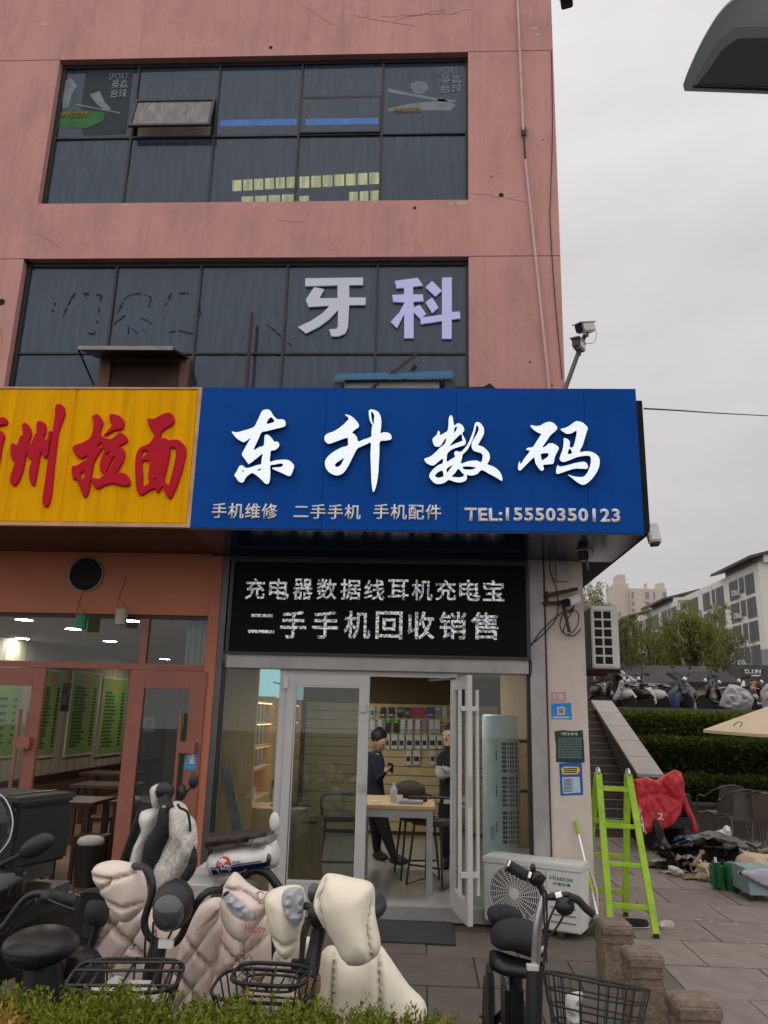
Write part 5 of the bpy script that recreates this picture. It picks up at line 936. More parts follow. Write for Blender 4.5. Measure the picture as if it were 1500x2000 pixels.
def hedge_box(name, lab, x0, x1, y0, y1, zf0, zt, n, m, core):
    t = thing(name, lab, 'hedge', ((x0+x1)/2, (y0+y1)/2, zf0))
    MB().box(x0+.08, x1, y0+.1, y1-.1, zf0, zt-.1).build('core', core, t)
    pts = []; ds = []
    for _ in range(n):
        x = random.uniform(x0, x1)
        nz = noise.noise(Vector((x*1.4, y0, 0)))*.06+noise.noise(Vector((x*5, y0, 4)))*.04
        u = random.random()
        if u < .5: pts.append(Vector((x, y0+random.uniform(-.05, .1)+nz, random.uniform(zf0, zt+nz)))); ds.append(Vector((0, -1, .5)))
        elif u < .92: y = random.uniform(y0, y1); nz2 = noise.noise(Vector((x*1.4, y*1.4, 0)))*.06; pts.append(Vector((x, y, zt+nz2+random.uniform(-.1, .02)))); ds.append(Vector((0, -.3, 1)))
        else: pts.append(Vector((x0+random.uniform(-.04, .08), random.uniform(y0, y1), random.uniform(zf0, zt)))); ds.append(Vector((-1, 0, .5)))
    leaves(pts, .075, .02, ds).build('foliage', m, t, fix=False, kind='stuff')
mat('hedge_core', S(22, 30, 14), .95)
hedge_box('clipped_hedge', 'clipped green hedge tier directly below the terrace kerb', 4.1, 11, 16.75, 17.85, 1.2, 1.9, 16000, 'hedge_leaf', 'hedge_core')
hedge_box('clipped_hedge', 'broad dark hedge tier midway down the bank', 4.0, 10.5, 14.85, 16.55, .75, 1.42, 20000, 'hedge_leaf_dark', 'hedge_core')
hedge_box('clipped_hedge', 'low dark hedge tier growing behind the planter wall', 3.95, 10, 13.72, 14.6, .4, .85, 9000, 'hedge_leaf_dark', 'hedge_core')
# trees
def tree(name, lab, x, y, z0, h, spread, nl, m, droop=1.0, seed=0, ln=.16, wd=.022):
    random.seed(seed); t = thing(name, lab, 'tree', (x, y, z0)); tr = MB(); base = Vector((x, y, z0))
    top = base+Vector((random.uniform(-.3, .3), 0, h*.5)); tr.tube([base, base+Vector((.05, 0, h*.25)), top], [.17, .13, .1], 8)
    tips = []
    for i in range(11):
        a = 6.283*i/11+random.uniform(-.3, .3); r = spread*random.uniform(.45, .9); s0 = base+(top-base)*random.uniform(.55, 1)
        mid = s0+Vector((math.cos(a)*r*.5, math.sin(a)*r*.5, h*random.uniform(.18, .34))); e_ = s0+Vector((math.cos(a)*r, math.sin(a)*r, h*random.uniform(.22, .5)))
        tr.tube([s0, mid, e_], [.06, .04, .015], 6, 3); tips += [mid, (mid+e_)/2, e_]
    tr.tube([top, top+Vector((0, 0, h*.42))], [.1, .02], 6); tips += [top+Vector((0, 0, h*k)) for k in (.15, .3, .42)]
    tr.build('trunk', 'bark', t, smooth=60)
    pts = []; ds = []; tw = MB()
    per = nl//(len(tips)*8)
    for tp in tips:
        for k in range(8):
            s0 = tp+rv(spread*.09); a = random.uniform(0, 6.283); o = spread*random.uniform(.08, .3); L_ = h*random.uniform(.16, .36)*droop
            e_ = s0+Vector((math.cos(a)*o, math.sin(a)*o, -L_+random.uniform(0, .12)*h)); md = (s0+e_)/2+Vector((math.cos(a)*o*.4, math.sin(a)*o*.4, L_*.35))
            c = crom([s0, md, e_], 4); tw.tube(c, .008, 3, cap=False)
            for _ in range(per):
                u = random.random(); i = min(int(u*(len(c)-1)), len(c)-2); p = c[i].lerp(c[i+1], u*(len(c)-1)-i); pts.append(p+rv(spread*.028)); ds.append(Vector((0, 0, -.8)))
    tw.build('twig', 'bark', t, fix=False, kind='stuff'); leaves(pts, ln, wd, ds).build('crown', m, t, fix=False, kind='stuff')
c = P(1200, 1300, 37); tree('willow_tree', 'yellow green willow drooping behind the wall air conditioner', c.x, 37, ZTR, 5.4, 1.9, 9000, 'willow_leaf', 1.25, 1, .13, .016)
c = P(1345, 1300, 44); tree('willow_tree', 'broad willow rising behind the grey roofed house', c.x, 44, ZTR, 6.3, 2.3, 12000, 'willow_leaf', .95, 2, .19, .024)
c = P(1400, 1300, 52); tree('leafy_tree', 'thin pale green tree in front of the white apartment block', c.x, 52, ZTR, 6.6, 2.2, 4500, 'tree_leaf', .8, 3, .22, .028)
c = P(1150, 1300, 33); tree('blossoming_tree', 'sparse pale blossoming tree under the sign corner', c.x, 33, ZTR, 6.6, 1.5, 3500, 'blossom_leaf', .5, 4, .15, .026)
c = P(1275, 1300, 48); tree('leafy_tree', 'green tree between the two willows', c.x, 48, ZTR, 5.8, 2.2, 7000, 'tree_leaf', .9, 6, .2, .026)
random.seed(21)
# ---- white apartment block
mat('apt_white', S(220, 216, 210), .8, var=.06, vs=.4, dirt=.15, dcol=S(150, 146, 140)); mat('apt_grey', S(140, 140, 142), .8, var=.06, vs=.4); mat('apt_glass', S(56, 58, 62), .3, var=.3, vs=.7, spec=.3); mat('apt_frame', S(120, 118, 114), .5); mat('roof_dark', S(64, 62, 64), .6, var=.15)
AXX, AY0, AY1 = P(1481, 1099, 100).x, 100, 178; AZT = P(1481, 1099, 100).z; ZG = 7.6
AP = thing('apartment_block', 'long white and grey apartment block with rows of dark windows', 'building', (AXX, 140, ZTR))
MB().box(AXX, AXX+14, AY0, AY1, ZG+3.2, AZT).build('wall', 'apt_white', AP); MB().box(AXX-.01, AXX+14, AY0-.01, AY1+.01, ZTR, ZG+3.199).build('lower_wall', 'apt_grey', AP)
st = 3.05
for s in range(5):
    zt = AZT-1.0-s*st
    for g_ in range(7):
        for off, wd_, hh in ((.8, 2.6, 2.45), (4.1, 1.3, 1.9), (6.2, 2.7, 2.45)):
            y = AY0+1.0+g_*10.6+off; 
            if y > AY1-3: continue
            f = MB().box(AXX-.1, AXX-.011, y-.08, y+wd_+.08, zt-hh-.08, zt+.08).build('window', 'apt_frame', AP)
            for k in range(2 if wd_ > 1.5 else 1):
                w2_ = wd_/(2 if wd_ > 1.5 else 1); MB().box(AXX-.13, AXX-.1005, y+k*w2_+.05, y+(k+1)*w2_-.05, zt-hh+.05, zt-.05).build('pane', 'apt_glass', f)
    for off in (1.5, 6.0): 
        f = MB().box(AXX+off, AXX+off+2.4, AY0-.1, AY0-.011, zt-2.2, zt).build('window', 'apt_frame', AP); MB().box(AXX+off+.1, AXX+off+2.3, AY0-.13, AY0-.1005, zt-2.1, zt-.1).build('pane', 'apt_glass', f)
for y0_, y1_ in ((AY0-1, AY0+13), (AY0+36, AY0+50), (AY0+60, AY0+74)):
    MB().prism([(AXX-1.4, AZT+.4), (AXX+5, AZT+2.2), (AXX+5, AZT+2.5), (AXX-1.4, AZT+.75)], y0_, y1_).build('roof_canopy', 'roof_dark', AP); MB().box(AXX+.5, AXX+4.8, y0_+.5, y1_-.5, AZT+.001, AZT+1.0).build('roof_room', 'apt_white', AP)
for s in range(4):
    for g_ in (0, 0, 2):
        pass
    for y in (AY0+6.3, AY0+26.5):
        a = thing('air_conditioner', 'white air conditioner hung on the white apartment block', 'air conditioner', (AXX-.5, y, AZT-2.6-s*st), 0, 'air conditioners on the apartment block'); MB().box(-.35, .48, 0, .9, -.6, .05).build('casing', 'white_metal', a, w=False); MB().lathe([(.24, 0), (.24, .01)], (-.352, .4, -.28), 14, (-1, 0, 0)).build('fan', 'apt_glass', a, w=False)
one('drain_pipe', MB().tube([(AXX-.15, AY0+16.6, AZT-.3), (AXX-.15, AY0+16.6, ZTR)], .09, 6), 'white_metal', 'white drain pipe running down the white apartment block', 'pipe')
# ---- high-rise tower
YT = 360; tx0, tx1 = P(1203, 1200, YT).x, P(1302, 1200, YT).x; tzt = P(1240, 1140, YT).z; tw_ = tx1-tx0
TW = thing('tower_block', 'pale beige high rise block standing far behind the trees', 'building', (tx0, YT, 0))
mat('tower_beige', S(196, 184, 174), .85, var=.04, vs=.1); mat('tower_pink', S(190, 160, 146), .85); mat('tower_strip', S(140, 134, 130), .6)
MB().box(tx0, tx0+tw_*.28, YT, YT+18, 0, tzt).build('wall', 'tower_beige', TW); MB().box(tx0+tw_*.1, tx0+tw_*.25, YT+2, YT+12, tzt, tzt+4.5).build('lift_room', 'tower_beige', TW)
MB().box(tx0+tw_*.28, tx1, YT-2, YT+18, 0, tzt-2.5).build('wall', 'tower_beige', TW); MB().box(tx0-tw_*.1, tx0-.05, YT+3, YT+15, 0, tzt-14).build('wing', 'tower_pink', TW)
MB().box(tx0+tw_*.66, tx0+tw_*.7, YT+4, YT+6, tzt-2.5, tzt+1).build('chimney', 'tower_beige', TW); MB().box(tx1-3, tx1, YT, YT+5, tzt-2.5, tzt+.5).build('corner_room', 'tower_beige', TW)
for fx, wx in ((.31, .035), (.58, .07), (.74, .025), (.93, .06)):
    st_ = MB().box(tx0+tw_*fx, tx0+tw_*(fx+wx), YT-2.25, YT-2.001, 3, tzt-4).build('window_strip', 'tower_strip', TW)
    for k in range(18): MB().box(tx0+tw_*fx-.1, tx0+tw_*(fx+wx)+.1, YT-2.6, YT-2.251, 6+k*3.2, 7.2+k*3.2).build('balcony', 'tower_beige', st_) if 6+k*3.2 < tzt-6 else None
c = P(1190, 1300, 300); one('low_block', MB().box(c.x-8, c.x+3, 300, 312, 0, P(1190, 1205, 300).z).box(c.x-6, c.x-2, 302, 308, P(1190, 1205, 300).z, P(1190, 1198, 300).z), 'tower_pink', 'far pale pink block left of the beige tower', 'building')
c0, c1 = P(1240, 1240, 240), P(1325, 1240, 240); one('low_block', MB().box(c0.x, c1.x, 240, 252, 0, P(1280, 1222, 240).z).box(c0.x-.6, c1.x+.6, 239.4, 240, P(1280, 1226, 240).z, P(1280, 1219, 240).z), 'tower_pink', 'low flat roofed pinkish building at the foot of the tower', 'building')
# ---- grey roofed house
YH = 33; hx0, hx1 = P(1248, 1340, YH).x, P(1447, 1340, YH).x; ze, zr = P(1340, 1334, YH).z, P(1340, 1301, YH+4).z
mat('roof_tile', S(74, 72, 74), .85, var=.15, vs=3, spec=.15); mat('house_wall', S(158, 152, 146), .8)
HS = thing('pavilion_house', 'low house with dark grey tiled roof behind the parked bikes', 'building', (hx0, YH, ZTR))
MB().box(hx0+.6, hx1-.2, YH+.6, YH+7, ZTR, ze).build('wall', 'house_wall', HS)
MB().prismx([(YH, ze), (YH+.05, ze-.15), (YH+4, zr-.1), (YH+8, ze-.1), (YH+8, ze), (YH+4, zr)], hx0-.1, hx1).build('roof', 'roof_tile', HS)
MB().bar((hx0-.15, YH-.02, ze-.05), (hx0-.75, YH+3.9, zr+.35), .14, .2).build('verge_board', 'granite_light', HS); MB().box(hx0-.1, hx1, YH-.06, YH-.001, ze-.22, ze-.02).build('eaves_board', 'granite_light', HS)
gx0, gx1 = P(1332, 1340, YH-2).x, P(1452, 1340, YH-2).x; gze = P(1390, 1336, YH-2).z; gzr = P(1390, 1310, YH-2).z
fr_ = MB().prismx([(YH-2.2, gze), (YH-2.15, gze-.12), (YH-.2, gzr-.1), (YH-.2, gzr)], gx0, gx1).build('porch_roof', 'roof_tile', HS)
for i in range(26):
    x = gx0+(gx1-gx0)*(i+.5)/26; MB().tube([(x, YH-2.22, gze+.03), (x, YH-.22, gzr+.03)], .045, 6).build('roof_tile', 'roof_tile', fr_)
MB().box(gx0+.2, gx1-.2, YH-1.9, YH-1.8, ZTR, gze-.1).build('porch_wall', 'house_wall', HS)
f = MB().box(gx0+2.2, gx0+4.2, YH-1.98, YH-1.901, ZTR+.7, gze-.35).build('window', 'white_frame', HS); MB().box(gx0+2.3, gx0+4.1, YH-2.0, YH-1.981, ZTR+.8, gze-.45).build('pane', 'apt_glass', f)
# ---- dark pylon sign
a_, b_ = P(1437, 1400, 40), P(1540, 1300, 40); PY = thing('pylon_sign', 'dark grey pylon sign with white logo and orange character', 'sign', (a_.x, 40, ZTR))
MB().box(a_.x, b_.x, 40, 40.5, ZTR, b_.z).build('board', mat('pylon_grey', S(66, 64, 66), .5), PY)
mat('orange_letter', S(215, 150, 70), .5); mat('logo_white', S(220, 220, 220), .5)
textY('logo', 'DSUN', (1455, 1308, 1485, 1316), 39.99, 'logo_white', PY, .03, .03); polyY(MB(), [(1467, 1318), (1485, 1318.4), (1485, 1321), (1467, 1320.6)], 39.99, .03).build('caption_bar', 'logo_white', PY); textY('character', '东', (1465, 1330, 1486, 1349), 39.99, 'orange_letter', PY, .03, .035); textY('character', '森', (1467, 1355, 1486, 1372), 39.99, 'orange_letter', PY, .03, .035)
# ---- parked bikes on the terrace
mat('silver_cover', S(168, 168, 170), .45, var=.15, vs=5); mat('grey_cover', S(96, 98, 100), .5, var=.2, vs=5); mat('blue_cloth', S(40, 58, 110), .7, var=.3, vs=12)
def moped(lab, px, Y, rz, bodym, shield=True, basket=False, covers=(), seatm='black_plastic', box=False):
    c = P(px, 1375, Y); t = thing('parked_moped', lab, 'moped', (c.x, Y+.5, ZTR), rz, 'mopeds parked along the terrace edge'); t.scale = (.85, .85, .85)
    for x in (-.52, .55):
        w_ = MB().lathe([(.17, -.03), (.23, -.035), (.25, 0), (.23, .035), (.17, .03)], (x, 0, .25), 22, (0, 1, 0)).build('wheel', 'black_rubber', t, w=False, smooth=40); MB().lathe([(.165, -.02), (.175, 0), (.165, .02)], (x, 0, .25), 18, (0, 1, 0)).build('rim', 'steel_dark', w_, w=False)
        MB().tube([(x+.27*math.cos(a), 0, .25+.28*math.sin(a)) for a in [.3+.26*k for k in range(10)]], .03, 6).build('mudguard', bodym, t, w=False, smooth=60)
    MB().tube([(.5, 0, .62), (.36, 0, .36), (.1, 0, .3), (-.15, 0, .34), (-.3, 0, .55)], .045, 8, 4).build('frame', bodym, t, w=False, smooth=60)
    MB().ell((-.38, 0, .5), .3, .12, .15, 18, 10).build('body', bodym, t, w=False, smooth=180)
    MB().add([(-.66, -.1, .72), (-.1, -.07, .66), (-.1, .07, .66), (-.66, .1, .72), (-.64, -.09, .78), (-.1, -.06, .71), (-.1, .06, .71), (-.64, .09, .78)], [(3, 2, 1, 0), (4, 5, 6, 7), (0, 1, 5, 4), (1, 2, 6, 5), (2, 3, 7, 6), (3, 0, 4, 7)]).build('seat', seatm, t, w=False, bevel=.025, smooth=60)
    MB().tube([(-.62, -.09, .74), (-.82, -.08, .7), (-.84, 0, .7), (-.82, .08, .7), (-.62, .09, .74)], .01, 6).build('rack', 'steel', t, w=False)
    MB().tube([(.58, 0, .27), (.5, 0, .62), (.42, 0, 1.0)], .028, 8).build('fork', 'black_plastic', t, w=False, smooth=60)
    if shield: MB().ell((.44, 0, .68), .07, .16, .26, 16, 10, Matrix.Rotation(-.2, 3, 'Y')).build('leg_shield', bodym, t, w=False, smooth=180)
    MB().tube([(.28, -.33, 1.04), (.38, -.22, 1.06), (.43, 0, 1.0), (.38, .22, 1.06), (.28, .33, 1.04)], .013, 7, 3).build('handlebar', 'black_plastic', t, w=False, smooth=60)
    for sg in (-1, 1): MB().tube([(.32, sg*.29, 1.05), (.22, sg*.37, 1.03)], .02, 8).build('grip', 'black_rubber', t, w=False); MB().tube([(.4, sg*.2, 1.06), (.4, sg*.27, 1.2)], .006, 5).build('mirror_stalk', 'black_plastic', t, w=False); MB().ell((.4, sg*.29, 1.24), .015, .06, .04, 10, 6).build('mirror', 'black_plastic', t, w=False, smooth=180)
    MB().ell((.5, 0, .9), .06, .08, .08, 14, 8).build('headlight', 'steel', t, w=False, smooth=180)
    if basket:
        q = MB()
        for z in (.6, .7, .83): q.tube([(.6, -.15, z), (.86, -.16, z), (.86, .16, z), (.6, .15, z), (.6, -.15, z)], .007, 4)
        for k in range(7):
            q.tube([(.62+.04*k, -.155, .6), (.62+.04*k, -.155, .83)], .004, 4).tube([(.62+.04*k, .155, .6), (.62+.04*k, .155, .83)], .004, 4).tube([(.86, -.14+.045*k, .6), (.86, -.14+.045*k, .83)], .004, 4)
        q.build('basket', 'black_plastic', t, w=False)
    if box: MB().box(-.95, -.62, -.17, .17, .74, 1.02).build('top_box', 'black_plastic', t, w=False, bevel=.03)
    for (pts, T_, m_) in covers:
        o = inflate('rain_cover', pts, Y+.2, T_*.7, m_, None, .07, wr=0, back=1.2, facet=.045, k=1); o.parent = t; o.matrix_parent_inverse = (Matrix.Translation(t.location) @ Matrix.Rotation(rz, 4, 'Z') @ Matrix.Scale(.85, 4)).inverted()
    return t
for a, kw in ((('dark moped standing at the head of the stairs', 1160, 17.6, 1.9, 'black_gloss'), dict(box=True)),
              (('white moped with silver apron and small basket near the stair head', 1210, 18.9, 2.2, 'white_plastic'), dict(basket=True, covers=[([(1196, 1366), (1206, 1345), (1210, 1328), (1218, 1330), (1222, 1348), (1212, 1360), (1202, 1370)], .12, 'silver_cover')])),
              (('black moped with front basket beside the white moped', 1234, 18.7, 2.7, 'black_gloss'), dict(basket=True)),
              (('white and black step through moped on the terrace', 1268, 18.9, 2.5, 'white_plastic'), dict(covers=[([(1258, 1344), (1272, 1342), (1278, 1352), (1284, 1372), (1276, 1380), (1264, 1368)], .1, 'white_plastic')])),
              (('black moped under a grey apron on the terrace', 1300, 18.7, 2.9, 'black_gloss'), dict(basket=True)),
              (('black moped wearing a pointed grey rain cover', 1330, 18.8, -1.2, 'black_gloss'), dict(covers=[([(1304, 1352), (1318, 1340), (1328, 1318), (1340, 1330), (1350, 1340), (1362, 1352), (1352, 1366), (1330, 1372), (1308, 1374)], .16, 'grey_cover')])),
              (('moped wrapped in a wide silver cover on the terrace', 1436, 18.7, 2.7, 'black_gloss'), dict(covers=[([(1404, 1378), (1414, 1350), (1424, 1336), (1440, 1338), (1462, 1350), (1474, 1366), (1466, 1388), (1430, 1392)], .2, 'silver_cover')])),
              (('dark moped with bare saddle by the pylon sign', 1475, 18.9, .2, 'black_gloss'), dict()),
              (('white moped half covered by a silver sheet before the pylon sign', 1505, 18.6, 2.8, 'white_plastic'), dict(covers=[([(1484, 1352), (1496, 1336), (1520, 1332), (1530, 1380), (1490, 1388)], .15, 'silver_cover')]))): moped(*a, **kw)
c = P(1318, 1370, 18.4); one('blue_bundle', MB().ell((c.x, 18.4, ZTR+.24), .1, .09, .24), 'blue_cloth', 'blue cloth bundle standing among the terrace mopeds', 'bundle', smooth=180)
# ================================================================== plaza things
def bar_frame(q, pts, r=.012): return q.tube(pts, r, 7, 4)
def arm_chair(x, y, rz, lab):
    t = thing('metal_chair', lab, 'chair', (x, y, 0), rz, 'grey metal armchairs on the plaza'); m = mat('chair_grey', S(120, 116, 110), .45, metal=.5)
    MB().add([(-.2, -.2, .44), (.2, -.2, .44), (.21, .2, .43), (-.21, .2, .43), (-.2, -.2, .455), (.2, -.2, .455), (.21, .2, .445), (-.21, .2, .445)], [(0, 3, 2, 1), (4, 5, 6, 7), (0, 1, 5, 4), (1, 2, 6, 5), (2, 3, 7, 6), (3, 0, 4, 7)]).build('seat', mat('mesh_grey', S(104, 98, 92), .7), t, w=False)
    MB().add([(-.2, .2, .45), (.2, .2, .45), (.17, .29, .83), (-.17, .29, .83), (-.2, .21, .45), (.2, .21, .45), (.17, .3, .83), (-.17, .3, .83)], [(0, 1, 2, 3), (7, 6, 5, 4), (0, 4, 5, 1), (1, 5, 6, 2), (2, 6, 7, 3), (3, 7, 4, 0)]).build('backrest', 'mesh_grey', t, w=False)
    MB().tube([(-.27, -.24, .01), (-.28, -.22, .62), (-.28, .05, .68), (-.22, .27, .8), (0, .33, .86), (.22, .27, .8), (.28, .05, .68), (.28, -.22, .62), (.27, -.24, .01)], .013, 8, 5).build('arm_frame', m, t, w=False, smooth=60)
    for s in (-1, 1): MB().tube([(s*.22, .2, .44), (s*.24, .28, .01)], .012, 7).build('leg', m, t, w=False)
    MB().tube([(-.27, -.22, .42), (.27, -.22, .42)], .012, 7).build('front_rail', m, t, w=False)
c = P(1412, 1600, 12.9); arm_chair(c.x, 12.9, 3.3, 'grey metal armchair set back beside another near the planter wall'); c = P(1452, 1600, 12.2); arm_chair(c.x, 12.2, 3.05, 'grey metal armchair standing right behind the rubbish pile'); c = P(1512, 1600, 11.9); arm_chair(c.x, 11.9, 2.4, 'grey metal armchair beside the low cafe table')
c = P(1500, 1570, 12.8); ct = thing('cafe_table', 'grey round cafe table near the planter wall', 'table', (c.x+.25, 12.8, 0)); MB().lathe([(.4, .70), (.41, .715), (.4, .73)], (c.x+.25, 12.8, 0), 28).build('table_top', 'steel', ct, smooth=40); MB().lathe([(.22, 0), (.2, .03), (.03, .05), (.03, .7)], (c.x+.25, 12.8, 0), 16).build('pedestal', 'steel_dark', ct, smooth=40)
# parasol
cx, cy = 5.75, 12.0; PR = thing('parasol', 'beige square parasol over the cafe table', 'parasol', (cx, cy, 0)); mat('parasol_cloth', S(214, 196, 166), .85, var=.05)
rim = [P(1373, 1425, 11.6)]; zr_ = rim[0].z; hx = cx-rim[0].x
cor = [Vector((cx-hx, 11.6, zr_)), Vector((cx-.2, cy-hx, zr_-.02)), Vector((cx+hx, cy+.3, zr_)), Vector((cx+.2, cy+hx, zr_+.05))]; ap = Vector((cx, cy, zr_+.62))
q = MB()
for i in range(4):
    a, b = cor[i], cor[(i+1) % 4]; n_ = 6
    for k in range(n_):
        p, r_ = a.lerp(b, k/n_), a.lerp(b, (k+1)/n_); sag = lambda u: Vector((0, 0, -.03*math.sin(math.pi*u)))
        q.add([p+sag(k/n_), r_+sag((k+1)/n_), ap], [(0, 1, 2)]); q.add([p+sag(k/n_), p+sag(k/n_)-Vector((0, 0, .04)), r_+sag((k+1)/n_)-Vector((0, 0, .04)), r_+sag((k+1)/n_)], [(0, 1, 2, 3)])
o = q.build('canopy', 'parasol_cloth', PR, smooth=25, fix=False); MB().tube([(cx, cy, 0), (cx, cy, zr_+.6)], .025, 10).build('pole', 'steel', PR)
for c_ in cor: MB().tube([ap-Vector((0, 0, .05)), c_-Vector((0, 0, .01))], .008, 6).build('rib', 'steel_dark', PR)
MB().lathe([(.25, 0), (.25, .06), (.05, .1)], (cx, cy, 0), 20).build('base', 'steel_dark', PR, smooth=40); q = MB().tube([P(1432, 1418, 11.3), P(1442, 1410, 11.3), P(1450, 1413, 11.3), P(1445, 1420, 11.3)], .006, 5, 3); q.build('tie_cord', 'black_rubber', PR)
# red sheet over a cargo tricycle
cloth('red_tarp', S(208, 58, 68), .3, 6, .05, .5); c = P(1300, 1640, 12.1)
TR = thing('cargo_tricycle', 'small cargo tricycle covered by a crumpled red sheet with white print', 'tricycle', (c.x, 12.1, 0))
for dx, dy in ((-.22, -.1), (.2, .25), (-.22, .6)):
    w_ = MB().lathe([(.12, -.04), (.21, -.045), (.23, 0), (.21, .045), (.12, .04)], (c.x+dx, 12.1+dy, .235), 18, (1, .25, 0)).build('wheel', 'black_rubber', TR, smooth=40); MB().lathe([(.13, -.02), (.13, .02)], (c.x+dx, 12.1+dy, .235), 12, (1, .25, 0)).build('rim', 'steel', w_)
MB().box(c.x-.32, c.x+.36, 12.0, 12.9, .3, .45).build('chassis', 'black_plastic', TR, bevel=.02); MB().box(c.x-.1, c.x+.42, 12.15, 12.7, .45, .75).build('cargo_box', 'black_plastic', TR, bevel=.02)
rt = inflate('red_sheet', [(1236, 1522), (1262, 1518), (1282, 1524), (1300, 1512), (1318, 1503), (1330, 1508), (1337, 1530), (1336, 1560), (1328, 1590), (1316, 1608), (1300, 1618), (1280, 1622), (1256, 1632), (1246, 1610), (1240, 1575)], 11.95, .075, 'red_tarp', TR, .018, R=.06, wr=.035, fold=.05, fdir=(.7, -.4), back=1.5, k=1, seams=[[(1240, 1560), (1290, 1548), (1320, 1560)], [(1290, 1530), (1312, 1560), (1300, 1610)], [(1268, 1550), (1300, 1590)]], sw=.03, sd=.3)
inflate('red_sheet', [(1336, 1545), (1345, 1570), (1358, 1600), (1364, 1622), (1352, 1628), (1345, 1605), (1333, 1575)], 12.1, .05, 'red_tarp', TR, .03)
for i, (b_, x, y) in enumerate((('咨', 1253, 1585), ('询', 1258, 1603), ('电', 1262, 1620))): project(textY('print', b_, (x-6, y-8, x+7, y+8), 11.6, 'logo_white', TR, 0, .015), rt, .006)
project(textY('print', '2', (1296, 1592, 1306, 1606), 11.6, 'logo_white', TR, 0, .03), rt, .006)
# rubbish heap
random.seed(5); mat('black_bag', (.02, .02, .022, 1), .3, var=.3, vs=9); mat('cardboard', S(160, 138, 110), .85); mat('cream_cloth', S(196, 174, 148), .85); mat('grey_sheet', S(112, 110, 108), .5)
c = P(1395, 1660, 10.6)
inf = lambda nm, px, Y, T, m, lab, cat, **k: tag(inflate(nm, px, Y, T, m, None, **k), lab, cat)
inf('rubbish_bag', [(1300, 1678), (1325, 1650), (1350, 1636), (1390, 1632), (1420, 1640), (1440, 1652), (1445, 1675), (1425, 1695), (1380, 1705), (1330, 1702), (1305, 1695)], 10.6, .22, 'black_bag', 'heap of crumpled black rubbish bags on the plaza', 'rubbish bag', step=.055, wr=0, back=1, facet=.055, k=2)
inf('grey_sheet', [(1328, 1642), (1345, 1634), (1385, 1622), (1410, 1628), (1450, 1642), (1495, 1668), (1488, 1674), (1440, 1660), (1395, 1645), (1350, 1648)], 10.9, .1, 'grey_sheet', 'grey plastic sheet thrown over the rubbish heap', 'sheet', wr=0, facet=.02, step=.07, k=2)
inf('blue_board', [(1329, 1640), (1352, 1632), (1356, 1640), (1333, 1650)], 10.75, .015, 'n_blue', 'small blue board sticking out of the rubbish heap', 'board', wr=0)
inf('white_bag', [(1395, 1624), (1410, 1620), (1416, 1612), (1426, 1616), (1428, 1634), (1410, 1632)], 10.9, .05, 'white_plastic', 'white plastic bag on top of the rubbish heap', 'bag', wr=0, facet=.03, step=.045, k=2)
inf('cream_cloth', [(1435, 1690), (1440, 1672), (1462, 1664), (1490, 1668), (1530, 1672), (1530, 1700), (1480, 1704), (1445, 1704)], 10.2, .16, 'cream_cloth', 'cream cloth bundle beside the green canisters', 'cloth', wr=0, facet=.04, step=.07, fold=.03, k=2)
inf('paper_scrap', [(1305, 1690), (1325, 1694), (1336, 1706), (1322, 1710), (1308, 1702)], 10.1, .04, 'paper', 'pale paper scrap at the foot of the rubbish heap', 'paper', wr=0, facet=.02, step=.04, k=2)
inf('cloth_scrap', [(1362, 1690), (1378, 1684), (1392, 1692), (1396, 1722), (1380, 1724), (1355, 1714), (1365, 1702)], 9.9, .06, mat('scrap_beige', S(178, 164, 140), .9), 'beige torn cloth scraps beside the green canisters', 'cloth', wr=0, facet=.035, step=.035, k=2)
for i, (x, y, w_, h_, rz, m) in enumerate(((1285, 1690, .3, .14, .2, 'cardboard'), (1305, 1672, .22, .1, -.4, 'grey_sheet'), (1340, 1710, .35, .07, .5, 'cardboard'), (1355, 1700, .28, .14, 1.0, 'granite_light'))):
    p = G(x, y); o = one('flat_scrap', MB().box(-w_/2, w_/2, -h_/2, h_/2, 0, .012), m, ['cardboard scrap lying left of the rubbish heap', 'grey board scrap left of the rubbish heap', 'thin strip of cardboard before the rubbish heap', 'pale slab leaning on the rubbish heap'][i], 'scrap'); o.location = (p.x, p.y, .004 if i != 3 else .12); o.rotation_euler = (0 if i != 3 else .5, 0, rz)
def crumple(c, sx, sy, amp, rz, tilt, m, lab, cat='rubbish', nm='crumpled_waste'):
    n_ = 8; q = MB(); vs = []; M = Matrix.Translation(c) @ Matrix.Rotation(rz, 4, 'Z') @ Matrix.Rotation(tilt, 4, 'X'); sd_ = random.uniform(0, 99)
    for i_ in range(n_+1):
        for j_ in range(n_+1):
            u, v = i_/n_-.5, j_/n_-.5; e_ = 1+.35*noise.noise(Vector((u*3+sd_, v*3, 2)))
            vs.append(M @ Vector((u*sx*e_+random.gauss(0, sx*.025), v*sy*e_+random.gauss(0, sy*.025), amp*(abs(noise.noise(Vector((u*5+sd_, v*5, 0))))*2+random.uniform(0, .45)-2.2*(u*u+v*v)))))
    q.add(vs, [(i_*(n_+1)+j_, (i_+1)*(n_+1)+j_, (i_+1)*(n_+1)+j_+1, i_*(n_+1)+j_+1) for i_ in range(n_) for j_ in range(n_)])
    o = one(nm, q, m, lab, cat, smooth=32, fix=False); mo = o.modifiers.new('solid', 'SOLIDIFY'); mo.thickness = .006
mat('sheet_white', S(196, 192, 186), .5); mat('bag_dull', S(40, 39, 40), .35, var=.3, vs=9); mat('rag_tan', S(150, 128, 100), .9); mat('rag_blue', S(70, 100, 140), .7); mat('sheet_grey', S(120, 118, 116), .5)
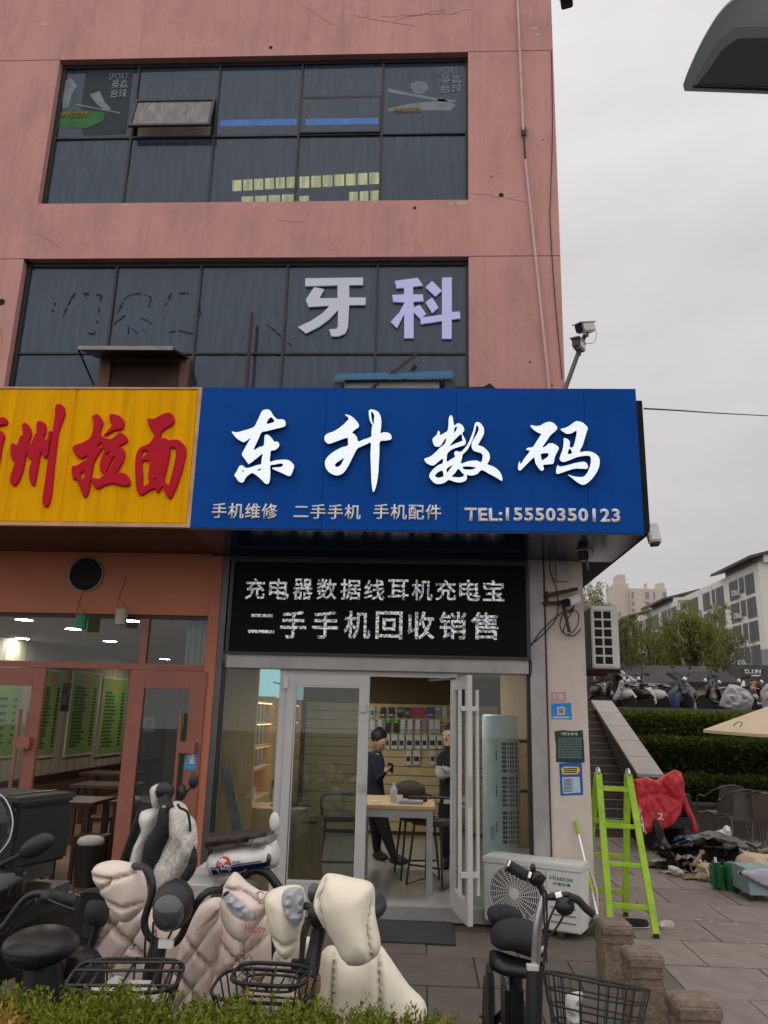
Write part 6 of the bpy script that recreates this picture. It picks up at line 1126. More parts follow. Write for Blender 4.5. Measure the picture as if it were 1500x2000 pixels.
WST = [(1300, 1690, .03, .5, .3, 'bag_dull', 'black film spread at the left flank of the rubbish heap'), (1320, 1668, .15, .5, .4, 'bag_dull', 'crumpled black bag on the left slope of the rubbish heap'), (1345, 1655, .28, .55, .4, 'bag_dull', 'crumpled black bag near the crest of the rubbish heap'), (1375, 1645, .34, .5, .4, 'sheet_grey', 'grey plastic sheet crumpled on the crest of the rubbish heap'), (1400, 1660, .26, .5, .4, 'bag_dull', 'torn black bag behind the green sprayer'),
       (1345, 1680, .14, .3, .25, 'sheet_white', 'white torn paper among the black bags'), (1370, 1690, .1, .35, .25, 'rag_tan', 'tan rag in front of the black bags'), (1385, 1705, .06, .35, .3, 'scrap_beige', 'beige torn rag beside the green sprayer'), (1320, 1702, .02, .3, .2, 'sheet_white', 'white paper scrap lying before the heap'), (1290, 1683, .02, .3, .18, 'sheet_white', 'flat white sheet lying left of the heap'), (1270, 1690, .02, .25, .12, 'rag_tan', 'small tan scrap farthest from the rubbish heap'),
       (1425, 1665, .2, .35, .3, 'sheet_white', 'translucent white wrap above the green sprayer'), (1440, 1650, .24, .5, .35, 'sheet_grey', 'grey wrap sliding off toward the metal chairs'), (1340, 1640, .33, .3, .12, 'rag_blue', 'blue scrap poking out of the top of the heap'), (1465, 1668, .14, .5, .35, 'cream_cloth', 'cream cloth crumpled right of the sprayer'), (1360, 1712, .02, .4, .12, 'rag_tan', 'flat tan strip before the sprayer')]
for x, y, zz, sx_, sy_, m, lab in WST: p = G(x, y, zz); crumple(p, sx_, sy_, .06 if zz > .05 else .025, random.uniform(-.6, .6), -.35 if zz > .1 else 0, m, lab)
for k in range(26):
    p = G(random.uniform(1230, 1480), random.uniform(1660, 1850)); s_ = random.uniform(.008, .022); q = MB().add([(p.x-s_, p.y, .003), (p.x, p.y-s_, .004), (p.x+s_*1.3, p.y, .006), (p.x, p.y+s_*.8, .003)], [(0, 1, 2, 3)])
    one('litter_scrap', q, random.choice(['sheet_white', 'rag_tan', 'bag_dull']), 'tiny scrap of litter lying on the plaza paving', 'litter', 'litter scraps on the plaza')
p = G(1350, 1700); tl = thing('trowel', 'wooden handled trowel stuck in the rubbish heap', 'trowel', p); MB().tube([P(1352, 1690, 10.2), P(1368, 1668, 10.3)], .018, 8).ell(P(1371, 1664, 10.3), .035, .02, .03, 10, 6).build('handle', 'cardboard', tl)
# green canisters
p = G(1416, 1737); GC = thing('green_sprayer', 'green plastic knapsack sprayer tank standing on the plaza', 'sprayer', p); mat('green_plastic', S(22, 96, 50), .35, var=.1)
hgt = P(1420, 1682, p.y).z
MB().box(p.x-.13, p.x-.015, p.y-.08, p.y+.1, 0, hgt*.95).build('tank', 'green_plastic', GC, bevel=.03, smooth=50); MB().lathe([(.095, 0), (.1, .08), (.1, hgt*.78), (.07, hgt*.95), (.03, hgt)], (p.x+.09, p.y-.01, 0), 22).build('tank', 'green_plastic', GC, smooth=40)
MB().lathe([(.103, 0), (.103, .012)], (p.x+.09, p.y-.01, hgt*.33), 22).build('band', 'green_plastic', GC); MB().ell((p.x+.08, p.y-.11, hgt*.68), .02, .004, .02).build('sticker', 'n_white', GC); MB().tube([(p.x-.08, p.y, hgt*.95), (p.x-.08, p.y, hgt*1.12)], .016, 8).build('cap', 'white_plastic', GC); MB().tube([(p.x+.12, p.y, hgt), (p.x+.19, p.y, hgt*.85), (p.x+.19, p.y, hgt*.55)], .01, 6, 4).build('hose', 'black_rubber', GC)
p = G(1462, 1757); BX = thing('cardboard_case', 'pale teal box with dark lettering under a lilac sheet', 'box', p); MB().box(p.x-.02, p.x+.3, p.y-.1, p.y+.35, .06, .3).build('case', mat('teal_box', S(134, 160, 160), .7), BX, bevel=.006); MB().box(p.x-.02, p.x+.02, p.y-.09, p.y-.05, 0, .06).box(p.x+.24, p.x+.28, p.y-.09, p.y-.05, 0, .06).box(p.x-.02, p.x+.02, p.y+.3, p.y+.34, 0, .06).box(p.x+.24, p.x+.28, p.y+.3, p.y+.34, 0, .06).build('foot', 'black_plastic', BX)
inf('lilac_sheet', [(1440, 1702), (1475, 1697), (1560, 1700), (1565, 1760), (1500, 1735), (1462, 1716)], G(1462, 1757).y-.14, .015, mat('lilac', S(186, 180, 198), .5), 'lilac plastic sheet draped over the teal box', 'sheet', wr=.01)
# ladder
LD = thing('step_ladder', 'lime green folding step ladder standing beside the stone bollards', 'ladder', (1.8, 7.8, 0)); mat('lime', S(160, 200, 44), .55, var=.15, vs=12, dirt=.4, dcol=S(104, 116, 52))
fA, fB = G(1193, 1824), G(1282, 1832); rB = G(1222, 1789); rA = rB+(fA-fB); tA, tB = P(1168, 1512, (fA.y+rA.y)/2), P(1227, 1512, (fB.y+rB.y)/2)
tz = (tA.z+tB.z)/2
tA.z = tB.z = tz
for s, foot, top in (('f', fA, tA), ('f', fB, tB), ('r', rA, tA), ('r', rB, tB)):
    sh_ = Vector((0, -.022 if s == 'f' else .03, 0)); MB().bar(foot+Vector((0, 0, .03)), top+sh_, .03, .055, up=(1, 0, 0)).build('stile', 'lime', LD); MB().bar(foot, foot+Vector((0, 0, .035)), .036, .06).build('foot', 'black_rubber', LD)
for top in (tA, tB): MB().ell(top+Vector((0, .004, .01)), .026, .05, .05, 12, 8).build('hinge', 'steel', LD, smooth=180)
for k in (.17, .42, .66, .9):
    for a, b, ta_, tb_, dy in ((fA, fB, tA, tB, -.022), (rA, rB, tA, tB, .03)):
        MB().bar(a.lerp(ta_+Vector((0, dy, 0)), k), b.lerp(tb_+Vector((0, dy, 0)), k), .03, .034).build('rung', 'lime', LD)
# broom, shoe, plastic bag
BR = thing('broom', 'broom with green grip and steel handle leaning on the white column', 'broom', G(1195, 1815)); b0, b1 = P(1124, 1603, YF-.06), P(1170, 1800, YF-.3)
MB().tube([b0.lerp(b1, .0), b0.lerp(b1, .14)], .018, 8).build('grip', 'lime', BR); MB().tube([b0.lerp(b1, .14), b0.lerp(b1, .6)], .011, 8).build('handle', 'chrome', BR); MB().tube([b0.lerp(b1, .55), b0.lerp(b1, .72)], .017, 8).build('lower_grip', 'lime', BR); MB().tube([b0.lerp(b1, .72), b0.lerp(b1, .93)], .011, 8).build('handle_end', 'chrome', BR)
q = MB()
for i in range(40): d = Vector((random.uniform(-.13, .13), random.uniform(-.03, .03), -.15)); q.tube([b1+Vector((d.x*.5, 0, .02)), Vector((b1.x+d.x, b1.y+d.y, .005))], .004, 4)
q.build('bristles', mat('bristle', S(70, 84, 60), .9), BR, kind='stuff')
hs = MB().tube([P(1132, 1690, YF-.1), P(1150, 1700, YF-.14), P(1164, 1740, YF-.2), P(1165, 1790, YF-.22), P(1158, 1818, YF-.2)], .016, 8, 5); one('drain_hose', hs, mat('hose_white', S(196, 190, 180), .6), 'pale hose curling down beside the outdoor unit', 'hose', smooth=60)
p = G(1240, 1812); SH = thing('shoe', 'black slip-on shoe with white sole behind the bollards', 'shoe', p); MB().ell((p.x, p.y, .012), .13, .05, .014, 16, 6).build('sole', 'white_plastic', SH, smooth=180); MB().lathe([(.12, .014), (.125, .04), (.11, .065), (.1, .06), (.09, .02)], (0, 0, 0), 20).xf(Matrix.Translation((p.x, p.y, 0)) @ Matrix.Diagonal((1, .4, 1, 1))).build('upper', 'black_cloth', SH, smooth=60)
inf('plastic_bag', [(1285, 1803), (1300, 1796), (1315, 1800), (1316, 1813), (1300, 1818), (1287, 1815)], G(1300, 1815).y, .03, mat('clear_bag', S(190, 180, 172), .3), 'thin clear plastic bag lying by the ladder foot', 'bag', wr=0, facet=.03, step=.045, k=2)
# bollards
def bollard(px, py, w_, h_, lab, rz=0.03):
    p = G(px, py, h_); t = thing('stone_bollard', lab, 'bollard', (p.x, p.y, 0), rz, 'square stone bollards'); a = w_/2
    MB().box(-a, a, -a, a, 0, h_*.6).build('shaft', 'stone', t, w=False, bevel=.012); MB().box(-a*.9, a*.9, -a*.9, a*.9, h_*.6, h_*.66).build('neck', 'stone', t, w=False)
    MB().box(-a*.98, a*.98, -a*.98, a*.98, h_*.66, h_*.78).build('band', 'stone', t, w=False, bevel=.01); MB().box(-a*.9, a*.9, -a*.9, a*.9, h_*.78, h_*.81).build('neck', 'stone', t, w=False)
    b = a*1.0; e_ = a*.86; MB().add([(-b, -b, h_*.81), (b, -b, h_*.81), (b, b, h_*.81), (-b, b, h_*.81), (-b, -b, h_*.95), (b, -b, h_*.95), (b, b, h_*.95), (-b, b, h_*.95), (-e_, -e_, h_), (e_, -e_, h_), (e_, e_, h_), (-e_, e_, h_)],
        [(0, 3, 2, 1), (0, 1, 5, 4), (1, 2, 6, 5), (2, 3, 7, 6), (3, 0, 4, 7), (4, 5, 9, 8), (5, 6, 10, 9), (6, 7, 11, 10), (7, 4, 8, 11), (8, 9, 10, 11)]).build('cap', 'stone', t, w=False, bevel=.008)
bollard(1198, 1797, .22, .39, 'square stone bollard closest to the outdoor air conditioner'); bollard(1252, 1853, .21, .42, 'square stone bollard standing between two others, beside the basket bicycle'); bollard(1352, 1945, .22, .42, 'square stone bollard farthest from the shop')
# ================================================================== wall equipment
p0, p1 = G(945, 1810), G(1137, 1840); ang = math.atan2(p1.y-p0.y, p1.x-p0.x); wU = math.hypot(p1.x-p0.x, p1.y-p0.y); hU = P(1137, 1686, p1.y).z-.03
HU = thing('outdoor_air_conditioner', 'white outdoor air conditioner unit standing on the pavement by the column', 'air conditioner', p0, ang)
MB().box(0, wU, 0, .3, .05, hU).build('casing', 'white_metal', HU, w=False, bevel=.012, smooth=40); MB().box(-.008, wU+.008, -.008, .308, hU-.05, hU+.006).build('top_cover', 'white_metal', HU, w=False, bevel=.008)
for x in (.12, wU-.2): MB().box(x, x+.06, -.02, .32, 0, .05).build('foot', 'steel_dark', HU, w=False)
fcx, fcz, fr2 = wU*.33, hU*.52, hU*.40
MB().lathe([(fr2, 0), (fr2, .004)], (fcx, -.0005, fcz), 40, (0, -1, 0)).build('fan_opening', 'hole', HU, w=False)
q = MB()
for k in range(12): r_ = fr2*(.2+.8*k/11); q.tube([(fcx+r_*math.cos(a), -.012, fcz+r_*math.sin(a)) for a in [6.2832*i/32 for i in range(33)]], .0032 if k < 11 else .007, 4, cap=False)
for k in range(24): a = 6.2832*k/24; q.tube([(fcx+fr2*.2*math.cos(a), -.014, fcz+fr2*.2*math.sin(a)), (fcx+fr2*math.cos(a+.25), -.014, fcz+fr2*math.sin(a+.25))], .0035, 4)
q.build('fan_grille', 'white_metal', HU, w=False); MB().lathe([(fr2*.2, 0), (fr2*.18, .012)], (fcx, -.008, fcz), 20, (0, -1, 0)).build('fan_cap', 'white_metal', HU, w=False)
MB().box(wU*.66, wU*.665, -.003, -.0005, .06, hU-.06).build('panel_joint', 'grey_metal', HU, w=False)
for k in range(5): MB().box(wU*.70, wU*.95, -.006, -.0005, .12+k*.055, .128+k*.055).build('louvre', 'grey_metal', HU, w=False)
mat('brand_green', S(30, 130, 110), .5)
HU_t = lambda nm, b, bx, m: text(nm, b, bx, m, None, .001, .01, O=(0, -.0013, 0), U=(1, 0, 0), V=(0, 0, 1), Nn=(0, -1, 0))
o = HU_t('brand', 'Hisense', (wU*.70, hU*.78, wU*.93, hU*.85), 'brand_green'); o.parent = HU; o = HU_t('brand', '海信空调', (wU*.73, hU*.71, wU*.9, hU*.755), 'n_black'); o.parent = HU
# wall-hung unit round the corner
YU = 8.6; a_, b_ = P(1158, 1305, YU), P(1206, 1184, YU); UN = thing('wall_air_conditioner', 'white outdoor air conditioner hung on the side wall with a gridded side', 'air conditioner', (a_.x, YU, a_.z))
MB().box(a_.x, b_.x, YU, YU+.85, a_.z, b_.z).build('casing', 'white_metal', UN, bevel=.01); MB().box(a_.x-.012, a_.x-.0005, YU+.02, YU+.83, a_.z+.02, b_.z-.03).build('coil', 'black_frame', UN)
wf = b_.x-a_.x; hf = b_.z-a_.z
for i in range(2):
    for j in range(6):
        x0 = a_.x+wf*(.12+.34*i); z0 = a_.z+hf*(.07+.145*j); MB().box(x0, x0+wf*.27, YU-.003, YU-.0005, z0, z0+hf*.115).build('intake_slot', 'hole', UN, bevel=.0)
fr_ = MB(); fr_.box(a_.x+wf*.06, a_.x+wf*.82, YU-.010, YU-.0035, a_.z+hf*.045, a_.z+hf*.065); fr_.box(a_.x+wf*.06, a_.x+wf*.82, YU-.010, YU-.0035, a_.z+hf*.935, a_.z+hf*.955); fr_.build('grille_frame', 'white_plastic', UN)
for yy in (.1, .7): MB().bar((XCOL-.01, YU+yy, a_.z-.03), (b_.x+.02, YU+yy, a_.z-.03), .04, .03).build('bracket', 'rust', UN)
MB().box(XCOL-.01, b_.x+.02, YU-.02, YU+.87, a_.z-.013, a_.z-.002).build('shelf', 'rust', UN)
def cam(lab, p, d, ln=.2, r=.045, mount=None):
    t = thing('security_camera', lab, 'security camera', p); p = Vector(p); d = Vector(d).normalized(); e_ = p+d*ln
    MB().bar(p, e_, r*2, r*2).build('housing', 'white_metal', t, bevel=.012); MB().bar(e_+d*.001, e_+d*.02, r*1.85, r*1.85).build('lens_face', 'black_gloss', t, bevel=.01); MB().bar(p+Vector((0, 0, r*1.1))-d*.01, e_+Vector((0, 0, r*1.1))+d*.05, r*2.3, .008).build('sun_shield', 'white_metal', t)
    if mount: MB().tube([p+d*ln*.4-Vector((0, 0, r)), p+d*ln*.4-Vector((0, 0, r+.04)), mount], .014, 7).build('bracket', 'steel_dark', t)
YM = 6.95; CPb, CPt = P(1102, 765, YM), P(1142, 655, YM-.05)
CP = thing('camera_pole', 'slanting grey pole carrying two cameras above the blue sign', 'pole', CPb); MB().tube([CPb, CPt], .022, 10).build('pole', 'steel_dark', CP, smooth=60)
cam('white bullet camera on top of the slanting pole', P(1156, 640, YM-.05), P(1116, 642, YM-.25)-P(1156, 640, YM-.05), .2, .045, CPt); cam('white camera clamped partway down the slanting pole', P(1136, 682, YM), P(1120, 664, YM-.2)-P(1136, 682, YM), .15, .042, P(1130, 690, YM))
one('camera_cable', MB().tube([P(1158, 637, YM-.05), P(1165, 650, YM-.05), P(1160, 668, YM-.05), P(1145, 672, YM-.05), P(1138, 680, YM-.05)], .004, 5, 5), 'white_plastic', 'thin pale cable looping from the pole top camera', 'cable')
cam('boxy camera hanging off the lower corner of the blue sign', P(1273, 1036, 6.62), Vector((.02, -.05, -.2)), .12, .045, P(1262, 1040, 6.7)); cam('silver bullet camera under the sign soffit above the column', P(1150, 1078, 7.2), P(1135, 1086, 7.0)-P(1150, 1078, 7.2), .17, .05, P(1148, 1112, 7.25)); cam('pale camera with long hood fixed on the white column', P(1128, 1168, 7.56), P(1098, 1180, 7.35)-P(1128, 1168, 7.56), .2, .04, P(1112, 1195, YF-.03))
cam('white camera hanging at the top of the pink wall corner', P(1107, -12, 7.6), P(1106, 24, 7.45)-P(1107, -12, 7.6), .22, .07)
mb_ = P(1097, 1118, YF-.05); one('meter_box', MB().box(mb_.x-.055, mb_.x+.055, YF-.09, YF-.031, mb_.z-.09, mb_.z+.09).box(mb_.x-.035, mb_.x+.035, YF-.094, YF-.0905, mb_.z-.07, mb_.z-.02), 'alu', 'grey meter box at the top of the white column', 'meter box')
q = MB(); q.bar(P(1064, 1163, YF-.1), P(1128, 1150, YF-.1), .03, .03).bar(P(1060, 1178, YF-.09), P(1108, 1176, YF-.09), .025, .025).bar(P(1098, 1172, YF-.12), P(1112, 1235, YF-.12), .028, .02).bar(P(1067, 1155, YF-.06), P(1067, 1180, YF-.06), .03, .03); one('iron_bracket', q, 'rust', 'rusty iron bracket bars on the upper white column', 'bracket')
def cable(pts, lab, r=.0055): return one('cable', MB().tube([P(x, y, Y) for x, y, Y in pts], r, 6, 6), 'black_rubber', lab, 'cable')
y1_ = YF-.07
cable([(1075, 1090, y1_), (1074, 1115, y1_), (1085, 1145, y1_), (1090, 1180, y1_), (1085, 1210, y1_), (1060, 1240, y1_), (1038, 1258, y1_), (1010, 1280, y1_)], 'black cable running from the soffit down the column to the LED frame')
cable([(1108, 1190, y1_), (1080, 1210, y1_), (1055, 1235, y1_), (1040, 1258, y1_), (1036, 1262, y1_), (1036, 1285, y1_), (1038, 1300, y1_), (1036, 1322, y1_)], 'black cable hanging with a free end beside the LED display')
cable([(1120, 1190, y1_-.02), (1100, 1200, y1_-.03), (1094, 1225, y1_-.03), (1108, 1240, y1_-.03), (1126, 1225, y1_-.03), (1130, 1200, y1_-.03), (1118, 1195, y1_-.03), (1100, 1232, y1_-.03), (1118, 1242, y1_-.03), (1135, 1228, y1_)], 'coiled black cable hanging on the column under the camera')
cable([(1258, 798, 7.4), (1330, 802, 9), (1420, 808, 12), (1560, 815, 18)], 'thin overhead wire stretching away from the sign corner', .009)
# ================================================================== street lamp over the plaza
LM = thing('street_lamp', 'dark grey street lamp head overhanging the upper plaza sky', 'street lamp', (4.6, 4.5, 0)); YL = 4.5
mat('lamp_grey', S(52, 54, 56), .5, var=.08); mat('lamp_dark', S(36, 37, 39), .5)
hp0 = [(1334, 166), (1337, 178), (1500, 184), (1660, 190), (1670, -60), (1560, -45), (1470, -18), (1430, 2), (1404, 28), (1382, 62), (1362, 100), (1346, 136)]
cv = crom([Vector((x, y, 0)) for x, y in hp0[4:]+hp0[:1]], 5); hp = hp0[:4]+[(v.x, v.y) for v in cv[:-1]]
nh = len(hp); fa = [P(x, y, YL-.2) for x, y in hp]; mid = [P(1520+(x-1520)*.97, (y-60)*.93+50, YL) for x, y in hp]; bk = [P(1520+(x-1520)*.8, (y-60)*.7+30, YL+.16) for x, y in hp]
MB().add(fa+mid+bk, [tuple(range(nh)), tuple(range(3*nh-1, 2*nh-1, -1))]+[(k*nh+i, k*nh+(i+1) % nh, (k+1)*nh+(i+1) % nh, (k+1)*nh+i) for k in (0, 1) for i in range(nh)]).build('head', 'lamp_grey', LM, smooth=50)
polyY(MB(), [(1352, 170), (1500, 176), (1640, 182), (1645, 55), (1540, 52), (1434, 55), (1400, 82), (1374, 128)], YL-.2005, .012).build('rim', 'lamp_dark', LM, bevel=.005)
polyY(MB(), [(1362, 164), (1500, 170), (1630, 175), (1634, 76), (1540, 74), (1440, 76), (1410, 98), (1385, 135)], YL-.2127, .004).build('lens', mat('lamp_lens', S(30, 30, 30), .7, spec=.2), LM)
e_ = P(1660, 80, YL); MB().tube([e_, (4.2, YL, e_.z+.1), (4.6, YL, e_.z-.6), (4.6, YL, 0)], .06, 12).build('pole', 'lamp_grey', LM, smooth=60)
# ================================================================== people
mat('skin', S(190, 150, 128), .6); mat('hair', (.012, .011, .011, 1), .55); mat('navy_cloth', S(34, 38, 52), .9, var=.15); mat('black_trousers', S(24, 24, 26), .9); mat('white_cloth', S(176, 172, 168), .9, var=.1); mat('shoe_black', (.02, .02, .02, 1), .5)
def person(label, J, face, mats, cloth, H=1.65):
    """J: joints (world); one skinned body, colours by limb; hair is a child"""
    k = H/1.65; B_ = [('pel', 'spine', 'top', .115, .105), ('spine', 'chest', 'top', .12, .14), ('chest', 'neck', 'top', .13, .055), ('neck', 'head0', 'skin', .052, .055)]
    names = []; rad = {}; edges = []; zone = []
    R = {'pel': .13, 'spine': .125, 'chest': .15, 'neck': .056, 'head0': .075, 'head1': .098, 'head2': .075,
         'lsh': .075, 'rsh': .075, 'lel': .052, 'rel': .052, 'lwr': .034, 'rwr': .034, 'lha': .04, 'rha': .04, 'lhi': .1, 'rhi': .1, 'lkn': .07, 'rkn': .07, 'lan': .046, 'ran': .046, 'lto': .038, 'rto': .038}
    hd = J['head']; f = Vector(face).normalized(); up = (hd-J['neck']).normalized()
    J = dict(J); J['head0'] = hd-up*.075*k+f*.01; J['head1'] = hd.copy()+f*.008; J['head2'] = hd+up*.075*k
    E = [('pel', 'spine', 0), ('spine', 'chest', 0), ('chest', 'neck', 0), ('neck', 'head0', 2), ('head0', 'head1', 2), ('head1', 'head2', 2), ('chest', 'lsh', 0), ('chest', 'rsh', 0), ('lsh', 'lel', 3), ('rsh', 'rel', 3), ('lel', 'lwr', 3), ('rel', 'rwr', 3), ('lwr', 'lha', 2), ('rwr', 'rha', 2),
         ('pel', 'lhi', 1), ('pel', 'rhi', 1), ('lhi', 'lkn', 1), ('rhi', 'rkn', 1), ('lkn', 'lan', 1), ('rkn', 'ran', 1), ('lan', 'lto', 4), ('ran', 'rto', 4)]
    nm = [n for n in R if n in J]; idx = {n: i for i, n in enumerate(nm)}; org = Vector((J['pel'].x, J['pel'].y, min(v.z for v in J.values())-.03))
    me = bpy.data.meshes.new('body'); me.from_pydata([J[n]-org for n in nm], [(idx[a], idx[b]) for a, b, _ in E], []); o = bpy.data.objects.new('body', me); COL.objects.link(o)
    sk = o.modifiers.new('skin', 'SKIN'); sk.use_smooth_shade = True; o.modifiers.new('s', 'SUBSURF').render_levels = 2; o.modifiers['s'].levels = 2
    for n in nm:
        d = me.skin_vertices[0].data[idx[n]]; d.radius = (R[n]*k, R[n]*k*(.8 if n in ('pel', 'spine', 'chest') else 1)); d.use_root = n == 'pel'
    root = thing('person', label, 'person', org)
    dg = bpy.context.evaluated_depsgraph_get(); dg.update(); m2 = bpy.data.meshes.new_from_object(o.evaluated_get(dg)); bpy.data.objects.remove(o); m2.name = 'body'
    for q in mats: m2.materials.append(MATS[q])
    for p in m2.polygons:
        c = p.center+org; best = None
        for a, b, zn in E:
            A, Bv = J[a], J[b]; d = Bv-A; t = max(0, min(1, (c-A).dot(d)/max(d.length_squared, 1e-9))); ds = (c-A-d*t).length/max(R[a], .03)
            if best is None or ds < best[0]: best = (ds, zn)
        nk = (c-J['neck']).dot(up)
        p.material_index = 2 if nk > .03 and (c-hd).length < .17*k else best[1]; p.use_smooth = True
    b = bpy.data.objects.new('body', m2); COL.objects.link(b); b.parent = root
    s_ = f.cross(up).normalized(); Mx = Matrix((s_, f, up)).transposed()
    MB().ell(hd-f*.034*k+up*.034*k, .1*k, .1*k, .1*k, 18, 12, Mx).build('hair', 'hair', root, smooth=180)
    MB().ell(hd+f*.098*k-up*.015*k, .013*k, .02*k, .022*k, 10, 8, Mx).build('nose', 'skin', root, smooth=180)
    for sg in (-1, 1):
        MB().ell(hd+f*.086*k+s_*.034*k*sg+up*.012*k, .012*k, .008*k, .006*k, 8, 6, Mx).build('eye', 'hair', root); MB().ell(hd+s_*.085*k*sg-up*.01*k, .012*k, .02*k, .03*k, 8, 6, Mx).build('ear', 'skin', root, smooth=180)
    MB().ell(hd+f*.082*k-up*.052*k, .022*k, .006*k, .006*k, 8, 6, Mx).build('mouth', mat('lips', S(150, 90, 84), .6), root)
    for h_, w_ in (('lha', 'lwr'), ('rha', 'rwr')):
        d = (J[h_]-J[w_]).normalized(); sd = d.cross(up)
        sd = sd.normalized() if sd.length > .1 else Vector((1, 0, 0))
        for i in range(4):
            p = J[h_]+sd*(.022*(i-1.5))*k; MB().tube([p, p+d*.035*k, p+d*(.05+.008*(i in (1, 2)))*k-up*.02*k], [.009*k, .0085*k, .007*k], 6).build('finger', 'skin', root, smooth=60)
        p = J[h_]-sd*.03*k; MB().tube([p-d*.02*k, p-sd*.015*k+d*.02*k, p-sd*.01*k+d*.04*k], [.01*k, .009*k, .007*k], 6).build('thumb', 'skin', root, smooth=60)
    for a_, t_ in (('lan', 'lto'), ('ran', 'rto')):
        d = J[t_]-J[a_]; d.z = 0; d = d.normalized(); md = Vector((J[a_].x, J[a_].y, 0))+d*.06*k; MB().ell((md.x, md.y, min(J[a_].z, J[t_].z)+.008), .05*k, .13*k, .045*k, 14, 8, Matrix((Vector((d.y, -d.x, 0)), d, Vector((0, 0, 1)))).transposed()).build('shoe', 'shoe_black', root, smooth=180)
    return root
def pj(Y, **kw): return {n: P(v[0], v[1], Y+(v[2] if len(v) > 2 else 0)) for n, v in kw.items()}
YP1 = 9.75
J = pj(YP1, head=(742, 1446, -.06), neck=(735, 1468), chest=(731, 1492), spine=(731, 1532), pel=(733, 1566), lsh=(722, 1484, .12), rsh=(741, 1486, -.14), lel=(728, 1522, .1), rel=(738, 1526, -.2), lwr=(744, 1512, -.1), rwr=(750, 1508, -.28), lha=(751, 1506, -.14), rha=(756, 1503, -.3), lhi=(729, 1576, .09), rhi=(738, 1576, -.09), lkn=(736, 1632, .06), rkn=(754, 1630, -.12), lan=(735, 1690, .1), ran=(769, 1684, -.15), lto=(752, 1700, .0), rto=(796, 1690, -.22))
fl_ = FZ+.03
J['lan'].z = fl_+.05; J['ran'].z = fl_+.05; J['lto'].z = fl_; J['rto'].z = fl_
pp = person('person in dark navy clothes looking down at a phone behind the work table', J, (.7, -.35, -.62), ['navy_cloth', 'black_trousers', 'skin', 'navy_cloth', 'shoe_black'], None)
ph = J['rha']+Vector((.04, .03, .02)); one('held_phone', MB().box(-.035, .035, -.005, .005, -.07, .07).xf(Matrix.Translation(ph) @ Matrix.Rotation(-.9, 4, 'X') @ Matrix.Rotation(.5, 4, 'Z')), 'black_gloss', 'dark phone held in the hand of the person in navy', 'phone', bevel=.002)
YP2 = 9.5
J = pj(YP2, head=(878, 1436), neck=(879, 1462), chest=(879, 1488), spine=(879, 1530), pel=(879, 1568), lsh=(862, 1481), rsh=(898, 1481), lel=(857, 1517, -.08), rel=(902, 1517, -.08), lwr=(877, 1512, -.2), rwr=(875, 1504, -.23), lha=(889, 1508, -.22), rha=(864, 1500, -.22), lhi=(870, 1578), rhi=(888, 1578), lkn=(870, 1636, -.04), rkn=(889, 1636), lan=(871, 1692), ran=(891, 1692), lto=(867, 1702, -.15), rto=(893, 1702, -.15))
for n, z in (('lan', .05), ('ran', .05), ('lto', 0), ('rto', 0)): J[n].z = fl_+z
p2 = person('person with folded arms in a black vest with white sleeves inside the shop', J, (-.5, -.85, -.12), ['black_trousers', 'black_trousers', 'skin', 'white_cloth', 'shoe_black'], None)
pl = J['pel']; MB().lathe([(.142, -.03), (.145, 0), (.142, .03)], (0, 0, 0), 20).xf(Matrix.Translation(pl+Vector((0, 0, .03))) @ Matrix.Diagonal((1, .85, 1, 1))).build('hem_band', 'white_cloth', p2, smooth=60)
Yq = 19.6; zt = ZTR; hx = P(1387, 1346, Yq)
J = {'head': hx, 'neck': hx+Vector((-.04, 0, -.17)), 'chest': hx+Vector((-.1, 0, -.33)), 'spine': hx+Vector((-.13, 0, -.52)), 'pel': hx+Vector((-.14, 0, -.68)), 'lsh': hx+Vector((-.1, -.17, -.26)), 'rsh': hx+Vector((-.1, .17, -.26)), 'lel': hx+Vector((0, -.22, -.5)), 'rel': hx+Vector((0, .22, -.5)), 'lwr': hx+Vector((.2, -.14, -.52)), 'rwr': hx+Vector((.2, .14, -.52)), 'lha': hx+Vector((.28, -.12, -.5)), 'rha': hx+Vector((.28, .12, -.5)), 'lhi': hx+Vector((-.1, -.1, -.72)), 'rhi': hx+Vector((-.1, .1, -.72)), 'lkn': hx+Vector((.3, -.12, -.72)), 'rkn': hx+Vector((.3, .12, -.72)), 'lan': hx+Vector((.32, -.12, -1.12)), 'ran': hx+Vector((.32, .12, -1.12)), 'lto': hx+Vector((.45, -.12, -1.16)), 'rto': hx+Vector((.45, .12, -1.16))}
person('person in a dark jacket sitting on a bike on the terrace', J, (1, -.15, 0), ['navy_cloth', 'black_trousers', 'skin', 'navy_cloth', 'shoe_black'], None)
moped('dark moped ridden by the seated person on the terrace', 1387, 19.6, 0, 'black_gloss', basket=True)
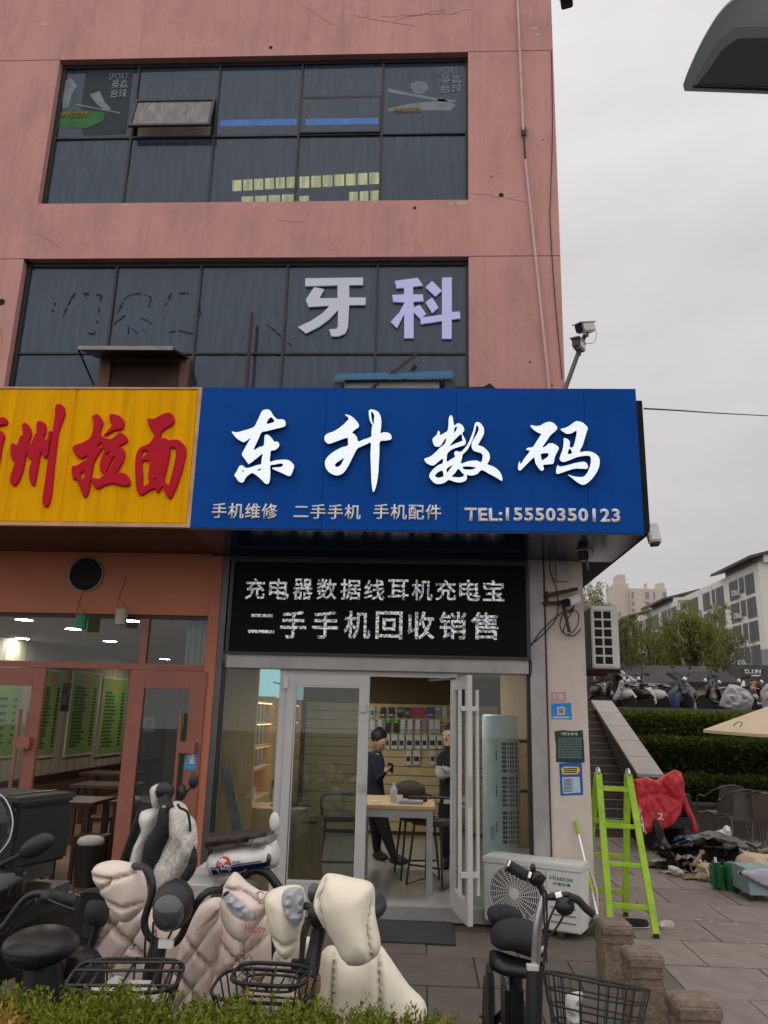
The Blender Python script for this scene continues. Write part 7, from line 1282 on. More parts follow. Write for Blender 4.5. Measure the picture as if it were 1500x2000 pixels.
# ================================================================== bikes on the pavement
cloth('pink_quilt', S(232, 214, 202), .14); cloth('cream_quilt', S(246, 236, 214), .14); cloth('quilt_lining', S(180, 184, 190)); cloth('white_quilt', S(228, 224, 214), .9, 26, .03, .7); mat('seam_pink', S(176, 150, 140), .8); mat('seam_cream', S(186, 176, 150), .8); mat('print_line', S(150, 118, 108), .8); mat('print_red', S(170, 100, 92), .8); mat('brown_seat', S(58, 46, 42), .6); mat('navy_stripe', S(30, 48, 104), .45); mat('badge_red', S(206, 60, 56), .45); mat('badge_blue', S(40, 70, 150), .45); mat('headlight_glass', S(70, 72, 74), .12, spec=.8)
def wire_basket(par, c, a, b, h, nx=6, ny=4, rz=0, rings=(0, .45, 1), tilt=0, r=.006, m='black_plastic', egg=0):
    M = Matrix.Translation(Vector(c)) @ Matrix.Rotation(rz, 4, 'Z') @ Matrix.Rotation(tilt, 4, 'X')
    def pt(u, s, k):      # superellipse point on the rim
        cu, su = math.cos(u), math.sin(u); e = .55; x = a*s*math.copysign(abs(cu)**e, cu); y = b*s*math.copysign(abs(su)**e, su)
        return M @ Vector((x*(1+egg*su), y, -h*k))
    rim = MB().tube([pt(6.2832*i/36, 1, 0) for i in range(37)], r*1.5, 6, cap=False); rim.build('rim', m, par, smooth=60)
    for k in rings[1:]:
        s = 1-.28*k; MB().tube([pt(6.2832*i/36, s, k) for i in range(37)], r, 5, cap=False).build('ring', m, par)
    n = 2*(nx+ny)
    for i in range(n):
        u = 6.2832*(i+.5)/n; MB().tube([pt(u, 1, 0), pt(u, .86, .5), pt(u, .72, 1)], r*.8, 5).build('wire', m, par)
    for i in range(-2, 3): MB().tube([M @ Vector((i*a*.28, -b*.7, -h)), M @ Vector((i*a*.28, b*.7, -h))], r*.8, 5).build('floor_wire', m, par)
    return pt
def wheel(par, c, r, axis, w_=.05):
    q = MB().lathe([(r*.78, -w_*.4), (r*.93, -w_*.5), (r, -w_*.2), (r, w_*.2), (r*.93, w_*.5), (r*.78, w_*.4)], c, 28, axis).build('wheel', 'black_rubber', par, smooth=50); q2 = MB().lathe([(r*.72, -.012), (r*.8, -.016), (r*.8, .016), (r*.72, .012)], c, 24, axis).build('rim', 'steel', q); MB().lathe([(.05, -.05), (.05, .05)], c, 14, axis).build('hub', 'steel_dark', q)
def tubeP(pts, Y, r, n=8, sm=5): return MB().tube([P(p[0], p[1], Y+(p[2] if len(p) > 2 else 0)) for p in pts], r, n, sm)
# --- pink quilt bike
x0 = P(318, 1850, 3.6).x
EC = thing('electric_bike', 'black electric bike wearing a pale pink quilted apron with a front basket of papers', 'electric bike', (x0, 3.6, 0))
wheel(EC, (x0-.03, 3.52, .25), .25, (1, .15, 0)); wheel(EC, (x0+.08, 4.75, .25), .25, (1, .1, 0), .07)
tubeP([(262, 1692, .1), (288, 1698, .02), (298, 1740), (282, 1800), (296, 1834), (330, 1844), (352, 1830), (374, 1782), (402, 1744), (440, 1738, .1)], 3.6, .016).build('handlebar', 'black_plastic', EC, smooth=60)
MB().tube([P(312, 1835, 3.62), P(298, 1900, 3.6), P(290, 1990, 3.55)], [.035, .04, .045], 10).build('steering_column', 'black_plastic', EC, smooth=60)
MB().tube([(x0-.08, 3.55, .5), (x0-.08, 3.52, .25)], .018, 8).build('fork', 'black_plastic', EC); MB().tube([(x0+.04, 3.55, .5), (x0+.03, 3.52, .25)], .018, 8).build('fork', 'black_plastic', EC)
hc = P(330, 1778, 3.5); MB().ell(hc+Vector((0, .06, .01)), .085, .1, .1, 20, 12).build('headlight_shell', 'black_plastic', EC, smooth=180); MB().ell(hc+Vector((0, .0, -.005)), .066, .06, .075, 20, 12).build('headlight', 'headlight_glass', EC, smooth=180)
o = MB().box(hc.x-.03, hc.x+.03, 3.49, 3.51, hc.z-.14, hc.z-.11).build('reflector', 'white_plastic', EC)
tubeP([(288, 1800), (283, 1870), (300, 1920)], 3.55, .005, 6).build('cable', 'black_rubber', EC); tubeP([(345, 1800), (310, 1870), (280, 1930)], 3.54, .005, 6).build('cable', 'black_rubber', EC); tubeP([(300, 1800), (292, 1880), (270, 1950)], 3.53, .005, 6).build('cable', 'black_rubber', EC)
MB().box(x0-.12, x0+.16, 3.9, 4.6, .28, .5).build('frame', 'black_plastic', EC, bevel=.03); MB().ell((x0+.08, 4.6, .78), .13, .26, .07).build('saddle', 'black_plastic', EC, smooth=180); MB().tube([(x0+.08, 4.6, .5), (x0+.08, 4.6, .75)], .03, 8).build('seat_post', 'black_plastic', EC)
sk = inflate('quilt_skirt', [(208, 1775), (235, 1752), (285, 1762), (325, 1790), (372, 1778), (425, 1752), (480, 1770), (522, 1785), (530, 1850), (526, 1930), (500, 2010), (330, 2015), (190, 2005), (158, 1905), (172, 1850), (190, 1808)], 4.0, .075, 'pink_quilt', EC, stitch='seam_pink', step=.017, R=.09, sw=.009, sd=.62, seams=[[(215, 1790), (300, 1870), (370, 1960)], [(300, 1780), (230, 1880), (170, 1940)], [(480, 1800), (400, 1900), (330, 1990)], [(400, 1790), (470, 1870), (520, 1940)], [(310, 1790), (305, 2000)], [(172, 1850), (250, 1920), (300, 1990)], [(255, 1775), (195, 1840)], [(520, 1840), (440, 1960)]], wr=.006, fold=.0045, fdir=(1.0, 0.5))
pn = inflate('quilt_panel', [(372, 1798), (392, 1768), (420, 1752), (432, 1770), (430, 1830), (415, 1900), (398, 2000), (315, 2000), (330, 1930), (352, 1850)], 3.82, .06, 'pink_quilt', EC, stitch='seam_pink', step=.014, R=.08, sw=.008, sd=.62, seams=[[(428, 1790), (350, 1900)], [(362, 1822), (415, 1888)], [(415, 1880), (330, 1985)], [(345, 1880), (400, 1960)]], wr=.006, fold=.0045, fdir=(1.0, 0.5))
pr_ = inflate('quilt_panel', [(438, 1800), (470, 1822), (500, 1800), (522, 1785), (530, 1850), (528, 1930), (520, 2000), (400, 2000), (420, 1900), (432, 1830)], 3.8, .07, 'pink_quilt', EC, stitch='seam_pink', step=.014, R=.08, sw=.008, sd=.62, seams=[[(430, 1905), (526, 1820)], [(438, 1840), (526, 1935)], [(415, 1990), (526, 1895)], [(480, 1820), (478, 1990)]], wr=.006, fold=.0045, fdir=(1.0, 0.5))
sl = inflate('quilt_sleeve', [(180, 1704), (190, 1688), (220, 1680), (252, 1684), (274, 1696), (286, 1722), (286, 1762), (270, 1786), (246, 1802), (226, 1786), (206, 1757), (190, 1728)], 3.72, .085, 'pink_quilt', EC, stitch='seam_pink', step=.012, R=.085, sw=.007, sd=.5, seams=[[(182, 1706), (230, 1712), (276, 1700)], [(208, 1752), (250, 1768), (284, 1758)], [(200, 1735), (225, 1720)]], wr=.006, fold=.0045, fdir=(1.0, 0.1))
sr = inflate('quilt_sleeve', [(434, 1740), (442, 1722), (456, 1704), (466, 1706), (482, 1722), (506, 1738), (526, 1744), (527, 1772), (505, 1805), (482, 1838), (462, 1836), (442, 1815), (430, 1780)], 3.68, .09, 'pink_quilt', EC, stitch='seam_pink', step=.012, R=.085, sw=.007, sd=.5, seams=[[(436, 1745), (470, 1775), (500, 1790)], [(444, 1730), (480, 1735), (515, 1760)]], wr=.006, fold=.0045, fdir=(0.8, -0.6))
li = inflate('quilt_lining', [(436, 1748), (446, 1740), (470, 1760), (495, 1785), (490, 1798), (465, 1790), (446, 1772)], 3.585, .012, 'quilt_lining', EC, .02, wr=0, facet=.012)
project(textY('print', 'nice', (372, 1819, 394, 1832), 3.4, 'print_line', EC, 0, .005), pn, .008); project(textY('print', 'Happy', (478, 1806, 520, 1826), 3.4, 'print_red', EC, 0, .015), pr_, .009)
def doodle(pts, tgt, cl=True, nm='print'):
    c3 = crom([P(x, y, 3.3) for x, y in pts], 5, cl); q = MB()
    if cl: c3.append(c3[0])
    for a, b in zip(c3, c3[1:]): q.bar(a, b, .003, .003)
    o = q.build(nm, 'print_line', EC); t = BVHTree.FromPolygons([v.co+chain(tgt.parent) for v in tgt.data.vertices], [tuple(p.vertices) for p in tgt.data.polygons])
    for v in o.data.vertices:
        w_ = v.co+chain(EC); h = t.ray_cast(Vector((w_.x, -3, w_.z)), Vector((0, 1, 0)))
        if h[0]: v.co.y = h[0].y-.003-chain(EC).y
# prints drawn at their own depth plane: scale the photo outline to the cloth plane
def dd(pts, tgt, Yt):
    q = [P(x, y, Yt) for x, y in pts]; c3 = crom(q, 5, True); c3.append(c3[0]); mb_ = MB()
    for a, b in zip(c3, c3[1:]): mb_.bar(a, b, .0035, .0035)
    o = mb_.build('print', 'print_line', EC); project(o, tgt, .003)
dd([(455, 1885), (465, 1865), (475, 1876), (487, 1866), (495, 1880), (500, 1892), (490, 1905), (475, 1900), (462, 1908), (452, 1898)], pr_, 3.73); dd([(500, 1746), (512, 1742), (514, 1756), (502, 1760)], sr, 3.6); dd([(340, 1893), (350, 1890), (352, 1904), (343, 1908)], pn, 3.77); dd([(183, 1836), (190, 1834), (189, 1848), (182, 1850)], sk, 3.92); dd([(208, 1715), (214, 1722), (208, 1728), (212, 1720)], sl, 3.63); dd([(243, 1866), (250, 1869), (246, 1878), (240, 1872)], sk, 3.92); dd([(252, 1846), (258, 1849), (254, 1856), (249, 1850)], sk, 3.92)
bc = P(247, 1905, 3.28); ptf = wire_basket(EC, (bc.x, 3.28, bc.z), .205, .15, .2, 5, 4, .12, (0, .5, 1), .1, .0052)
for i in range(-2, 3): MB().tube([ptf(1.57+i*.34, 1, -.02), ptf(-1.57-i*.34, 1, -.02)], .006, 5).build('lid_wire', 'black_plastic', EC)
for s in (-.5, .05, .55): MB().tube([ptf(math.pi-s, 1, -.03), ptf(s, 1, -.03)], .006, 5).build('lid_wire', 'black_plastic', EC)
q = MB(); random.seed(3)
for i in range(9):
    c = Vector((bc.x+random.uniform(-.13, .12), 3.28+random.uniform(-.08, .09), bc.z-.06+random.uniform(-.03, .02))); n_ = 7; ring = [c+Vector((math.cos(6.28*k/n_)*random.uniform(.03, .07), math.sin(6.28*k/n_)*random.uniform(.02, .05), random.uniform(-.02, .02))) for k in range(n_)]
    q.add([c+Vector((0, 0, .02))]+ring, [(0, k+1, (k+1) % n_+1) for k in range(n_)])
tag(q.build('crumpled_paper', 'paper', None, fix=False, smooth=20), 'white crumpled papers lying in the basket of the pink quilt bike', 'papers', kind='stuff')
# --- cream quilt bike
x1 = P(612, 1850, 3.45).x
EE = thing('electric_bike', 'black electric bike wearing a thick cream quilted apron', 'electric bike', (x1, 3.5, 0))
wheel(EE, (x1-.1, 3.45, .25), .25, (1, .1, 0)); wheel(EE, (x1+.15, 4.65, .25), .25, (1, .1, 0), .07)
MB().tube([P(628, 1790, 3.5), P(618, 1840, 3.5), P(606, 1905, 3.47), P(598, 1990, 3.42)], [.026, .03, .034, .036], 10, 3).build('steering_column', 'black_plastic', EE, smooth=60); MB().lathe([(.043, 0), (.046, .03), (.043, .06)], P(604, 1938, 3.46), 16).build('clamp', mat('clamp_brown', S(150, 110, 78), .6), EE)
tubeP([(560, 1762, .12), (598, 1770), (625, 1775), (660, 1762, .1)], 3.52, .015).build('handlebar', 'black_plastic', EE, smooth=60); MB().ell(P(622, 1785, 3.47), .045, .05, .055, 14, 10).build('display', 'black_plastic', EE, smooth=180); MB().ell(P(614, 1745, 3.5), .03, .02, .04, 12, 8).build('mirror', 'headlight_glass', EE, smooth=180)
for k in range(3): tubeP([(618, 1770), (592+k*3, 1810+k*8), (586+k*3, 1880), (584+k*2, 1960)], 3.44, .005, 6).build('cable', 'black_rubber', EE)
MB().box(P(579, 1885, 3.42).x-.02, P(579, 1885, 3.42).x+.03, 3.41, 3.44, P(579, 1885, 3.42).z-.02, P(579, 1875, 3.42).z).build('cable_clip', 'black_plastic', EE)
MB().box(x1-.05, x1+.22, 3.8, 4.5, .28, .5).build('frame', 'black_plastic', EE, bevel=.03); MB().ell((x1+.12, 4.5, .78), .13, .26, .07).build('saddle', 'black_plastic', EE, smooth=180); MB().tube([(x1+.12, 4.5, .5), (x1+.12, 4.5, .75)], .03, 8).build('seat_post', 'black_plastic', EE)
inflate('quilt_skirt', [(535, 1862), (560, 1840), (585, 1825), (618, 1842), (612, 1900), (604, 1960), (600, 2020), (540, 2020), (530, 1920)], 3.75, .06, 'cream_quilt', EE, stitch='seam_cream', step=.016, R=.11, sw=.008, sd=.5, wr=.006, fold=.0045, fdir=(1.0, 0.1), seams=[[(600, 1835), (560, 1930)], [(545, 1870), (600, 1960)]])
inflate('quilt_skirt', [(627, 1862), (650, 1846), (690, 1872), (738, 1846), (756, 1862), (775, 1890), (800, 1925), (829, 1955), (832, 1990), (800, 2030), (700, 2030), (606, 2025), (604, 1960), (615, 1905)], 3.72, .095, 'cream_quilt', EE, stitch='seam_cream', step=.016, R=.11, sw=.008, sd=.5, wr=.006, fold=.0045, fdir=(1.0, 0.1), seams=[[(655, 1850), (648, 2020)], [(740, 1860), (748, 2020)]])
inflate('quilt_sleeve', [(518, 1752), (540, 1734), (572, 1728), (592, 1734), (597, 1765), (594, 1800), (586, 1835), (570, 1868), (552, 1872), (536, 1845), (522, 1800)], 3.62, .1, 'cream_quilt', EE, stitch='seam_cream', step=.013, R=.11, sw=.008, sd=.5, wr=.006, fold=.0045, fdir=(0.8, -0.6), seams=[[(524, 1820), (560, 1842), (585, 1832)]])
inflate('sleeve_lining', [(556, 1738), (588, 1733), (594, 1760), (590, 1795), (576, 1810), (560, 1795), (550, 1765)], 3.515, .025, 'quilt_lining', EE, .02, wr=0, facet=.016)
inflate('quilt_sleeve', [(612, 1768), (620, 1735), (634, 1709), (652, 1706), (690, 1714), (722, 1722), (732, 1740), (733, 1785), (744, 1850), (722, 1878), (694, 1886), (670, 1876), (646, 1832), (622, 1795)], 3.45, .11, 'cream_quilt', EE, stitch='seam_cream', step=.013, R=.11, sw=.008, sd=.5, wr=.006, fold=.0045, fdir=(1.0, 0.5), seams=[[(728, 1745), (718, 1800), (728, 1868)], [(640, 1712), (626, 1750), (640, 1815)]])
bc = P(517, 1925, 3.2); wire_basket(EE, (bc.x, 3.2, bc.z), .185, .13, .2, 5, 4, -.05, (0, .45, 1), .12, .0045); wire_basket(EE, (bc.x+.02, 3.21, bc.z+.035), .14, .09, .03, 3, 2, -.05, (0, 1), .12, .005)
# --- white and black scooter behind
YQ = 5.2; x2 = P(320, 1680, YQ).x
EF = thing('scooter', 'white scooter with black centre strip and crinkled white knee cover', 'scooter', (x2, YQ, 0))
wheel(EF, (x2-.05, YQ-.1, .24), .24, (1, .2, 0), .08); wheel(EF, (x2+.25, YQ+1.0, .24), .24, (1, .2, 0), .08)
inflate('leg_shield', [(272, 1592), (284, 1582), (312, 1580), (306, 1618), (290, 1648), (284, 1690), (276, 1730), (256, 1728), (256, 1670), (268, 1640), (276, 1620)], YQ-.02, .1, 'white_plastic', EF, .035, wr=0)
inflate('centre_strip', [(312, 1578), (334, 1584), (334, 1622), (320, 1655), (306, 1692), (292, 1712), (276, 1700), (279, 1660), (286, 1640), (304, 1612)], YQ-.1, .07, 'black_cloth', EF, .03, wr=.006)
inflate('knee_cover', [(330, 1575), (345, 1564), (362, 1572), (372, 1592), (382, 1605), (386, 1640), (382, 1664), (366, 1690), (345, 1722), (325, 1745), (298, 1765), (296, 1710), (314, 1668), (330, 1632)], YQ-.05, .1, 'white_quilt', EF, .018, R=.08, wr=.035, seams=[[(350, 1572), (368, 1590), (372, 1625)]], sw=.012)
tubeP([(347, 1570), (352, 1578), (367, 1588), (372, 1624)], YQ-.2, .008, 6).build('trim', 'black_cloth', EF); inflate('side_pocket', [(379, 1652), (386, 1680), (378, 1708), (358, 1728), (346, 1724), (364, 1694)], YQ-.12, .04, 'black_cloth', EF, .03)
inflate('hand_cover', [(292, 1545), (304, 1532), (318, 1532), (330, 1542), (322, 1560), (312, 1578), (300, 1582)], YQ, .06, 'white_quilt', EF, .025, wr=.02); MB().ell(P(322, 1545, YQ-.05), .06, .05, .06, 14, 10).build('hand_grip', 'black_plastic', EF, smooth=180)
MB().bar(P(318, 1555, YQ-.1), P(330, 1585, YQ-.12), .08, .03, up=(0, 1, 0)).build('display', 'black_plastic', EF, bevel=.01); MB().box(*[v for q_ in zip(P(316, 1578, YQ-.16), P(326, 1572, YQ-.14)) for v in q_]).build('badge', 'steel', EF)
MB().ell(P(378, 1525, YQ), .032, .018, .05, 14, 10).build('mirror', 'black_plastic', EF, smooth=180); tubeP([(356, 1560), (366, 1545), (376, 1535)], YQ, .008, 6).build('mirror_stalk', 'black_plastic', EF); MB().ell(P(355, 1548, YQ), .03, .04, .05, 12, 8).build('brake_cylinder', 'black_plastic', EF, smooth=180)
MB().box(x2+.0, x2+.3, YQ+.3, YQ+1.2, .4, .7).build('body', 'white_plastic', EF, bevel=.06, smooth=50); MB().box(x2-.1, x2+.22, YQ-.05, YQ+.35, .22, .32).build('floor_board', 'black_plastic', EF, bevel=.02)
# --- white scooter with blue stripe
YG = 5.6; x3 = P(470, 1690, YG).x
EG = thing('scooter', 'white scooter with blue stripe, round red and blue badge and brown seat', 'scooter', (x3, YG, 0))
bd = inflate('body', [(404, 1690), (408, 1672), (424, 1662), (450, 1655), (485, 1650), (515, 1645), (535, 1634), (545, 1655), (546, 1684), (530, 1697), (490, 1704), (440, 1712), (412, 1716)], YG, .15, 'white_plastic', EG, .04, wr=0, back=.9)
inflate('seat', [(399, 1640), (404, 1628), (430, 1626), (470, 1621), (512, 1618), (521, 1626), (512, 1640), (470, 1646), (430, 1652), (404, 1658)], YG+.05, .16, 'brown_seat', EG, .04, wr=.004, back=.9)
inflate('tail_rack', [(486, 1640), (520, 1634), (538, 1626), (540, 1640), (520, 1650), (494, 1655)], YG-.1, .05, mat('rack_grey', S(128, 126, 124), .5), EG, .04, wr=0)
wc = P(505, 1745, YG); wheel(EG, (wc.x, YG, .26), .26, (.25, 1, 0), .09); wc2 = P(400, 1745, YG); wheel(EG, (wc2.x-.85, YG+.3, .26), .26, (.25, 1, 0), .09)
tubeP([(470, 1722), (490, 1700), (520, 1704), (545, 1735), (560, 1760)], YG-.08, .03, 8).build('mudguard', 'black_plastic', EG, smooth=60); MB().box(x3-.6, x3-.1, YG-.1, YG+.2, .25, .34).build('floor_board', 'black_plastic', EG, bevel=.02); MB().tube([(wc2.x-.75, YG+.3, .4), (wc2.x-.55, YG+.25, 1.05)], .04, 10).build('steering_column', 'black_plastic', EG)
def printG(px, m, nm, Yt=YG-.14): o = polyY(MB(), px, Yt, .001).build(nm, m, EG); bm = bmesh.new(); bm.from_mesh(o.data); bmesh.ops.triangulate(bm, faces=bm.faces); bmesh.ops.subdivide_edges(bm, edges=bm.edges, cuts=5, use_grid_fill=True); bm.to_mesh(o.data); bm.free(); project(o, bd, .004); return o
printG([(413, 1699), (450, 1693), (500, 1686), (528, 1682), (524, 1694), (490, 1700), (440, 1708), (416, 1711)], 'navy_stripe', 'stripe'); printG([(412, 1695), (528, 1678), (528, 1680), (412, 1697.5)], 'navy_stripe', 'stripe')
bp = P(437, 1690, YG-.15)
def disc(r, a0, a1, m, nm, off, n=14): q = MB(); pts = [bp+Vector((math.cos(a0+(a1-a0)*i/n)*r, 0, math.sin(a0+(a1-a0)*i/n)*r)) for i in range(n+1)]; q.add([bp]+pts, [(0, i+1, i+2) for i in range(n)]); o = q.build(nm, m, EG, fix=False); project(o, bd, off)
disc(.056, 0, 6.2832, 'white_plastic', 'badge_ring', .0055); disc(.05, .2, 3.34, 'badge_red', 'badge', .0065); disc(.05, 3.34, 6.48, 'badge_blue', 'badge', .0065)
project(textY('badge_text', 'Nico', (425, 1684, 451, 1699), YG-.15, 'white_plastic', EG, 0, .04), bd, .008); project(textY('badge_text', '小刀', (453, 1681, 470, 1688), YG-.15, 'n_black', EG, 0, .03), bd, .007)
MB().ell(P(536, 1605, YG-.1), .035, .02, .06, 12, 8).build('mirror', 'white_plastic', EG, smooth=180); tubeP([(536, 1612), (532, 1630), (525, 1640)], YG-.08, .008, 6).build('mirror_stalk', 'black_plastic', EG); MB().ell(P(524, 1678, YG-.13), .02, .015, .035, 12, 8).build('reflector', 'steel_dark', EG)
# --- delivery motorbike with box (left)
YA = 5.0
EA = thing('delivery_motorbike', 'black motorbike with windscreen and large black delivery box', 'motorbike', (-2.9, YA, 0)); q0 = P(110, 1590, 4.85)
Mz = Matrix.Translation((P(25, 1560, 5.1).x, 5.15, P(25, 1548, 5.15).z)) @ Matrix.Rotation(-.3, 4, 'Z') @ Matrix.Scale(.84, 4)
MB().box(-.34, .3, -.28, .28, -.48, -.06).xf(Mz).build('delivery_box', 'black_cloth', EA, bevel=.02); MB().box(-.355, .315, -.295, .295, -.06, 0).xf(Mz).build('box_lid', mat('lid_black', (.03, .03, .032, 1), .6), EA, bevel=.02)
for x in (-.25, .0, .22): MB().box(x, x+.05, -.31, -.296, -.2, -.02).xf(Mz).build('buckle', 'black_plastic', EA, bevel=.005)
MB().box(.1, .13, -.2, .28, .001, .008).xf(Mz).build('strap', 'steel_dark', EA); MB().box(-.3, .28, -.3, -.281, -.09, -.065).xf(Mz).build('lid_trim', 'steel_dark', EA)
MB().box(-.28, .2, -.2, .25, -.6, -.485).xf(Mz).build('rack', 'steel_dark', EA); xb = P(20, 1760, 4.6).x
MB().box(xb-.3, xb+.1, 4.3, 5.4, .3, .68).build('body', 'black_gloss', EA, bevel=.08, smooth=50); wheel(EA, (xb-.15, 5.4, .3), .3, (1, .1, 0), .11); wheel(EA, (xb-.25, 4.05, .3), .3, (1, .1, 0), .11)
inflate('windscreen', [(-40, 1540), (0, 1552), (18, 1575), (25, 1605), (18, 1640), (0, 1665), (-40, 1680)], 4.4, .05, glass('screen', (.55, .57, .58), (.2, .2, .2), .1, .02), EA, .05, wr=0)
tubeP([(-40, 1540), (0, 1552), (18, 1575), (25, 1605), (18, 1640), (0, 1665)], 4.36, .0035, 6).build('screen_edge', 'white_metal', EA)
MB().ell(P(72, 1652, 4.3), .10, .03, .05, 16, 10, Matrix.Rotation(-.5, 3, 'Y')).build('mirror', 'black_plastic', EA, smooth=180); tubeP([(42, 1668), (20, 1680), (-10, 1695)], 4.3, .012, 7).build('mirror_stalk', 'black_plastic', EA)
inflate('fairing', [(-40, 1690), (10, 1692), (50, 1700), (48, 1740), (30, 1775), (-40, 1800)], 4.3, .12, 'black_gloss', EA, .04, wr=0)
# --- black bike with round saddle (left front)
EBk = thing('electric_bike', 'black electric bike with wide rounded saddle and rear cushion by the hedge', 'electric bike', (P(80, 1850, 3.6).x, 3.6, 0)); xs = P(80, 1850, 3.6)
MB().ell(P(80, 1846, 3.55), .15, .17, .07, 22, 12).ell(P(66, 1858, 3.5), .12, .12, .065, 18, 10).build('saddle', 'black_plastic', EBk, smooth=180); MB().tube([P(85, 1880, 3.58), P(80, 2010, 3.58)], [.075, .11], 12).build('seat_tube_cover', 'black_plastic', EBk, smooth=60)
inflate('body', [(125, 1855), (165, 1848), (200, 1870), (205, 1960), (190, 2030), (100, 2030), (95, 1950), (110, 1890)], 3.75, .1, 'black_plastic', EBk, .04, wr=.004); inflate('rear_cushion', [(168, 1768), (178, 1758), (204, 1760), (214, 1775), (210, 1798), (198, 1812), (176, 1806), (167, 1790)], 3.9, .07, 'black_cloth', EBk, .025, wr=0)
tubeP([(190, 1805), (180, 1840), (172, 1870)], 3.92, .02, 8).build('cushion_post', 'black_plastic', EBk); tubeP([(-20, 1830), (5, 1812), (40, 1765), (62, 1748), (90, 1746), (112, 1752)], 3.4, .014, 8).build('handlebar', 'black_plastic', EBk, smooth=60)
tubeP([(100, 1748), (148, 1760)], 3.4, .022, 10, 0).build('grip', 'black_rubber', EBk, smooth=60); tubeP([(85, 1752), (110, 1764), (145, 1777)], 3.38, .007, 6).build('brake_lever', 'black_plastic', EBk); MB().ell(P(92, 1752, 3.4), .03, .03, .028, 12, 8).build('switch_box', 'black_plastic', EBk, smooth=180)
tubeP([(-20, 1850), (10, 1830), (40, 1790), (70, 1756)], 3.42, .007, 6).build('cable', 'chrome', EBk); wheel(EBk, (xs.x+.3, 4.1, .25), .25, (1, .6, 0), .07); wheel(EBk, (xs.x-.45, 3.3, .25), .25, (1, .6, 0))
# --- bicycle with wire basket (right)
x5 = P(1045, 1880, 3.6).x
EH = thing('electric_bike', 'black folding electric bike with silver stem and empty wire basket', 'electric bike', (x5, 3.7, 0))
wheel(EH, (x5+.1, 3.35, .24), .24, (1, -.35, 0)); wheel(EH, (x5-.12, 4.5, .24), .24, (1, -.12, 0))
tubeP([(1066, 1745), (1060, 1765), (1050, 1810), (1047, 1860), (1045, 1892)], 3.55, .019, 10).build('stem', 'steel', EH, smooth=60); MB().tube([P(1045, 1888, 3.55), P(1040, 2060, 3.5)], .034, 10).build('head_tube', 'black_plastic', EH, smooth=60); MB().box(*[v for q_ in zip(P(1030, 1896, 3.51), P(1050, 1882, 3.545)) for v in q_]).build('stem_clamp', 'white_metal', EH)
tubeP([(1062, 1750), (1056, 1732), (1045, 1720), (1032, 1712)], 3.55, .014, 8).build('handlebar', 'black_plastic', EH, smooth=60); tubeP([(1030, 1711), (990, 1689)], 3.5, .023, 12, 0).build('grip', 'black_rubber', EH, smooth=60); tubeP([(1034, 1713), (1029, 1710.5)], 3.49, .025, 12, 0).build('grip_ring', 'chrome', EH); tubeP([(992, 1690.5), (989, 1688.5)], 3.49, .025, 12, 0).build('grip_ring', 'chrome', EH)
MB().ell(P(1048, 1716, 3.5), .035, .03, .03, 12, 8).ell(P(1041, 1696, 3.5), .012, .012, .02, 10, 6).build('brake_mount', 'black_plastic', EH, smooth=180); tubeP([(1040, 1718), (1055, 1708), (1066, 1716)], 3.46, .006, 6).build('brake_lever', 'black_plastic', EH)
tubeP([(1064, 1752), (1085, 1752), (1105, 1748), (1118, 1752), (1130, 1760)], 3.5, .013, 8).build('handlebar', 'black_plastic', EH, smooth=60); tubeP([(1085, 1752), (1097, 1749)], 3.49, .019, 10, 0).build('grip_ring', 'chrome', EH); MB().ell(P(1103, 1770, 3.48), .04, .035, .035, 12, 8).build('bell', 'black_plastic', EH, smooth=180); tubeP([(1112, 1752), (1128, 1757), (1145, 1775), (1160, 1786)], 3.45, .015, 8).build('grip', 'black_rubber', EH, smooth=60)
for pts in ([(1066, 1740), (1068, 1800), (1062, 1900), (1075, 1960)], [(1060, 1735), (1064, 1820), (1068, 1880)], [(1105, 1780), (1085, 1815), (1068, 1830)], [(1090, 1760), (1072, 1800), (1068, 1850)], [(1062, 1900), (1072, 1960), (1090, 2000)]): tubeP(pts, 3.48, .0045, 6).build('cable', 'black_rubber', EH)
sd = inflate('saddle', [(958, 1838), (962, 1812), (978, 1797), (1005, 1792), (1035, 1797), (1056, 1812), (1064, 1840), (1062, 1862), (1045, 1872), (1030, 1868), (1000, 1858), (975, 1855)], 4.0, .14, 'black_cloth', EH, .035, wr=.008, back=.8); inflate('saddle_back', [(951, 1785), (958, 1770), (985, 1766), (1008, 1774), (1020, 1790), (990, 1800), (962, 1806)], 4.25, .08, 'black_cloth', EH, .03, wr=.008)
inflate('child_seat', [(956, 1862), (966, 1855), (1000, 1866), (1040, 1876), (1062, 1880), (1056, 1905), (1030, 1912), (985, 1906), (958, 1890)], 3.95, .09, 'black_plastic', EH, .035, wr=0); MB().box(P(952, 1900, 3.9).x, P(962, 1900, 3.9).x, 3.85, 4.0, .3, P(955, 1893, 3.9).z).build('rear_panel', 'black_plastic', EH); MB().tube([P(1008, 1905, 3.95), P(1005, 2050, 3.95)], .03, 10).build('seat_post', 'black_plastic', EH)
MB().box(P(985, 1960, 3.9).x, P(1022, 1960, 3.9).x, 3.86, 4.1, .25, P(1000, 1922, 3.9).z).build('battery_box', 'black_gloss', EH, bevel=.02); tubeP([(1063, 1850), (1052, 1862), (1046, 1880), (1048, 1905)], 3.6, .008, 6).build('white_cable', 'white_plastic', EH)
MB().box(x5-.05, x5+.03, 3.6, 4.3, .38, .46).build('frame', 'black_plastic', EH, bevel=.02); MB().tube([(x5-.03, 4.2, .44), (x5-.12, 4.5, .24)], .02, 8).build('chain_stay', 'black_plastic', EH)
bc = P(1160, 1915, 3.25); wire_basket(EH, (bc.x, 3.25, bc.z), .17, .17, .24, 6, 5, -.5, (0, .2, .4, .6, .8, 1), -.25, .0036, egg=.2)
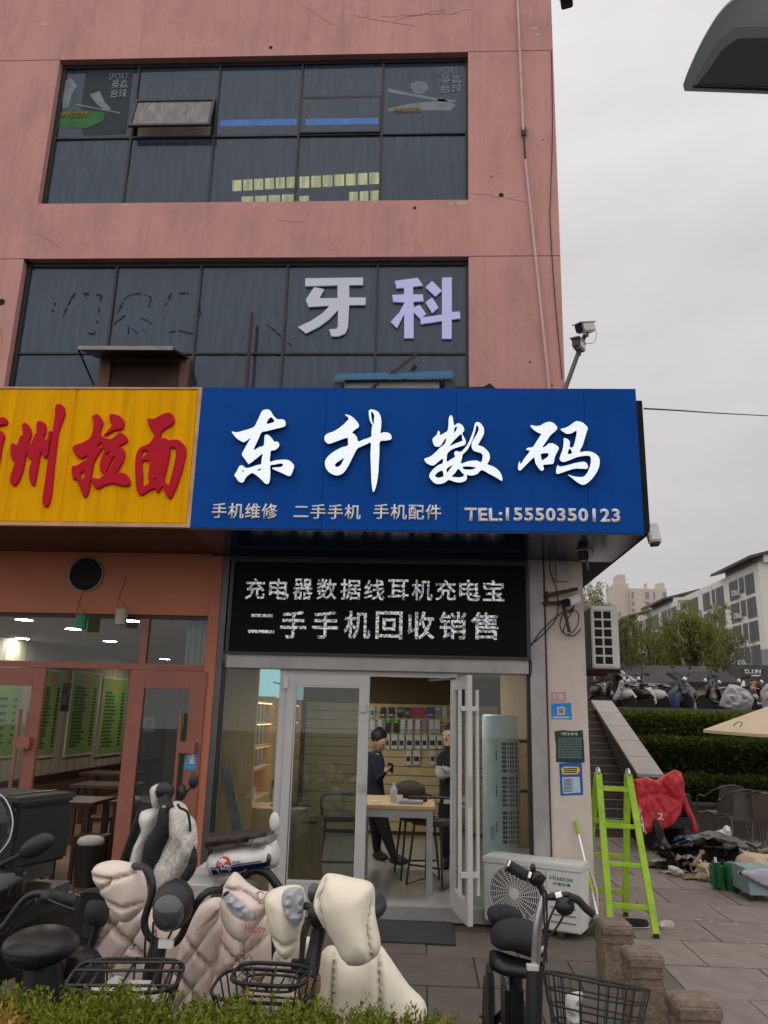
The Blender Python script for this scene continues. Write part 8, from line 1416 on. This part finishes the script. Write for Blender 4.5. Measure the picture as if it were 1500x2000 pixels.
tag(inflate('snack_packet', [(1104, 1950), (1112, 1940), (1136, 1936), (1138, 1950), (1130, 1975), (1134, 2005), (1112, 2010), (1106, 1985)], 3.28, .03, 'paper', None, .02, wr=0, facet=.008), 'white and blue paper packet lying in the wire basket', 'packet')
# ================================================================== foreground hedge
random.seed(9)
xl, xr = P(-260, 1950, 2.9).x, P(1025, 1990, 2.9).x
HG = thing('juniper_hedge', 'bright yellow green juniper hedge along the pavement edge', 'hedge', ((xl+xr)/2, 2.8, 0))
def hz(x): return .785+.035*noise.noise(Vector((x*3.1, 0, 0)))+.04*noise.noise(Vector((x*9, 3, 0)))-(.12*max(0, (x-(xr-.5))/.5)**1.5 if x > xr-.5 else 0)
core = MB(); nx = 60
vs = []
for i in range(nx+1):
    x = xl+(xr-xl)*i/nx; z = hz(x)-.07
    for y, zz in ((2.42, 0), (2.45, z-.12), (2.6, z), (2.95, z), (3.1, z-.12), (3.12, 0)): vs.append((x, y+.03*noise.noise(Vector((x*4, y, 1))), zz))
core.add(vs, [(i*6+j, (i+1)*6+j, (i+1)*6+j+1, i*6+j+1) for i in range(nx) for j in range(5)]).build('core', mat('juniper_core', S(60, 70, 24), .95, var=.4, vs=40), HG, fix=False)
pts = []; ds = []; dry = []; dds = []
for _ in range(5200):
    x = random.uniform(xl, xr); u = random.random(); h = hz(x)
    if u < .75: b = Vector((x, random.uniform(2.45, 3.08), h-.08+random.uniform(-.02, .015))); d = Vector((random.gauss(0, .35), random.gauss(0, .35)-.1, 1)).normalized()
    else: b = Vector((x, 2.44, random.uniform(h-.35, h-.08))); d = Vector((random.gauss(0, .4), -1, .6+random.random())).normalized()
    L_ = random.uniform(.04, .095)*(1.25 if random.random() < .08 else 1); isd = noise.noise(Vector((b.x*2.6, b.y*2, 7))) > .42
    for k in range(13):
        t = (k+.5)/13; p = b+d*L_*t+rv(.0018); dd_ = (d*.75+rv(.62)*(1-.3*t)).normalized(); (dry if isd else pts).append(p); (dds if isd else ds).append(dd_)
leaves(pts, .021, .0036, ds).build('foliage', 'juniper', HG, fix=False, kind='stuff'); leaves(dry, .021, .0036, dds).build('dry_foliage', 'juniper_dry', HG, fix=False, kind='stuff') if dry else None
